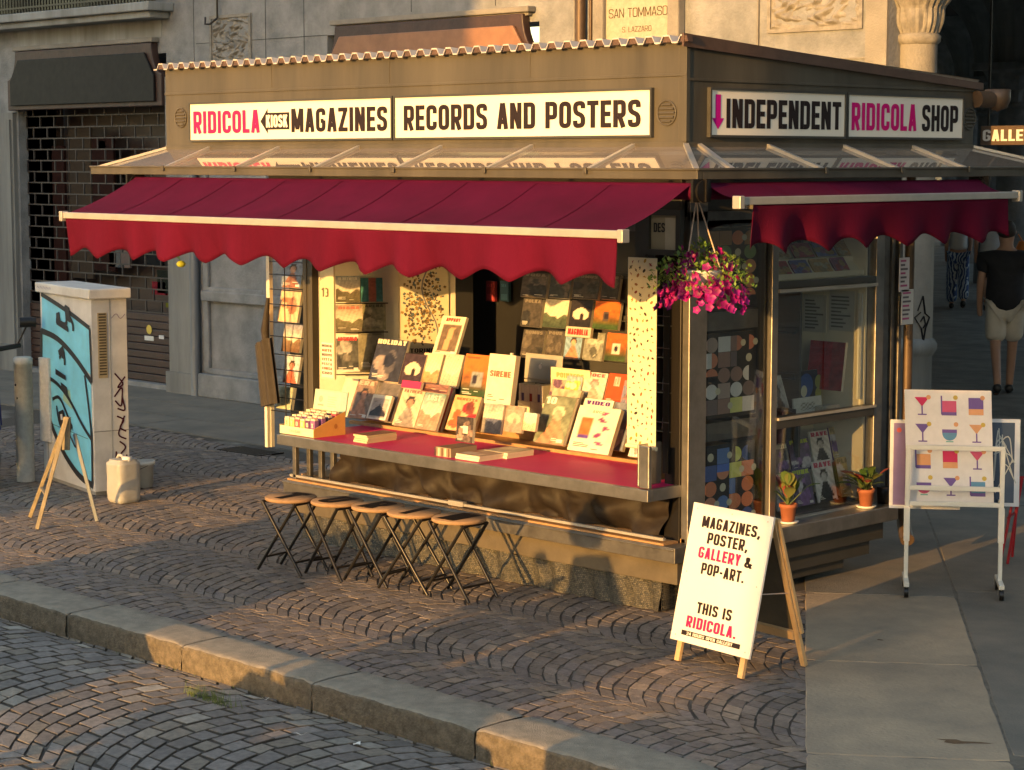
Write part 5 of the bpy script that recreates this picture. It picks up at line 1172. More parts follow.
# pattern banner
a = ony(627, 443, -.16); b = ony(655.5, 443, -.16); zt = ony(627, 257, -.16).z; W_ = b.x - a.x; H_ = zt - a.z
m = mb(); m.box(a.x, b.x, -.16, -.156, a.z, zt, (.76, .68, .46)); m.tube([(a.x - .005, -.158, a.z - .012), (b.x + .005, -.158, a.z - .012)], .012, 10, (.74, .66, .45)); rnd = random.Random(77); A = Vector((a.x, -.16, a.z))
pts = []
for k in range(900):
    u, v = rnd.uniform(.08, .92), rnd.uniform(.01, .99)
    if all(abs(u - p) * W_ > .028 or abs(v - q) * H_ > .028 for p, q in pts): pts.append((u, v))
for u, v in pts:
    P = A + X * u * W_ + Z * v * H_; c = rnd.choice([(.10, .05, .03), (.34, .14, .04), (.45, .25, .04), (.14, .12, .05), (.28, .05, .03), (.05, .04, .03)]); s_ = rnd.uniform(.008, .014); an = rnd.uniform(0, 6.28)
    r1 = Vector((math.cos(an), 0, math.sin(an))); r2 = Vector((-math.sin(an), 0, math.cos(an))); k = rnd.random()
    if k < .4: disc(m, P, r1, r2, s_, s_ * .6, c, n=8, off=.0012)
    elif k < .7: m.add([P + r1 * s_ - Y * .0012, P + r2 * s_ * .7 - Y * .0012, P - r1 * s_ - Y * .0012], [(0, 1, 2)], c)
    else: rect(m, P, r1, r2, -s_, s_, -s_ * .25, s_ * .25, c, off=.0012); rect(m, P, r2, -r1, -s_ * .7, s_ * .7, -s_ * .25, s_ * .25, c, off=.0016)
tag(m.build('pattern_banner', 'print'), 'tall cream banner printed with small brown motifs at the right counter end', 'banner')
# narrow rack right of the banner
nr = empty('magazine_rack', (-.13, 0, .7), 'narrow wire rack of grey magazines between the pattern banner and corner post', 'rack')
m = mb()
xs0, xs1 = ony(657, 440, -.02).x, ony(667, 440, -.02).x
for y_ in (302, 325, 357, 392, 431): z = ony(662, y_, -.02).z; m.box(xs0 - .02, xs1 + .02, -.02, .10, z - .006, z); m.tube([(xs0 - .02, -.03, z + .05), (xs1 + .02, -.03, z + .05)], .003, 5)
m.build('shelf', 'steel_worn', nr); m = mb(); m.box(xs0 - .03, xs0 - .022, -.02, .1, .7, 2.0); m.box(xs0 - .02, xs1 + .02, .102, .11, .7, 2.05); m.build('panel', 'kiosk_dark', nr)
for k, (yb_, yt_, c, n_) in enumerate(((324, 290, (.22, .2, .22), 'top'), (356, 328, (.32, .36, .46), 'second'), (391, 361, (.36, .40, .5), 'third'), (430, 397, (.40, .42, .5), 'bottom'))):
    leaned((657, yb_), (668.5, yb_ + 2), yt_, .04, 8, cov_blob(c, [tuple(q * .5 for q in c), (.6, .6, .62), (.4, .1, .05)], 30 + k), label='grey blue magazine on the %s shelf right of the pattern banner' % n_, group='magazines right of the pattern banner')
fr_ = empty('framed_window_card', (-.3, -.05, 1.75), 'dark frame holding a pale card under the right end of the front awning', 'frame')
a = ony(651, 249, -.10); b = ony(678, 249, -.10); zt = ony(651, 215, -.10).z; m = mb(); e = .03
for q in ((a.x - e, b.x + e, a.z - e, a.z), (a.x - e, b.x + e, zt, zt + e), (a.x - e, a.x, a.z, zt), (b.x, b.x + e, a.z, zt)): m.box(q[0], q[1], -.12, -.09, q[2], q[3])
m.box(a.x - .10, a.x - e, -.115, -.09, a.z - .14, zt + .04); m.build('frame', 'kiosk_dark', fr_)
m = mb(); m.box(a.x, b.x, -.10, -.095, a.z, zt, (.34, .30, .20)); text(m, 'DES', (a.x + .02, -.101, zt - .09), X, Z, .05, .08, (.03, .03, .03)); rect(m, Vector((a.x, -.10, a.z)), X, Z, .1, .17, 0, .17, (.5, .45, .33), off=.001); m.build('card', 'print', fr_)
# hanging folded cloth at the left
m = mb(); c0 = ony(267, 300, .37)
P = [ony(268, 298, .37), ony(265, 330, .37), ony(267, 355, .37)]; m.tube([P[0], P[1], P[2]], [.012, .03, .02], 10)
q = [ony(255, 345, .36), ony(270, 337, .36), ony(278, 403, .36), ony(261, 407, .36)]
m.grid(lambda u, v: tuple(q[0].lerp(q[1], u).lerp(q[3].lerp(q[2], u), v) + Vector((0, -.025 * math.sin(u * 3.14) + .012 * math.sin(u * 16), 0))), 16, 8, smooth=True)
m.grid(lambda u, v: tuple(q[0].lerp(q[1], u).lerp(q[3].lerp(q[2], u), v) + Vector((0, .02, 0))), 16, 8, smooth=True)
tag(m.build('folded_parasol', 'cloth_dark'), 'folded dark brown parasol hanging at the left end of the kiosk', 'parasol')
# lemon hanging at the left
m = mb(); c = ony(181, 264, -.75); m.lathe([(.001, -.022), (.02, -.016), (.032, 0), (.02, .016), (.001, .022)], 14, c, (.45, .5, .05)); 
for k in range(3): m.add([c + Z * .02, c + Vector((-.07 - .03 * k, .01 * k, .05 + .02 * k)), c + Vector((-.10 - .05 * k, .02 * k, .10)), c + Vector((-.05 - .03 * k, 0, .09))], [(0, 1, 2, 3)], (.12, .2, .03))
tag(m.build('plant_sprig', 'leaf'), 'yellow green fruit sprig hanging under the left part of the front awning', 'plant')

# ---------------- inside the right window
def sideprint(bl, br, topy, X0, cf, lean=12, **k):
    a = onx(*bl, X0); W_ = onx(br[0], br[1], X0).y - a.y; L = R(lean); up = Vector((-math.sin(L), 0, math.cos(L))); lo, hi = .01, 1.2
    for _ in range(30):
        h = (lo + hi) / 2
        if proj(a + up * h)[1] > topy: lo = h
        else: hi = h
    return printed(k.pop('name', 'magazine'), a, Y, up, W_, lo, .01, cf, **k)
GU = 'booklets on the sloping racks in the upper side window'
rnd = random.Random(12); cs = [(.34, .05, .05), (.10, .11, .30), (.42, .26, .08), (.22, .08, .16), (.42, .38, .25)]
k = 0
for r, (yb_, yt_, X0) in enumerate(((278, 262, -.06), (259, 245, -.14), (246, 232, -.22))):
    xs = [775, 796, 818, 840, 858] if r else [774, 797, 817, 838, 855]
    for i in range(4):
        if r == 2 and i > 2: continue
        sideprint((xs[i], yb_ - i * 1.2), (xs[i + 1] - 3, yb_ - 1 - i * 1.2), yt_ - i * 1.4, X0, cov_blob(cs[k % 5], [cs[(k + 2) % 5], (.3, .22, .1)], k), 35, name='booklet', label='dark small booklet, %s on the %s sloping rack of the upper side window' % (nthw[i], ['lowest', 'middle', 'highest'][r]), cat='booklet', group=GU); k += 1
m = mb()
for z, X0 in ((1.785, -.05), (1.86, -.13), (1.93, -.21)): m.bar((X0, .76, z), (X0, 1.67, z), .006, .03)
m.prism([(-.05, .75, 1.77), (-.05, 1.68, 1.77), (-.36, 1.68, 2.07), (-.36, .75, 2.07)], (-.01, 0, -.01)); KP('sloping_rack', m, 'cream')
GLc = 'magazines in the lower side case'
lows = [[(777, 792, 478, 445), (793, 813, 472, 440), (815, 833, 466, 432), (834, 853, 460, 428)], [(777, 795, 512, 474), (797, 815, 507, 470), (819, 838, 503, 462), (842, 862, 497, 458)]]
tt = [['RUDEZZA', 'PUNK', 'RAVE', 'FLANEUR'], ['RUDO', 'PUNK', 'RAVE', 'PLANT']]; cl_ = [(.26, .22, .18), (.12, .09, .18), (.6, .58, .55), (.5, .38, .18)]
tcs = [(.7, .65, .45), (.50, .58, .06), (.5, .06, .12), (.3, .24, .1)]
for r in (0, 1):
    for i, (xa, xb, yb_, yt_) in enumerate(lows[r]):
        cf = cov_port((.66, .64, .62), (.48, .46, .44), (.02, .02, .02), hair=(.03, .03, .03)) if i == 2 else cov_blob(cl_[i], [(.55, .52, .56), (.02, .02, .03), (.22, .12, .30)], 40 + i + r * 4)
        sideprint((xa, yb_), (xb, yb_ - 2.5), yt_, -.10 if r else -.20, cf, 14, title=tt[r][i], tcol=tcs[i], ty=.84, th_=.12, tw=.9, label='%s magazine, %s in the %s row of the lower side case' % (['black and yellow', 'black and purple', 'white portrait', 'ochre'][i], nthw[i], ['upper', 'lower'][r]), group=GLc)
sideprint((777, 420), (792, 417), 377, -.18, cov_port((.5, .45, .4), (.2, .14, .1), (.15, .1, .08)), 20, border=.05, name='art_print', label='white bordered art print leaning inside the left of the side window', cat='print')
sideprint((795, 400), (818, 397), 372, -.26, cov_plain((.012, .012, .02)), 3, name='art_board', label='dark art board with a blue disc inside the side window', cat='picture')
m = mb(); a = onx(806, 386, -.255); disc(m, a, Y, Z, .07, .075, (.03, .08, .28)); disc(m, a - Y * .02 - Z * .03, Y, Z, .03, .035, (.6, .6, .45), off=.001); disc(m, a + Y * .12 + Z * .02, Y, Z, .035, .04, (.3, .3, .05), off=.001); disc(m, a + Y * .12 - Z * .05, Y, Z, .03, .035, (.3, .3, .05), off=.001); m.build('coloured_disc', 'print', bpy.data.objects['art_board'])
leaned((806, 388), (841, 390), 340, 1.52, 8, lambda u, v: (.40, .02, .02) if u < .62 else (.30, .04, .03), name='red_board', border=.0, label='red art board standing inside the side window', cat='picture')
sideprint((794, 417), (822, 413), 399, -.14, lambda u, v: (.28, .25, .2) if .25 < u < .75 and .3 < v < .7 and math.sin(u * 40) * math.sin(v * 30) > 0 else (.62, .6, .55), 4, name='card_box', label='white card with a small drawing inside the side window', cat='card')
for (x0, x1, y0, y1, n_) in ((803, 826, 331, 294, 'left'), (829, 854, 330, 290, 'right')):
    a = ony(x0, y0, 1.655); o = leaned((x0, y0), (x1, y0), y1, 1.655, 0, cov_plain((.5, .48, .44)), name='price_list', th=.003, label='printed price list pinned to the end wall inside the side window, %s sheet' % n_, cat='notice', nu=2, nv=2)
    m = mb(); rnd = random.Random(x0); W_ = ony(x1, y0, 1.655).x - a.x; H_ = ony(x0, y1, 1.655).z - a.z
    for k in range(9): rect(m, a - Y * .002 + Z * (.02 + k * (H_ - .04) / 9), X, Z, .015, .015 + W_ * rnd.uniform(.4, .8), 0, .010, (.06, .06, .05))
    m.build('printed_lines', 'print', o)
m = mb(); a = onx(785, 425, -.03); m.box(-.16, -.05, a.y, a.y + .13, .956, 1.02); tag(m.build('wooden_box', 'brown_wood', bevel=.004), 'small dark wooden box on the ledge inside the side window', 'box')
m = mb(); a = onx(823, 414, -.06); m.box(-.12, -.06, a.y, a.y + .16, .956, 1.01, (.4, .38, .33)); tag(m.build('stack_of_cards', 'print'), 'low stack of grey cards on the ledge inside the side window', 'cards')
a = ony(857, 412, 1.64); b = ony(869, 412, 1.64); m = mb(); m.box(a.x, min(b.x, -.035), 1.63, 1.64, 1.03, 1.66, (.50, .52, .52)); m.build('inner_mirror_strip', 'print', kiosk)
# papers taped inside kiosk door at right side handled by the column
for (x0, x1, y0, y1, c_, lb) in ((899, 909, 292, 258, (.62, .58, .6), 'upper grey pink paper notice taped to the brown pipe'), (901, 913, 325, 290, (.55, .54, .52), 'lower grey paper notice taped to the brown pipe')):
    a = onx(x0, y0, .056); b = onx(x1, y0, .056); zt = onx(x0, y1, .056).z; m = mb(); m.box(.053, .056, a.y, b.y, a.z, zt, c_); rnd = random.Random(x0)
    for k in range(7): rect(m, Vector((.056, a.y, a.z + .03 + k * (zt - a.z) / 8.2)), Y, Z, .012, .012 + (b.y - a.y) * rnd.uniform(.4, .75), 0, .012, (.12, .1, .12) if k % 3 else (.4, .08, .2), off=.001)
    tag(m.build('paper_notice', 'print'), lb, 'notice')
# plants on the sill
def potplant(px_, py_, kind, lb):
    a = onx(px_, py_, .10); e = empty('potted_plant', (a.x, a.y, .406), lb, 'plant', 'potted plants on the side sill')
    m = mb(); m.lathe([(.001, .012), (.036, .012), (.046, .09), (.052, .092), (.052, .112), (.046, .112), (.044, .10), (.001, .10)], 20, (a.x, a.y, .406)); p = m.build('pot', 'terracotta', e)
    m = mb(); m.lathe([(.001, 0), (.05, 0), (.062, .012), (.058, .014), (.001, .006)], 20, (a.x, a.y, .4062)); m.build('saucer', 'plastic_white', e)
    rnd = random.Random(int(px_)); m = mb()
    for k in range(24):
        an = rnd.uniform(0, 6.28); L = rnd.uniform(.09, .17); tilt = rnd.uniform(.25, 1.1) if kind else rnd.uniform(.1, .8); w_ = L * .22
        b = Vector((a.x, a.y, .505)); d = Vector((math.cos(an) * math.sin(tilt), math.sin(an) * math.sin(tilt), math.cos(tilt))); st = b + d * rnd.uniform(.02, .12); sd_ = d.cross(Z).normalized()
        if sd_.length < .5: sd_ = X
        m.tube([b, st], .003, 5, (.10, .14, .04)); c = rnd.choice([(.08, .13, .03), (.04, .09, .02), (.17, .18, .05)]) if rnd.random() > (.22 if not kind else .05) else (.24, .05, .04)
        dr = d - Z * .35; v = []
        for j, (s_, ww) in enumerate(((0, .05), (.25, .8), (.5, 1), (.75, .75), (1, .02))): q = st + d * L * s_ - Z * (.10 * L * s_ * s_ * 4); v += [q - sd_ * w_ * ww, q + Z * .006 * (1 - abs(s_ - .5)), q + sd_ * w_ * ww]
        m.add(v, [(j * 3 + i, j * 3 + i + 1, j * 3 + i + 4, j * 3 + i + 3) for j in range(4) for i in range(2)], c, smooth=True)
    m.build('leaves', 'leaf', e)
potplant(788, 523, 0, 'potted plant with reddish leaves on the left part of the side sill')
potplant(866, 503, 1, 'potted plant with drooping green leaves at the right end of the side sill')
m = mb(); a = onx(879, 502, .05); m.lathe([(.001, 0), (.035, 0), (.042, .10), (.04, .10), (.001, .09)], 16, (.08, a.y, .407)); tag(m.build('flower_pot', 'black_metal'), 'empty black flower pot at the far end of the side sill', 'pot')
# hanging basket
hk = ony(697, 196, -.60); bc = ony(702, 272, -.60)
hb = empty('hanging_basket', (bc.x, -.6, bc.z), 'white hanging basket overflowing with magenta petunias at the kiosk corner', 'hanging basket')
m = mb(); m.lathe([(.001, -.11), (.06, -.11), (.105, .0), (.11, .01), (.10, .012), (.001, 0)], 20, (bc.x, -.6, bc.z)); m.build('basket', 'plastic_white', hb)
m = mb()
for k in range(3): an = 2.09 * k + .3; m.tube([(hk.x, -.6, hk.z), (bc.x + .10 * math.cos(an), -.6 + .10 * math.sin(an), bc.z + .01)], .004, 6)
m.tube([(hk.x, -.6, hk.z - .01), (hk.x, -.6, hk.z + .02), (hk.x - .02, -.6, hk.z + .05), (hk.x, -.6, hk.z + .08), (hk.x + .02, -.6, 2.36)], .004, 6); m.build('rope', 'rope', hb)
rnd = random.Random(3); m = mb()
for k in range(900):
    an = rnd.uniform(0, 6.28); r = rnd.uniform(0, .20) ** .9; h = rnd.uniform(-.12, .12) * (1 - r * 2.2) + .05 - r * .35
    p = Vector((bc.x + r * math.cos(an) * 1.25, -.6 + r * math.sin(an), bc.z + h)); d = Vector((rnd.uniform(-1, 1), rnd.uniform(-1, 1), rnd.uniform(-.2, 1.2))).normalized(); s_ = d.cross(Z).normalized(); L = rnd.uniform(.018, .04)
    c = rnd.choice([(.22, .36, .05), (.14, .25, .04), (.32, .42, .08), (.09, .17, .04)]); m.add([p, p + d * L * .5 + s_ * L * .28, p + d * L, p + d * L * .5 - s_ * L * .28], [(0, 1, 2, 3)], c)
m.build('foliage', 'leaf', hb)
m = mb()
for k in range(230):
    an = rnd.uniform(0, 6.28); r = rnd.uniform(.08, .20); z = -.02 - .13 * (r - .08) / .12 + rnd.uniform(-.05, .05)
    if rnd.random() < .18: z += .12; r *= .8
    c0 = Vector((bc.x + r * math.cos(an) * 1.35, -.6 + r * math.sin(an), bc.z + z)); nrm = (Vector((math.cos(an), math.sin(an), rnd.uniform(-.1, .6)))).normalized(); u_ = nrm.cross(Z).normalized(); v_ = u_.cross(nrm); rr = rnd.uniform(.016, .026)
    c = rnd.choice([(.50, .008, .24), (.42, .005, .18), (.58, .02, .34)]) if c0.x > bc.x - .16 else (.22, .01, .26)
    vs = [c0 - nrm * .012] + [c0 + nrm * (.004 if j % 2 else -.001) + (u_ * math.cos(j * math.pi / 5) + v_ * math.sin(j * math.pi / 5)) * rr * (1.05 if j % 2 else .8) for j in range(10)]
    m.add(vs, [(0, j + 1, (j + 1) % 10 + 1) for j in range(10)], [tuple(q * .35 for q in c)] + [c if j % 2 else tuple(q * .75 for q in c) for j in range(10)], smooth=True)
m.build('petunia_flowers', 'petal', hb)

# ================================================================== THINGS ON THE PAVEMENT
# folding stools
let = ['T', 'U', 'R', 'I', 'N']
SP = [(291, 496), (337, 500), (378, 505), (414, 511), (459, 517)]
nm = ['first', 'second', 'third', 'fourth', 'fifth']
ZS = .455
def stool(c, ang, L_, lb):
    e = empty('folding_stool', (c.x, c.y, 0), lb, 'stool', 'folding stools in front of the counter'); r = .155
    m = mb(); m.lathe([(.001, ZS - .022), (r - .006, ZS - .022), (r, ZS - .016), (r, ZS - .005), (r - .005, ZS), (.001, ZS)], 36, (c.x, c.y, 0), (.34, .215, .12))
    rt = Vector((math.cos(ang), math.sin(ang), 0)); up = Vector((-math.sin(ang), math.cos(ang), 0)); h = .235; g_ = _g(.46, .17); w_ = text_width(L_, g_, 0) * h * 1.25
    text(m, L_, Vector((c.x, c.y, ZS + .0005)) - up * h / 2 - rt * w_ / 2, rt, up, h, w_, (.012, .008, .007), t=.22, w=.5)
    m.build('seat', 'matte', e, bevel=0)
    m = mb(); a = ang; ax = Vector((math.cos(a), math.sin(a), 0)); by = Vector((-math.sin(a), math.cos(a), 0)); C0 = Vector((c.x, c.y, 0)); s = []
    for k, (sg, wd) in enumerate(((1, .115), (-1, .098))):
        lg = mb()
        for q in (-1, 1): lg.tube([C0 + by * q * wd + ax * sg * .185 + Z * .008, C0 + by * q * wd - ax * sg * .125 + Z * (ZS - .028)], .010, 10)
        lg.tube([C0 - by * wd + ax * sg * .135 + Z * .085, C0 + by * wd + ax * sg * .135 + Z * .085], .007, 8); lg.tube([C0 - by * wd - ax * sg * .125 + Z * (ZS - .03), C0 + by * wd - ax * sg * .125 + Z * (ZS - .03)], .008, 8)
        f_ = lg.build('leg_frame', 'black_metal', e)
    return e
for i, p in enumerate(SP):
    c = onz(p[0], p[1], ZS); stool(c, R([8, -2, 4, 10, 3][i]), let[i], 'folding stool with letter %s on its round seat, %s from the left' % (let[i], nm[i]))
# A-board
ab = empty('sandwich_board', (.9, -.7, 0), 'white sandwich board advertising magazines, posters and gallery, on the cobbles', 'sandwich board')
A0 = ony(670, 641, -.86); B0 = ony(750, 662, -.86); fl, fr2 = onz(682, 662), onz(739, 678)
bt = A0.z
F0 = Vector((A0.x, -.86, .105)); rtv = Vector((onz(739, 678).x - onz(682, 662).x, onz(739, 678).y - onz(682, 662).y, 0)).normalized()
TL = ony(692, 503, -.72); 
L = R(13); nb = Vector((rtv.y, -rtv.x, 0)); upv = (Z * math.cos(L) - nb * math.sin(L)).normalized()
lo, hi = .3, 1.2
for _ in range(30):
    h = (lo + hi) / 2
    if proj(F0 + upv * h)[1] > 502: lo = h
    else: hi = h
BH = lo; lo, hi = .2, .9
for _ in range(30):
    h = (lo + hi) / 2
    if proj(F0 + rtv * h)[0] < 749: lo = h
    else: hi = h
BW = lo; nf = rtv.cross(upv)
m = mb(); m.prism([F0, F0 + rtv * BW, F0 + rtv * BW + upv * BH, F0 + upv * BH], -nf * .012, (.76, .73, .67))
def bt_(s, y, h, x0, x1, c): text(m, s, F0 + upv * BH * y + rtv * BW * x0, rtv, upv, BH * h, BW * (x1 - x0), c, t=.185, w=.47, sp=.08)
bt_('MAGAZINES,', .835, .082, .15, .88, BK); bt_('POSTER,', .725, .082, .25, .76, BK); bt_('GALLERY', .615, .082, .17, .70, (.62, .01, .10)); bt_('&', .615, .075, .75, .84, BK); bt_('POP-ART.', .505, .082, .24, .78, BK)
bt_('THIS IS', .225, .080, .27, .71, BK); bt_('RIDICOLA.', .112, .082, .17, .80, (.62, .01, .10))
rect(m, F0 + nf * .001, rtv, upv, BW * .13, BW * .87, BH * .05, BH * .085, BK); text(m, '24 HOURS OPEN GALLERY', F0 + upv * BH * .056 + rtv * BW * .2 + nf * .001, rtv, upv, BH * .023, BW * .58, (.75, .7, .6), t=.15)
for u, v in ((.06, .96), (.5, .965), (.94, .96), (.06, .5), (.94, .5), (.06, .04), (.5, .03), (.94, .04)): disc(m, F0 + rtv * BW * u + upv * BH * v, rtv, upv, .004, .004, (.45, .42, .38), off=.001, n=8)
m.build('front_panel', 'sign_white', ab, bevel=.002)
back_up = (Z * math.cos(R(24)) + nb * math.sin(R(24)) * 0 + Y * 0).normalized()
apex = F0 + upv * BH; bd = -nb
def leg(base, top, n_): q = mb(); q.bar(base, top, .032, .02, up=nb); return q.build(n_, 'pine', ab, bevel=.002)
for k in (.10, .90):
    o_ = F0 + rtv * BW * k - nf * .024; f = o_ - upv * (o_.z / upv.z); leg(f + upv * .004, o_ + upv * (BH - .01), 'leg')
bo = []
lean2 = R(17); up2 = (Z * math.cos(lean2) + nb * math.sin(lean2)).normalized(); hb_ = apex.z / up2.z
bk_base = apex - nf * .03 - up2 * hb_
for k in (.07, .93):
    o_ = bk_base + rtv * BW * k; leg(o_ + up2 * .012, o_ + up2 * (hb_ - .01), 'leg')
m = mb(); q0 = bk_base + up2 * .19 + rtv * BW * .01; n2 = rtv.cross(up2)
m.prism([q0, q0 + rtv * BW * .98, q0 + rtv * BW * .98 + up2 * (hb_ - .2), q0 + up2 * (hb_ - .2)], -n2 * .0 + nb * -.0 - Vector((0, 0, 0)) + (-n2) * .014 if n2.dot(nb) > 0 else n2 * .014); m.build('rear_panel', 'pine', ab)
m = mb(); q = bk_base + n2 * .012 + up2 * .18; m.bar(q + rtv * BW * .09, q + rtv * BW * .91, .02, .045, up=up2); q = bk_base + n2 * .012 + up2 * (hb_ - .08); m.bar(q + rtv * BW * .09, q + rtv * BW * .91, .02, .05, up=up2); m.build('cross_rail', 'pine', ab)
m = mb(); m.prism([q0 + n2 * .001 + rtv * .03, q0 + n2 * .001 + rtv * (BW * .95), q0 + n2 * .001 + rtv * BW * .95 + up2 * (hb_ - .26), q0 + n2 * .001 + rtv * .03 + up2 * (hb_ - .26)], n2 * .002); m.build('rear_backing', 'mdf', ab)
m = mb(); a = F0 + upv * BH * .45 + rtv * BW * .93 - nf * .03; b = bk_base + up2 * hb_ * .5 + rtv * BW * .93; m.tube([a, b], .003, 6); m.build('spreader_cord', 'rope', ab)
# wheeled poster rack
wr = empty('poster_rack', (.7, 1.4, 0), 'white wheeled metal rack holding large posters, right of the kiosk', 'poster rack')
pl = onz(906, 597); pr = onz(1001, 600); pl2 = onz(897, 583); pr2 = onz(986, 583)
rv = (Vector((pr.x - pl.x, pr.y - pl.y, 0))).normalized(); bv = Vector((-rv.y, rv.x, 0)); RW = (pr - pl).length
O = Vector((pl.x, pl.y, 0)) + bv * .12
def zz(px_, py_, P0): d = _ray(px_, py_); t = ((P0 - CAM).dot(bv)) / d.dot(bv); return CAM + d * t
m = mb()
for k, s in ((0, 1), (RW, -1)):
    b_ = O + rv * k; m.box(0, 0, 0, 0, 0, 0) if 0 else None
    m.bar(b_ - bv * .15 + Z * .075, b_ + bv * .17 + Z * .075, .03, .025); m.bar(b_ + Z * .085, b_ + Z * .42, .024, .024, up=bv)
    m.bar(b_ + Z * .30, b_ + Z * .98 if 0 else b_ + Z * .50, .034, .034, up=bv)
fz0 = zz(905, 503, O).z; fz1 = zz(905, 447, O).z
za, zb_ = fz0, fz1
for k in (0, RW): m.bar(O + rv * k + Z * .42, O + rv * k + Z * zb_, .026, .026, up=bv)
for z in (za, za + (zb_ - za) * .28, zb_): m.bar(O - rv * .012 + Z * z, O + rv * (RW + .012) + Z * z, .02, .026)
for z in (za,): m.bar(O + bv * .2 - rv * .012 + Z * z, O + bv * .2 + rv * (RW + .012) + Z * z, .02, .026)
for k in (0, RW): m.bar(O + rv * k + Z * za, O + rv * k + bv * .2 + Z * za, .02, .02); m.bar(O + rv * k + bv * .2 + Z * za, O + rv * k + bv * .24 + Z * (zb_ + .08), .02, .02, up=bv)
m.bar(O + bv * .24 + Z * (zb_ + .08), O + bv * .24 + rv * RW + Z * (zb_ + .08), .02, .02); m.build('frame', 'rack_white', wr, bevel=.003)
for k in (0, RW):
    for s in (-.135, .155):
        c = O + rv * k + bv * s; m = mb(); m.tube([c - rv * .012 + Z * .03, c + rv * .012 + Z * .03], .03, 16); w_ = m.build('wheel', 'black_metal', wr)
        m = mb(); m.box(c.x - .008, c.x + .008, c.y - .008, c.y + .008, .05, .066); m.bar(c - rv * .018 + Z * .03, c - rv * .018 + Z * .062, .02, .004, up=rv); m.build('fork', 'steel', w_)
# posters in the rack
def board(o, r_, u_, W_, H_, th, name, lb, paint, base=(.74, .72, .70), ct='poster'):
    m = mb(); n_ = r_.cross(u_); m.prism([o, o + r_ * W_, o + r_ * W_ + u_ * H_, o + u_ * H_], -n_ * th, base); paint(m, o + n_ * .001, r_, u_, W_, H_); return tag(m.build(name, 'print'), lb, ct)
def drinks(m, o, r_, u_, W_, H_):
    PK, PU, YE, OR, BL = (.62, .03, .12), (.17, .10, .32), (.6, .42, .08), (.72, .35, .16), (.12, .28, .42)
    rnd = random.Random(4)
    for j in range(4):
        for i in range(3):
            c = o + r_ * W_ * (.20 + .31 * i) + u_ * H_ * (.86 - .235 * j); k = (j * 3 + i) % 5; w_ = W_ * .085; h_ = H_ * .075; cc = [PK, (.62, .10, .2), PU, BL, OR][(i + j * 2) % 5]
            n_ = r_.cross(u_) * .0006
            if k in (0, 3):
                m.add([c - r_ * w_ + u_ * h_ + n_, c - u_ * h_ * .1 + n_, c + r_ * w_ + u_ * h_ + n_], [(0, 1, 2)], cc); rect(m, c + n_, r_, u_, -.004, .004, -h_, 0, PU); rect(m, c + n_, r_, u_, -w_ * .6, w_ * .6, -h_ * 1.1, -h_ * .95, PU)
            elif k == 1:
                rect(m, c + n_, r_, u_, -w_, w_, -h_, h_ * .6, cc); rect(m, c + n_ * 2, r_, u_, -w_, w_, -h_ * 1.1, -h_ * .7, PU); rect(m, c + n_ * 2, r_, u_, -w_ * 1.1, -w_ * .9, -h_, h_ * 1.2, PU)
            elif k == 2:
                rect(m, c + n_, r_, u_, -w_, w_, -h_, h_, cc); rect(m, c + n_ * 2, r_, u_, -w_, w_, -h_, -h_ * .3, OR)
            else:
                disc(m, c + n_, r_, u_, w_, h_ * .9, cc, a0=math.pi, a1=2 * math.pi); rect(m, c + n_, r_, u_, -w_, w_, 0, h_ * .4, PU); rect(m, c + n_, r_, u_, -w_ * .5, w_ * .5, -h_ * 1.1, -h_ * .95, (.2, .45, .4))
            disc(m, c + r_ * w_ * .9 + u_ * h_ + n_ * 3, r_, u_, w_ * .32, w_ * .32, YE if (i + j) % 2 else OR, n=12)
P0 = O + bv * .05; bl_ = zz(912, 503, P0); tl_ = zz(899, 390, P0 + bv * .0); wpx = zz(992, 503, P0)
up3 = (Z + bv * .10).normalized(); zb3 = bl_
tW = (zz(993, 503, P0) - zz(906, 503, P0)).length; st = zz(907, 503, P0); Hh = (zz(905, 390, P0).z - st.z) * 1.0
board(st - rv * .0, rv, (up3 - rv * .04).normalized(), tW, Hh, .006, 'drinks_poster', 'large white poster of twelve coloured cocktail drawings in the wheeled rack', drinks, (.76, .72, .70))
def p_left(m, o, r_, u_, W_, H_): rect(m, o, r_, u_, .02, W_ - .02, .02, H_ - .02, (.30, .20, .34)); disc(m, o + r_ * .05 + u_ * (H_ - .06), r_, u_, .014, .014, (.7, .12, .08), off=.001); disc(m, o + r_ * .2 + u_ * .2, r_, u_, .08, .13, (.12, .25, .4), off=.001)
def p_right(m, o, r_, u_, W_, H_):
    rect(m, o, r_, u_, .0, W_ - .03, .02, H_ - .02, (.06, .085, .13)); rnd = random.Random(8)
    for k in range(9): ribbon3(m, [(W_ * rnd.uniform(.6, .95), H_ * rnd.uniform(.1, .9)) for _ in range(3)], o, r_, u_, .006, (.5, .5, .45), off=.001 + k * .0003)
    disc(m, o + r_ * W_ * .45 + u_ * H_ * .85, r_, u_, .05, .05, (.4, .08, .12), off=.0045)
P1 = O + bv * .11; st = zz(889, 508, P1); board(st, rv, up3, (zz(960, 508, P1) - st).length, zz(889, 420, P1).z - st.z, .012, 'purple_poster', 'purple poster in a white border behind the cocktail poster, left side', p_left)
P2 = O + bv * .15; st = zz(950, 505, P2); board(st, rv, up3, (zz(1019, 505, P2) - st).length, zz(1019, 420, P2).z - st.z, .03, 'dark_blue_poster', 'dark blue poster in a white border behind the cocktail poster, right side', p_right)
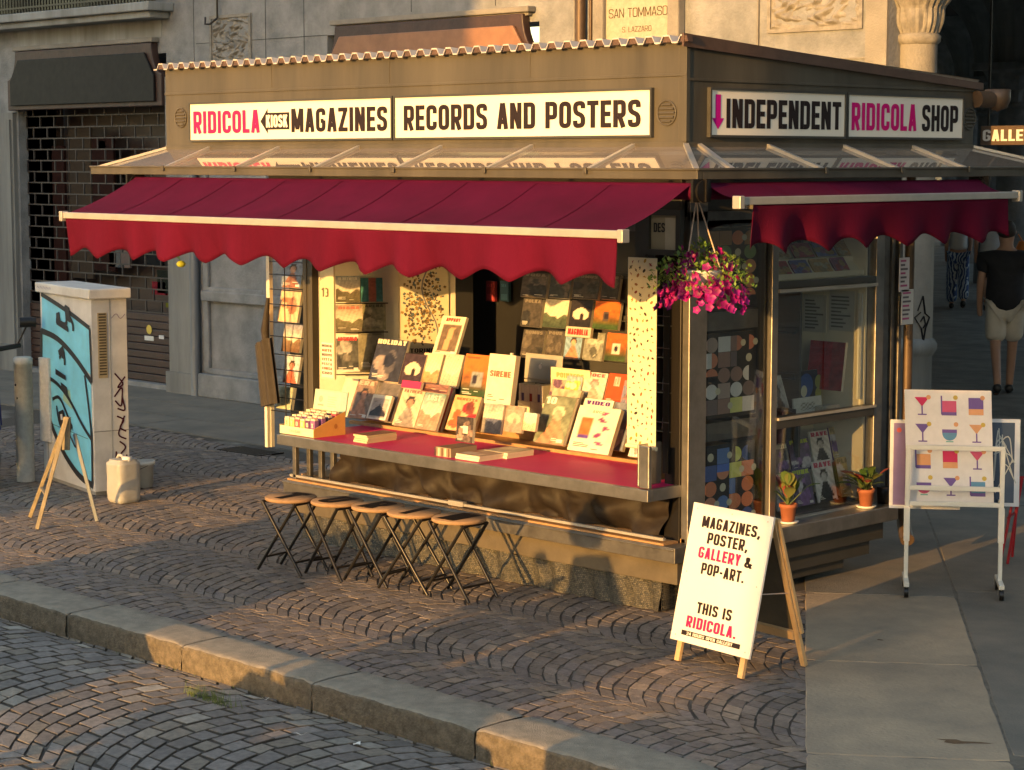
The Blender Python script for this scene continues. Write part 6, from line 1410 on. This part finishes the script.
# red metal stand behind
c = onz(1003, 575) + bv * .25; rs = empty('red_stand', (c.x, c.y, 0), 'thin red metal stand behind the wheeled poster rack', 'stand')
m = mb(); m.tube([c + Z * .01, c + rv * .09 + Z * .55], .009, 8); m.tube([c + rv * .05 + bv * .05 + Z * .01, c + rv * .12 + Z * .55], .009, 8); m.tube([c + bv * .3 + rv * .1 + Z * .01, c + rv * .10 + Z * .55], .009, 8); m.build('legs', 'red_metal', rs)
m = mb(); m.bar(c + rv * .04 + Z * .3, c + bv * .2 + rv * .1 + Z * .3, .01, .01); m.bar(c + rv * .06 + Z * .55, c + rv * .3 + Z * .55, .012, .012); m.build('crossbar', 'red_metal', rs)
# utility cabinet with graffiti
a_, b_ = Vector((-6.56, .085, 0)), Vector((-5.56, -.11, 0)); cr = (b_ - a_).normalized(); cbk = Vector((-cr.y, cr.x, 0)); CW = (b_ - a_).length; CD, CHt = .27, 1.44
cabn = empty('utility_cabinet', tuple((a_ + b_) / 2), 'white street cabinet covered in pale blue graffiti beside the plastic can', 'cabinet')
m = mb(); q = a_ + Z * .03; wv = (.62, .60, .57)
m.prism([q, q + cr * CW, q + cr * CW + cbk * CD, q + cbk * CD], (0, 0, CHt - .03), wv)
m.prism([a_ + cr * .02 + cbk * .01, a_ + cr * (CW - .02) + cbk * .01, a_ + cr * (CW - .02) + cbk * (CD - .01), a_ + cr * .02 + cbk * (CD - .01)], (0, 0, .03), (.3, .29, .27))
fo = a_ - cbk * .001
def G(x, y): return (x * CW, .03 + y * (CHt - .03))
def gp_(pts, c, off): m.add([fo + cr * G(*p)[0] + Z * G(*p)[1] - cbk * off for p in pts], [tuple(range(len(pts)))], c)
LB = (.20, .60, .80); LB2 = (.13, .44, .55)
gp_([(.04, .99), (.97, .84), (.99, .60), (.62, .70), (.03, .80)], LB, .001)
gp_([(.02, .80), (.60, .71), (.97, .56), (.97, .30), (.95, .04), (.78, .03), (.42, .14), (.14, .30), (.01, .55)], LB, .0012)
K = (.02, .018, .02)
def gl(pts, w_, off=.004, c=K): ribbon3(m, [G(*p) for p in pts], fo, cr, Z, w_, c, off=off)
gl([(.03, .99), (.50, .93), (.97, .85)], .035); gl([(.02, .79), (.35, .77), (.70, .68), (.99, .57)], .045, .0044); gl([(.02, .80), (-.0, .55), (.10, .34), (.38, .16), (.72, .05), (.97, .03)], .05, .0048)
gl([(.97, .85), (.99, .57)], .03, .0052); gl([(.86, .60), (.93, .42), (.97, .28), (.96, .04)], .03, .0056); gl([(.02, .55), (.30, .53), (.55, .46), (.80, .33), (.97, .27)], .03, .006)
gl([(.33, .86), (.55, .84), (.52, .94)], 0.035, .0062); gl([(.50, .94), (.66, .86), (.66, .82)], 0.035, .0064); gl([(.38, .66), (.47, .72), (.48, .63)], .03, .0066)
gl([(.22, .43), (.36, .46), (.52, .36), (.60, .30)], 0.026, .0068); gl([(.30, .40), (.34, .30), (.52, .26), (.60, .32)], 0.022, .007); gl([(.40, .38), (.46, .30), (.50, .34)], .03, .0072); gl([(.52, .28), (.66, .20), (.72, .24)], 0.019, .0074)
gp_([(.42, .44), (.60, .40), (.56, .50), (.44, .50)], (.35, .50, .35), .0016)
gl([(.05, .30), (.9, .27)], .004, .0076)
for k_, pp in enumerate(([(.34, .90), (.40, .91), (.42, .855), (.56, .84), (.57, .81), (.34, .84)], [(.52, .955), (.60, .94), (.62, .86), (.56, .87)], [(.36, .70), (.46, .735), (.50, .655), (.44, .665), (.42, .69), (.38, .675)], [(.30, .60), (.50, .575), (.50, .55), (.30, .57)], [(.40, .535), (.52, .515), (.54, .46), (.42, .49)], [(.04, .52), (.10, .53), (.14, .42), (.07, .36)], [(.34, .37), (.44, .39), (.50, .33), (.42, .29), (.35, .31)])):
    gp_(pp, K, .0080 + .0003 * k_)
gp_([(.38, .36), (.42, .365), (.43, .335), (.39, .33)], (.6, .6, .58), .0105)
m.build('body', 'cab_white', cabn, bevel=0)
sv = cbk; so = b_ + cr * .001
m = mb(); m.box(0, 0, 0, 0, 0, 0) if 0 else None
q = a_ - cr * .03 - cbk * .03 + Z * CHt; m.prism([q, q + cr * (CW + .06), q + cr * (CW + .06) + cbk * (CD + .06), q + cbk * (CD + .06)], (0, 0, .075), (.64, .62, .58)); q2 = q + Z * .0755 + cr * .02 + cbk * .02
for k in range(5): gx = q - cbk * .001 + cr * (.05 + k * .06) + Z * .03; ribbon3(m, [(0, 0), (.02, .025), (.035, 0), (.05, .02)], gx, cr, Z, .004, (.15, .15, .35), off=.001 + k * .0002)
m.build('lid', 'cab_white', cabn, bevel=.01)
# the side face carries grille, seam and a scrawled tag
m = mb(); T_ = lambda u, v: so + sv * (u * CD) + Z * (v * CHt)
m.prism([T_(.16, .60), T_(.42, .60), T_(.42, .93), T_(.16, .93)], cr * .006, (.45, .36, .22))
for k in range(22): z = .615 + k * .0145; m.prism([T_(.19, z), T_(.39, z), T_(.39, z + .007), T_(.19, z + .007)], cr * .010, (.10, .08, .05))
m.build('vent_grille', 'matte', cabn)
m = mb(); tagp = [[(.62, .62), (.9, .56), (.66, .54), (.92, .60)], [(.60, .50), (.85, .56), (.80, .44), (.62, .48)], [(.68, .44), (.92, .42), (.82, .50)], [(.66, .40), (.90, .38), (.70, .34), (.92, .32)], [(.88, .40), (.66, .30), (.92, .28)], [(.72, .27), (.94, .24), (.70, .20), (.90, .17)], [(.62, .22), (.58, .12), (.86, .10), (.92, .20)], [(.70, .16), (.9, .13)]]
for k, pts in enumerate(tagp): ribbon3(m, [(p[0] * CD, p[1] * CHt) for p in pts], so, sv, Z, .012, (.06, .01, .02), off=.002 + k * .0004)
m.prism([T_(.0, .325), T_(1, .325), T_(1, .33), T_(.0, .33)], cr * .003, (.3, .29, .27)); m.prism([T_(.50, .0), T_(.52, .0), T_(.52, 1), T_(.50, 1)], cr * .003, (.4, .39, .36))
ribbon3(m, [(.55 * CD, .90 * CHt), (.7 * CD, .93 * CHt), (.8 * CD, .89 * CHt), (.95 * CD, .92 * CHt)], so, sv, Z, .006, (.3, .25, .3), off=.007)
m.build('side_tag', 'matte', cabn)
# plastic can, bucket
c = onz(122, 503); cn = empty('plastic_can', (c.x, c.y, 0), 'milky square plastic can on the cobbles beside the graffiti cabinet', 'can')
m = mb(); s = .098; c = c + Vector((-.05, 0, 0))
def canf(u, v):
    t = u * 2 * math.pi; r = s * (1 - .06 * (abs(v - .5) > .42)); ct, st_ = math.cos(t), math.sin(t); p = 5; k = (abs(ct) ** p + abs(st_) ** p) ** (-1 / p); rr = r * k * (1 if .04 < v < .95 else .9) * (1 - .02 * (math.sin(v * 14) > .6))
    return (c.x + rr * ct, c.y + .05 + rr * st_, v * .31)
m.grid(canf, 40, 24, smooth=True); tp_ = [canf(k / 40, 1) for k in range(40)]; m.add(tp_, [tuple(range(40))]); m.build('body', 'plastic_milky', cn)
m = mb(); m.lathe([(.035, .30), (.035, .33), (.001, .332)], 16, (c.x + .05, c.y + .05, 0)); m.build('screw_cap', 'plastic_white', cn)
m = mb(); m.tube([(c.x - .07, c.y + .05, .308), (c.x - .05, c.y + .05, .332), (c.x - .01, c.y + .05, .33), (c.x + .01, c.y + .05, .308)], .012, 10); m.build('handle', 'plastic_milky', cn)
c = onz(138, 489) + Vector((-.06, .10, 0)); bk = empty('plastic_bucket', (c.x, c.y, 0), 'small white plastic bucket behind the milky can', 'bucket')
m = mb(); m.lathe([(.001, 0), (.062, 0), (.072, .19), (.078, .19), (.078, .168), (.082, .168), (.082, .198), (.070, .198), (.058, .01)], 24, (c.x, c.y, 0)); m.build('pail', 'plastic_white', bk)
m = mb(); m.tube([(c.x - .08, c.y, .18), (c.x - .05, c.y - .075, .14), (c.x + .02, c.y - .085, .13), (c.x + .08, c.y - .02, .17)], .003, 6); m.build('handle', 'steel', bk)
# folded wooden easel
ea = empty('wooden_trestle', (-4.8, -.95, 0), 'narrow folding wooden trestle standing in front of the graffiti cabinet', 'trestle')
f1, f2, f3 = onz(30, 517), onz(37, 529), onz(97, 521); tp = None
Pm = (f1 + f2 + f3) / 3; d = _ray(67, 417); 
tt_ = ((Pm - CAM).dot(Vector((Fw.x, Fw.y, 0)).normalized())) / d.dot(Vector((Fw.x, Fw.y, 0)).normalized()); tp = CAM + d * tt_
for f_, mt, s_ in ((f1, 'wood_old', 0), (f2, 'wood_old', .03)):
    m = mb(); m.bar(f_, tp + (f2 - f1) * s_, .026, .014, up=(.7, -.7, 0)); m.build('leg', mt, ea, bevel=.002)
m = mb(); m.bar(f3, tp - Z * .12 + (f3 - f2) * .12, .024, .014, up=(.7, -.7, 0)); m.build('leg', 'zinc', ea, bevel=.002)
m = mb(); m.bar(tp + Z * .0, tp - Z * .18 + (f2 - tp) * .06, .05, .02, up=(.7, -.7, 0)); m.bar(f1.lerp(tp, .3), f2.lerp(tp, .3), .02, .012); m.build('brace', 'wood_old', ea, bevel=.002)
# bollards (grey pipe posts)
for i, (px_, py_, yt_, r, lb) in enumerate(((26, 481, 358, .068, 'grey steel bollard left of the graffiti cabinet'),)):
    c = onz(px_, py_); d = _ray(px_, yt_); t_ = (Vector((c.x - CAM.x, c.y - CAM.y)).length) / Vector((d.x, d.y)).length; zt = (CAM + d * t_).z
    m = mb(); m.lathe([(r, 0), (r, zt - .05), (r * 1.06, zt - .05), (r * 1.06, zt), (r * .9, zt + .01), (.001, zt + .01)], 24, (c.x, c.y, 0), (.42, .42, .40)); m.tube([(c.x - .0, c.y - r, zt - .2), (c.x, c.y - r - .004, zt - .2)], .01, 8, (.05, .05, .05)); m.tube([(c.x + .02, c.y - r, zt - .3), (c.x + .02, c.y - r - .003, zt - .3)], .008, 8, (.05, .05, .05))
    tag(m.build('bollard', 'matte'), lb, 'bollard')
    m = mb(); cx_ = c + Vector((.08, .17, 0)); m.box(cx_.x - .06, cx_.x + .08, cx_.y - .05, cx_.y + .08, .30, zt + .0, (.5, .49, .46)); m.box(cx_.x - .02, cx_.x + .04, cx_.y - .01, cx_.y + .04, 0, .30, (.35, .34, .33))
    tag(m.build('meter_box', 'matte', bevel=.006), 'slim grey meter box on a post between bollard and graffiti cabinet', 'meter box')
# blue scooter, partly outside the picture
c = onz(6, 445) + Vector((-.75, .35, 0)); sc = empty('motor_scooter', (c.x, c.y, 0), 'dark blue motor scooter parked at the left edge behind the bollard', 'scooter')
def scooter(e, o, d, col='blue_paint'):
    n_ = Vector((-d.y, d.x, 0)); W = lambda x, y, z: o + d * x + n_ * y + Z * z
    for x in (.0, 1.25):
        m = mb(); m.tube([W(x + .21 * math.cos(t * math.pi / 12), 0, .21 + .21 * math.sin(t * math.pi / 12) + .03) for t in range(25)], .05, 8, cap=False); m.tube([W(x, -.05, .24), W(x, .05, .24)], .10, 12); m.build('wheel', 'black', e)
    m = mb(); m.tube([W(-.02, 0, .52), W(.25, 0, .42), W(.5, 0, .34), W(.8, 0, .34), W(1.3, 0, .62), W(1.5, 0, .62)], [.11, .12, .13, .17, .2, .06], 12)
    m.tube([W(-.25, 0, .46), W(-.08, 0, .56), W(.15, 0, .54), W(.28, 0, .38)], [.05, .09, .09, .05], 10)
    m.grid(lambda u, v: tuple(W(.10 + .12 * (1 - v) + .08 * abs(u - .5), (u - .5) * .42 * (1 - .3 * v), .42 + .52 * v)), 8, 6, smooth=True); m.tube([W(.02, 0, .9), W(.0, 0, 1.02)], [.09, .10], 10); m.build('body', col, e, solid=0)
    m = mb(); m.tube([W(.02, 0, .3), W(.06, 0, 1.0)], .025, 8); m.tube([W(.12, -.32, 1.04), W(.04, -.1, 1.02), W(.04, .1, 1.02), W(.12, .32, 1.04)], .02, 8); m.build('handlebar', 'black_metal', e)
    m = mb(); m.tube([W(.75, 0, .80), W(1.0, 0, .84), W(1.45, 0, .84)], [.11, .15, .10], 10); m.build('seat', 'black', e)
    m = mb(); m.tube([W(.12, -.3, 1.04), W(.05, -.36, 1.2)], .008, 6); m.tube([W(.03, -.42, 1.22), W(.05, -.30, 1.22)], .04, 10); m.build('mirror', 'black_metal', e)
hp = onz(20, 365); tgt = onz(14, 420)
c = CAM + _ray(22, 349) * 1.0; dd = (1.04 - CAM.z) / _ray(22, 349).z; hpos = CAM + _ray(22, 349) * dd
hpos -= Rt * .28; dv = Vector((-1, .25, 0)).normalized(); sc.location = (hpos.x, hpos.y, 0); sc['_w'] = (hpos.x, hpos.y, 0); scooter(sc, Vector((hpos.x, hpos.y, 0)) + dv * .05, dv)
# litter and weeds
rnd = random.Random(4)
for k, (x, y, z) in enumerate(((180, 648, STZ), (150, 641, STZ), (265, 700, STZ), (357, 745, STZ), (570, 505, 0), (345, 405, 0), (300, 735, STZ))):
    if k == 4 or k == 5: continue
    c = onz(x, y, z + .004); m = mb(); s = rnd.uniform(.012, .022); an = rnd.uniform(0, 3)
    m.grid(lambda u, v: (c.x + s * (u - .5) * 2 * math.cos(an) + s * (v - .5), c.y + s * (u - .5) * 2 * math.sin(an) + s * (v - .5), c.z + .006 + .006 * math.sin(u * 5 + v * 3)), 3, 3)
    tag(m.build('paper_scrap', 'plastic_white'), 'tiny scrap of white paper lying on the cobbles by the kerb', 'litter', 'paper scraps along the kerb')
m = mb()
for k in range(150):
    x = rnd.gauss(0, 1); b_ = onz(206, 700, STZ) + Vector((x * .10, rnd.uniform(-.02, .03), .0)) if k < 110 else Vector((rnd.uniform(-3, 2.5), -2.415, STZ))
    h = rnd.uniform(.02, .09) if k < 110 else rnd.uniform(.01, .03); d = Vector((rnd.uniform(-.5, .5), rnd.uniform(-.6, .2), 1)); m.add([b_, b_ + X * .006, b_ + d * h], [(0, 1, 2)])
tag(m.build('grass', 'grass'), kind='stuff')

# ================================================================== PEOPLE
def skin_mesh(name, V, E_, rad, mt, parent, sub=2):
    bm = bmesh.new(); ly = bm.verts.layers.skin.verify(); off = Vector(parent['_w']) if parent else Vector()
    vs = [bm.verts.new(Vector(v) - off) for v in V]
    for v, r in zip(vs, rad): v[ly].radius = (r, r) if not isinstance(r, tuple) else r
    vs[0][ly].use_root = True
    for a, b in E_: bm.edges.new((vs[a], vs[b]))
    me = bpy.data.meshes.new(name); bm.to_mesh(me); bm.free(); me.materials.append(M[mt])
    o = bpy.data.objects.new(name, me); COL.objects.link(o); o.parent = parent; s = o.modifiers.new('skin', 'SKIN'); s.use_smooth_shade = True; ss = o.modifiers.new('sub', 'SUBSURF'); ss.levels = sub; ss.render_levels = sub
    return o
def person(pos, head, H, lab, grp, skin='skin', top='tee_black', bottom='shorts', hair='hair', shoe='black', short=True, stride=.16, arms=(.3, .5), sleeveless=False, woman=False, hairlong=False, phase=1):
    """pos on the ground, head = facing direction in the plan, H = height; walking pose"""
    f = Vector((head[0], head[1], 0)).normalized(); r = Vector((f.y, -f.x, 0)); o = Vector((pos[0], pos[1], 0)); k = H / 1.75
    W = lambda x, y, z: o + r * x * k + f * y * k + Z * z * k
    e = empty('person', tuple(o), lab, 'person', grp); s = stride * phase; hp = .085; sh = .215 if not woman else .165
    J = [W(0, 0, .96), W(0, .01, 1.12), W(0, .0, 1.30), W(0, -.01, 1.44), W(0, 0, 1.53), W(0, .015, 1.60), W(0, .02, 1.68),
         W(-hp, 0, .90), W(-hp - .01, s * .55 + .02, .50), W(-hp, s * 1.1 - (.10 if s < 0 else 0), .10 + (.06 if s < 0 else 0)), W(-hp, s * 1.1 + .12 - (.1 if s < 0 else 0), .04),
         W(hp, 0, .90), W(hp + .01, -s * .55 + .02, .50), W(hp, -s * 1.1 - (.10 if s > 0 else 0), .10 + (.06 if s > 0 else 0)), W(hp, -s * 1.1 + .12 - (.1 if s > 0 else 0), .04),
         W(-sh, 0, 1.40), W(-sh - .04, -arms[0] * .25, 1.14), W(-sh - .03, -arms[0] * .2 + .12, .90), W(-sh - .02, -arms[0] * .2 + .16, .80),
         W(sh, 0, 1.40), W(sh + .04, arms[1] * .1, 1.14), W(sh + .02, arms[1] * .5, .96), W(sh + .0, arms[1] * .5 + .08, .90)]
    E_ = [(0, 1), (1, 2), (2, 3), (3, 4), (4, 5), (5, 6), (0, 7), (7, 8), (8, 9), (9, 10), (0, 11), (11, 12), (12, 13), (13, 14), (3, 15), (15, 16), (16, 17), (17, 18), (3, 19), (19, 20), (20, 21), (21, 22)]
    rad = [.14, .13, .12, .08, .055, .09, .085, .09, .055, .04, .03, .085, .055, .04, .03, .05, .04, .032, .03, .05, .04, .032, .03]
    body = skin_mesh('body', J, E_, [x * k for x in rad], skin, e)
    # shirt
    if sleeveless: skin_mesh('vest_top', [J[0] + Z * .02, J[1], J[2], J[3] - Z * .02], [(0, 1), (1, 2), (2, 3)], [.19 * k, .165 * k, .17 * k, .14 * k], top, e)
    else: skin_mesh('t_shirt', [J[0] - Z * .15, J[1], J[2], J[3] + Z * .0, J[15], J[15].lerp(J[16], .62), J[19], J[19].lerp(J[20], .62), J[3] + Z * .055 * k], [(0, 1), (1, 2), (2, 3), (3, 4), (4, 5), (3, 6), (6, 7), (3, 8)], [(.235 * k if not woman else .18 * k), .205 * k, .20 * k, .165 * k, .105 * k, .085 * k, .105 * k, .085 * k, .085 * k], top, e)
    ends = (.45, ) if short else (.96, )
    if short: L = [J[0] - Z * .0, J[7], J[7].lerp(J[8], .55), J[7].lerp(J[8], .88), J[11], J[11].lerp(J[12], .55), J[11].lerp(J[12], .88)]; rr = [.15, .125, .12, .115, .125, .12, .115]; Ed = [(0, 1), (1, 2), (2, 3), (0, 4), (4, 5), (5, 6)]
    else: L = [J[0], J[7], J[8], J[9] + Z * .0, J[11], J[12], J[13] + Z * .0]; rr = [.15, .12, .10, .10, .12, .10, .10]; Ed = [(0, 1), (1, 2), (2, 3), (0, 4), (4, 5), (5, 6)]
    skin_mesh('shorts' if short else 'trousers', L, Ed, [x * k for x in rr], bottom, e)
    for a, b in ((9, 10), (13, 14)):
        p, q = J[a], J[b]; skin_mesh('shoe', [p - f * .05 * k - Z * .045 * k, p + f * .05 * k - Z * .05 * k, Vector((q.x, q.y, q.z)) + f * .04 * k], [(0, 1), (1, 2)], [.048 * k, .05 * k, .036 * k], shoe, e)
    m = mb(); hc = J[6] + Z * .01 - f * .012
    hr = .098 * k
    for j in range(1): m.lathe([(.001, hr * 1.08), (hr * .55, hr * .95), (hr * .9, hr * .5), (hr, 0), (hr * .93, -hr * .5), (hr * .6, -hr * .8)], 20, hc - f * .012, smooth=True, cap=False, sx=.9)
    if hairlong: m.tube([hc - f * .06, hc - f * .09 - Z * .12, hc - f * .08 - Z * .24], [.05, .05, .02], 10)
    m.build('hair', hair, e)
    m = mb()
    for sg in (-1, 1): m.lathe([(.001, -.02), (.012, -.01), (.012, .01), (.001, .02)], 8, J[6] + r * sg * .088 * k - Z * .01)
    m.build('ear', skin, e); m = mb(); m.tube([J[6] + f * .085 * k, J[6] + f * .108 * k - Z * .015], [.008, .012], 8); m.build('nose', skin, e)
    return e
GPp = 'people walking away in the arcade'
away = Vector((E1.x, E1.y))
a = onz(997, 396); b = onz(1000, 397)
pm = onz(1000, 396)
hd = 1.75
person((pm.x - .0, pm.y + .05), away, 1.78, 'man in black t-shirt and beige shorts walking away in the arcade', GPp, skin='skin', top='tee_black', bottom='shorts', stride=.2, phase=-1, arms=(.1, .6))
pw = onz(957, 309); person((pw.x, pw.y), away, 1.68, 'woman in white vest and blue patterned trousers walking away in the arcade', GPp, top='tee_white', bottom='trousers_print', short=False, woman=True, sleeveless=True, stride=.1, hair='hair', arms=(.3, -.1))
p3 = onz(990, 312); person((p3.x, p3.y), away, 1.70, 'person in white t-shirt half hidden behind the man in black', GPp, top='tee_white', bottom='black', short=True, stride=.12, phase=-1)
p4 = onz(1012, 300); person((p4.x, p4.y), away, 1.80, 'person in dark t-shirt farther back at the right edge of the arcade', GPp, top='tee_black', bottom='black', short=False)
m = mb(); q = Vector((p3.x, p3.y, 0)) + Vector((Rt.x, Rt.y, 0)) * .52; m.tube([q + Z * .82, q + Z * .98, q + Z * 1.14], [.10, .15, .08], 12); m.tube([q + Z * 1.1, q + Z * 1.25 - Rt * .1], .012, 6); tag(m.build('orange_backpack', 'orange_cloth'), 'orange backpack beside the black-shirted man in the arcade', 'backpack')
p5 = onz(4, 468) ; person((p5.x - .62, p5.y - .25), (1, -.2), 1.72, 'pedestrian at the left picture edge, only a sneaker tip in view', 'pedestrians at the left edge', top='tee_white', shoe='orange_cloth', stride=.22, phase=-1)

# ================================================================== ADDED SHADOW CASTERS BETWEEN SUN AND KERB (out of view, they cast the low shadows)
def at_u(u, y): return u - .158 * y
yo = -6.2
pb = empty('shadow_planter', (at_u(-3, yo), yo, STZ), 'unseen long planter added on the street side to shade the pavement', 'planter')  # added out of view, its slanted end shapes the ground shadow
m = mb(); ua, ub = -3.90, -1.72; xa, xb = at_u(ua, yo), at_u(ub, yo)
m.prism([(xa, yo - .25, STZ), (xb + .1, yo - .25, STZ), (xb - .45, yo - .25, .72), (xa, yo - .25, .72)], (0, .5, 0)); m.build('trough', 'stone', pb, bevel=.01)
m = mb(); rnd = random.Random(9)
for k in range(1500):
    u = rnd.random(); p = Vector((lerp(xa + .02, xb - .55, u), yo + rnd.uniform(-.22, .22), rnd.uniform(.70, .93 + .04 * math.sin(u * 20)))); d = Vector((rnd.uniform(-1, 1), rnd.uniform(-1, 1), rnd.uniform(-1, 1))).normalized(); s_ = d.cross(Z).normalized() * .03
    m.add([p, p + d * .05 + s_, p + d * .09, p + d * .05 - s_], [(0, 1, 2, 3)], (.06, .1, .03))
m.build('shrub', 'leaf', pb)
s2 = empty('motor_scooter', (at_u(-.4, yo), yo, STZ), 'unseen grey motor scooter added to cast a shadow on the kiosk base', 'scooter')  # added out of view to shade the ground and kiosk base
scooter(s2, Vector((at_u(-1.0, yo), yo, STZ)), X, 'zinc'); 
m = mb(); xx = at_u(-.6, yo); m.tube([(xx, yo, .4), (xx + .02, yo, .8), (xx - .02, yo, 1.1)], [.22, .25, .14], 14); m.lathe([(.001, .16), (.1, .12), (.135, 0), (.12, -.1), (.001, -.14)], 14, (xx - .02, yo, 1.28)); m.build('rider_shadow_caster', 'cloth_dark', s2)  # rounded form added only for the blob shadow on the base
m = mb(); ua, ub = .92, 2.2; xa, xb = at_u(ua, yo), at_u(ub, yo)
m.prism([(xa, yo - .3, STZ), (xb, yo - .3, STZ), (xb, yo - .3, .62), (xa + .05, yo - .3, .62)], (0, .5, 0)); tag(m.build('shadow_block', 'stone', bevel=.02), 'unseen low block added on the street side to shade the kerb', 'barrier')  # added out of view to end the lit stretch of kerb

m = mb(); xa, xb = at_u(-.40, yo), at_u(.58, yo); m.prism([(xa, yo - .3, STZ), (xb, yo - .3, STZ), (xb, yo - .3, .44), (xa, yo - .3, .62)], (0, .5, 0)); tag(m.build('shadow_block', 'stone', bevel=.02), 'unseen sloping block added beside the scooter to shade the kerb', 'barrier')  # added out of view, sloped to shape the shadow edge at the kerb
yo = -12.0
sp = empty('shadow_signpost', (at_u(1.34, yo), yo, STZ), 'unseen post with two panels added to shade the side fascia and poster rack', 'shadow_signpost')  # added out of view, panels sized to shade rack posters and side fascia
m = mb(); m.tube([(at_u(1.34, yo), yo, STZ), (at_u(1.34, yo), yo, 5.5)], .04, 12); m.build('post', 'zinc', sp)
for u0, u1, z0, z1 in ((.62, 1.38, 2.37, 3.10), (.42, 1.40, 4.06, 5.4)):
    m = mb(); m.box(at_u(u0, yo), at_u(u1, yo), yo - .09, yo - .05, z0, z1); m.build('panel', 'plastic_white', sp, bevel=.01)
for o in list(bpy.data.objects):
    if '_w' in o: del o['_w']
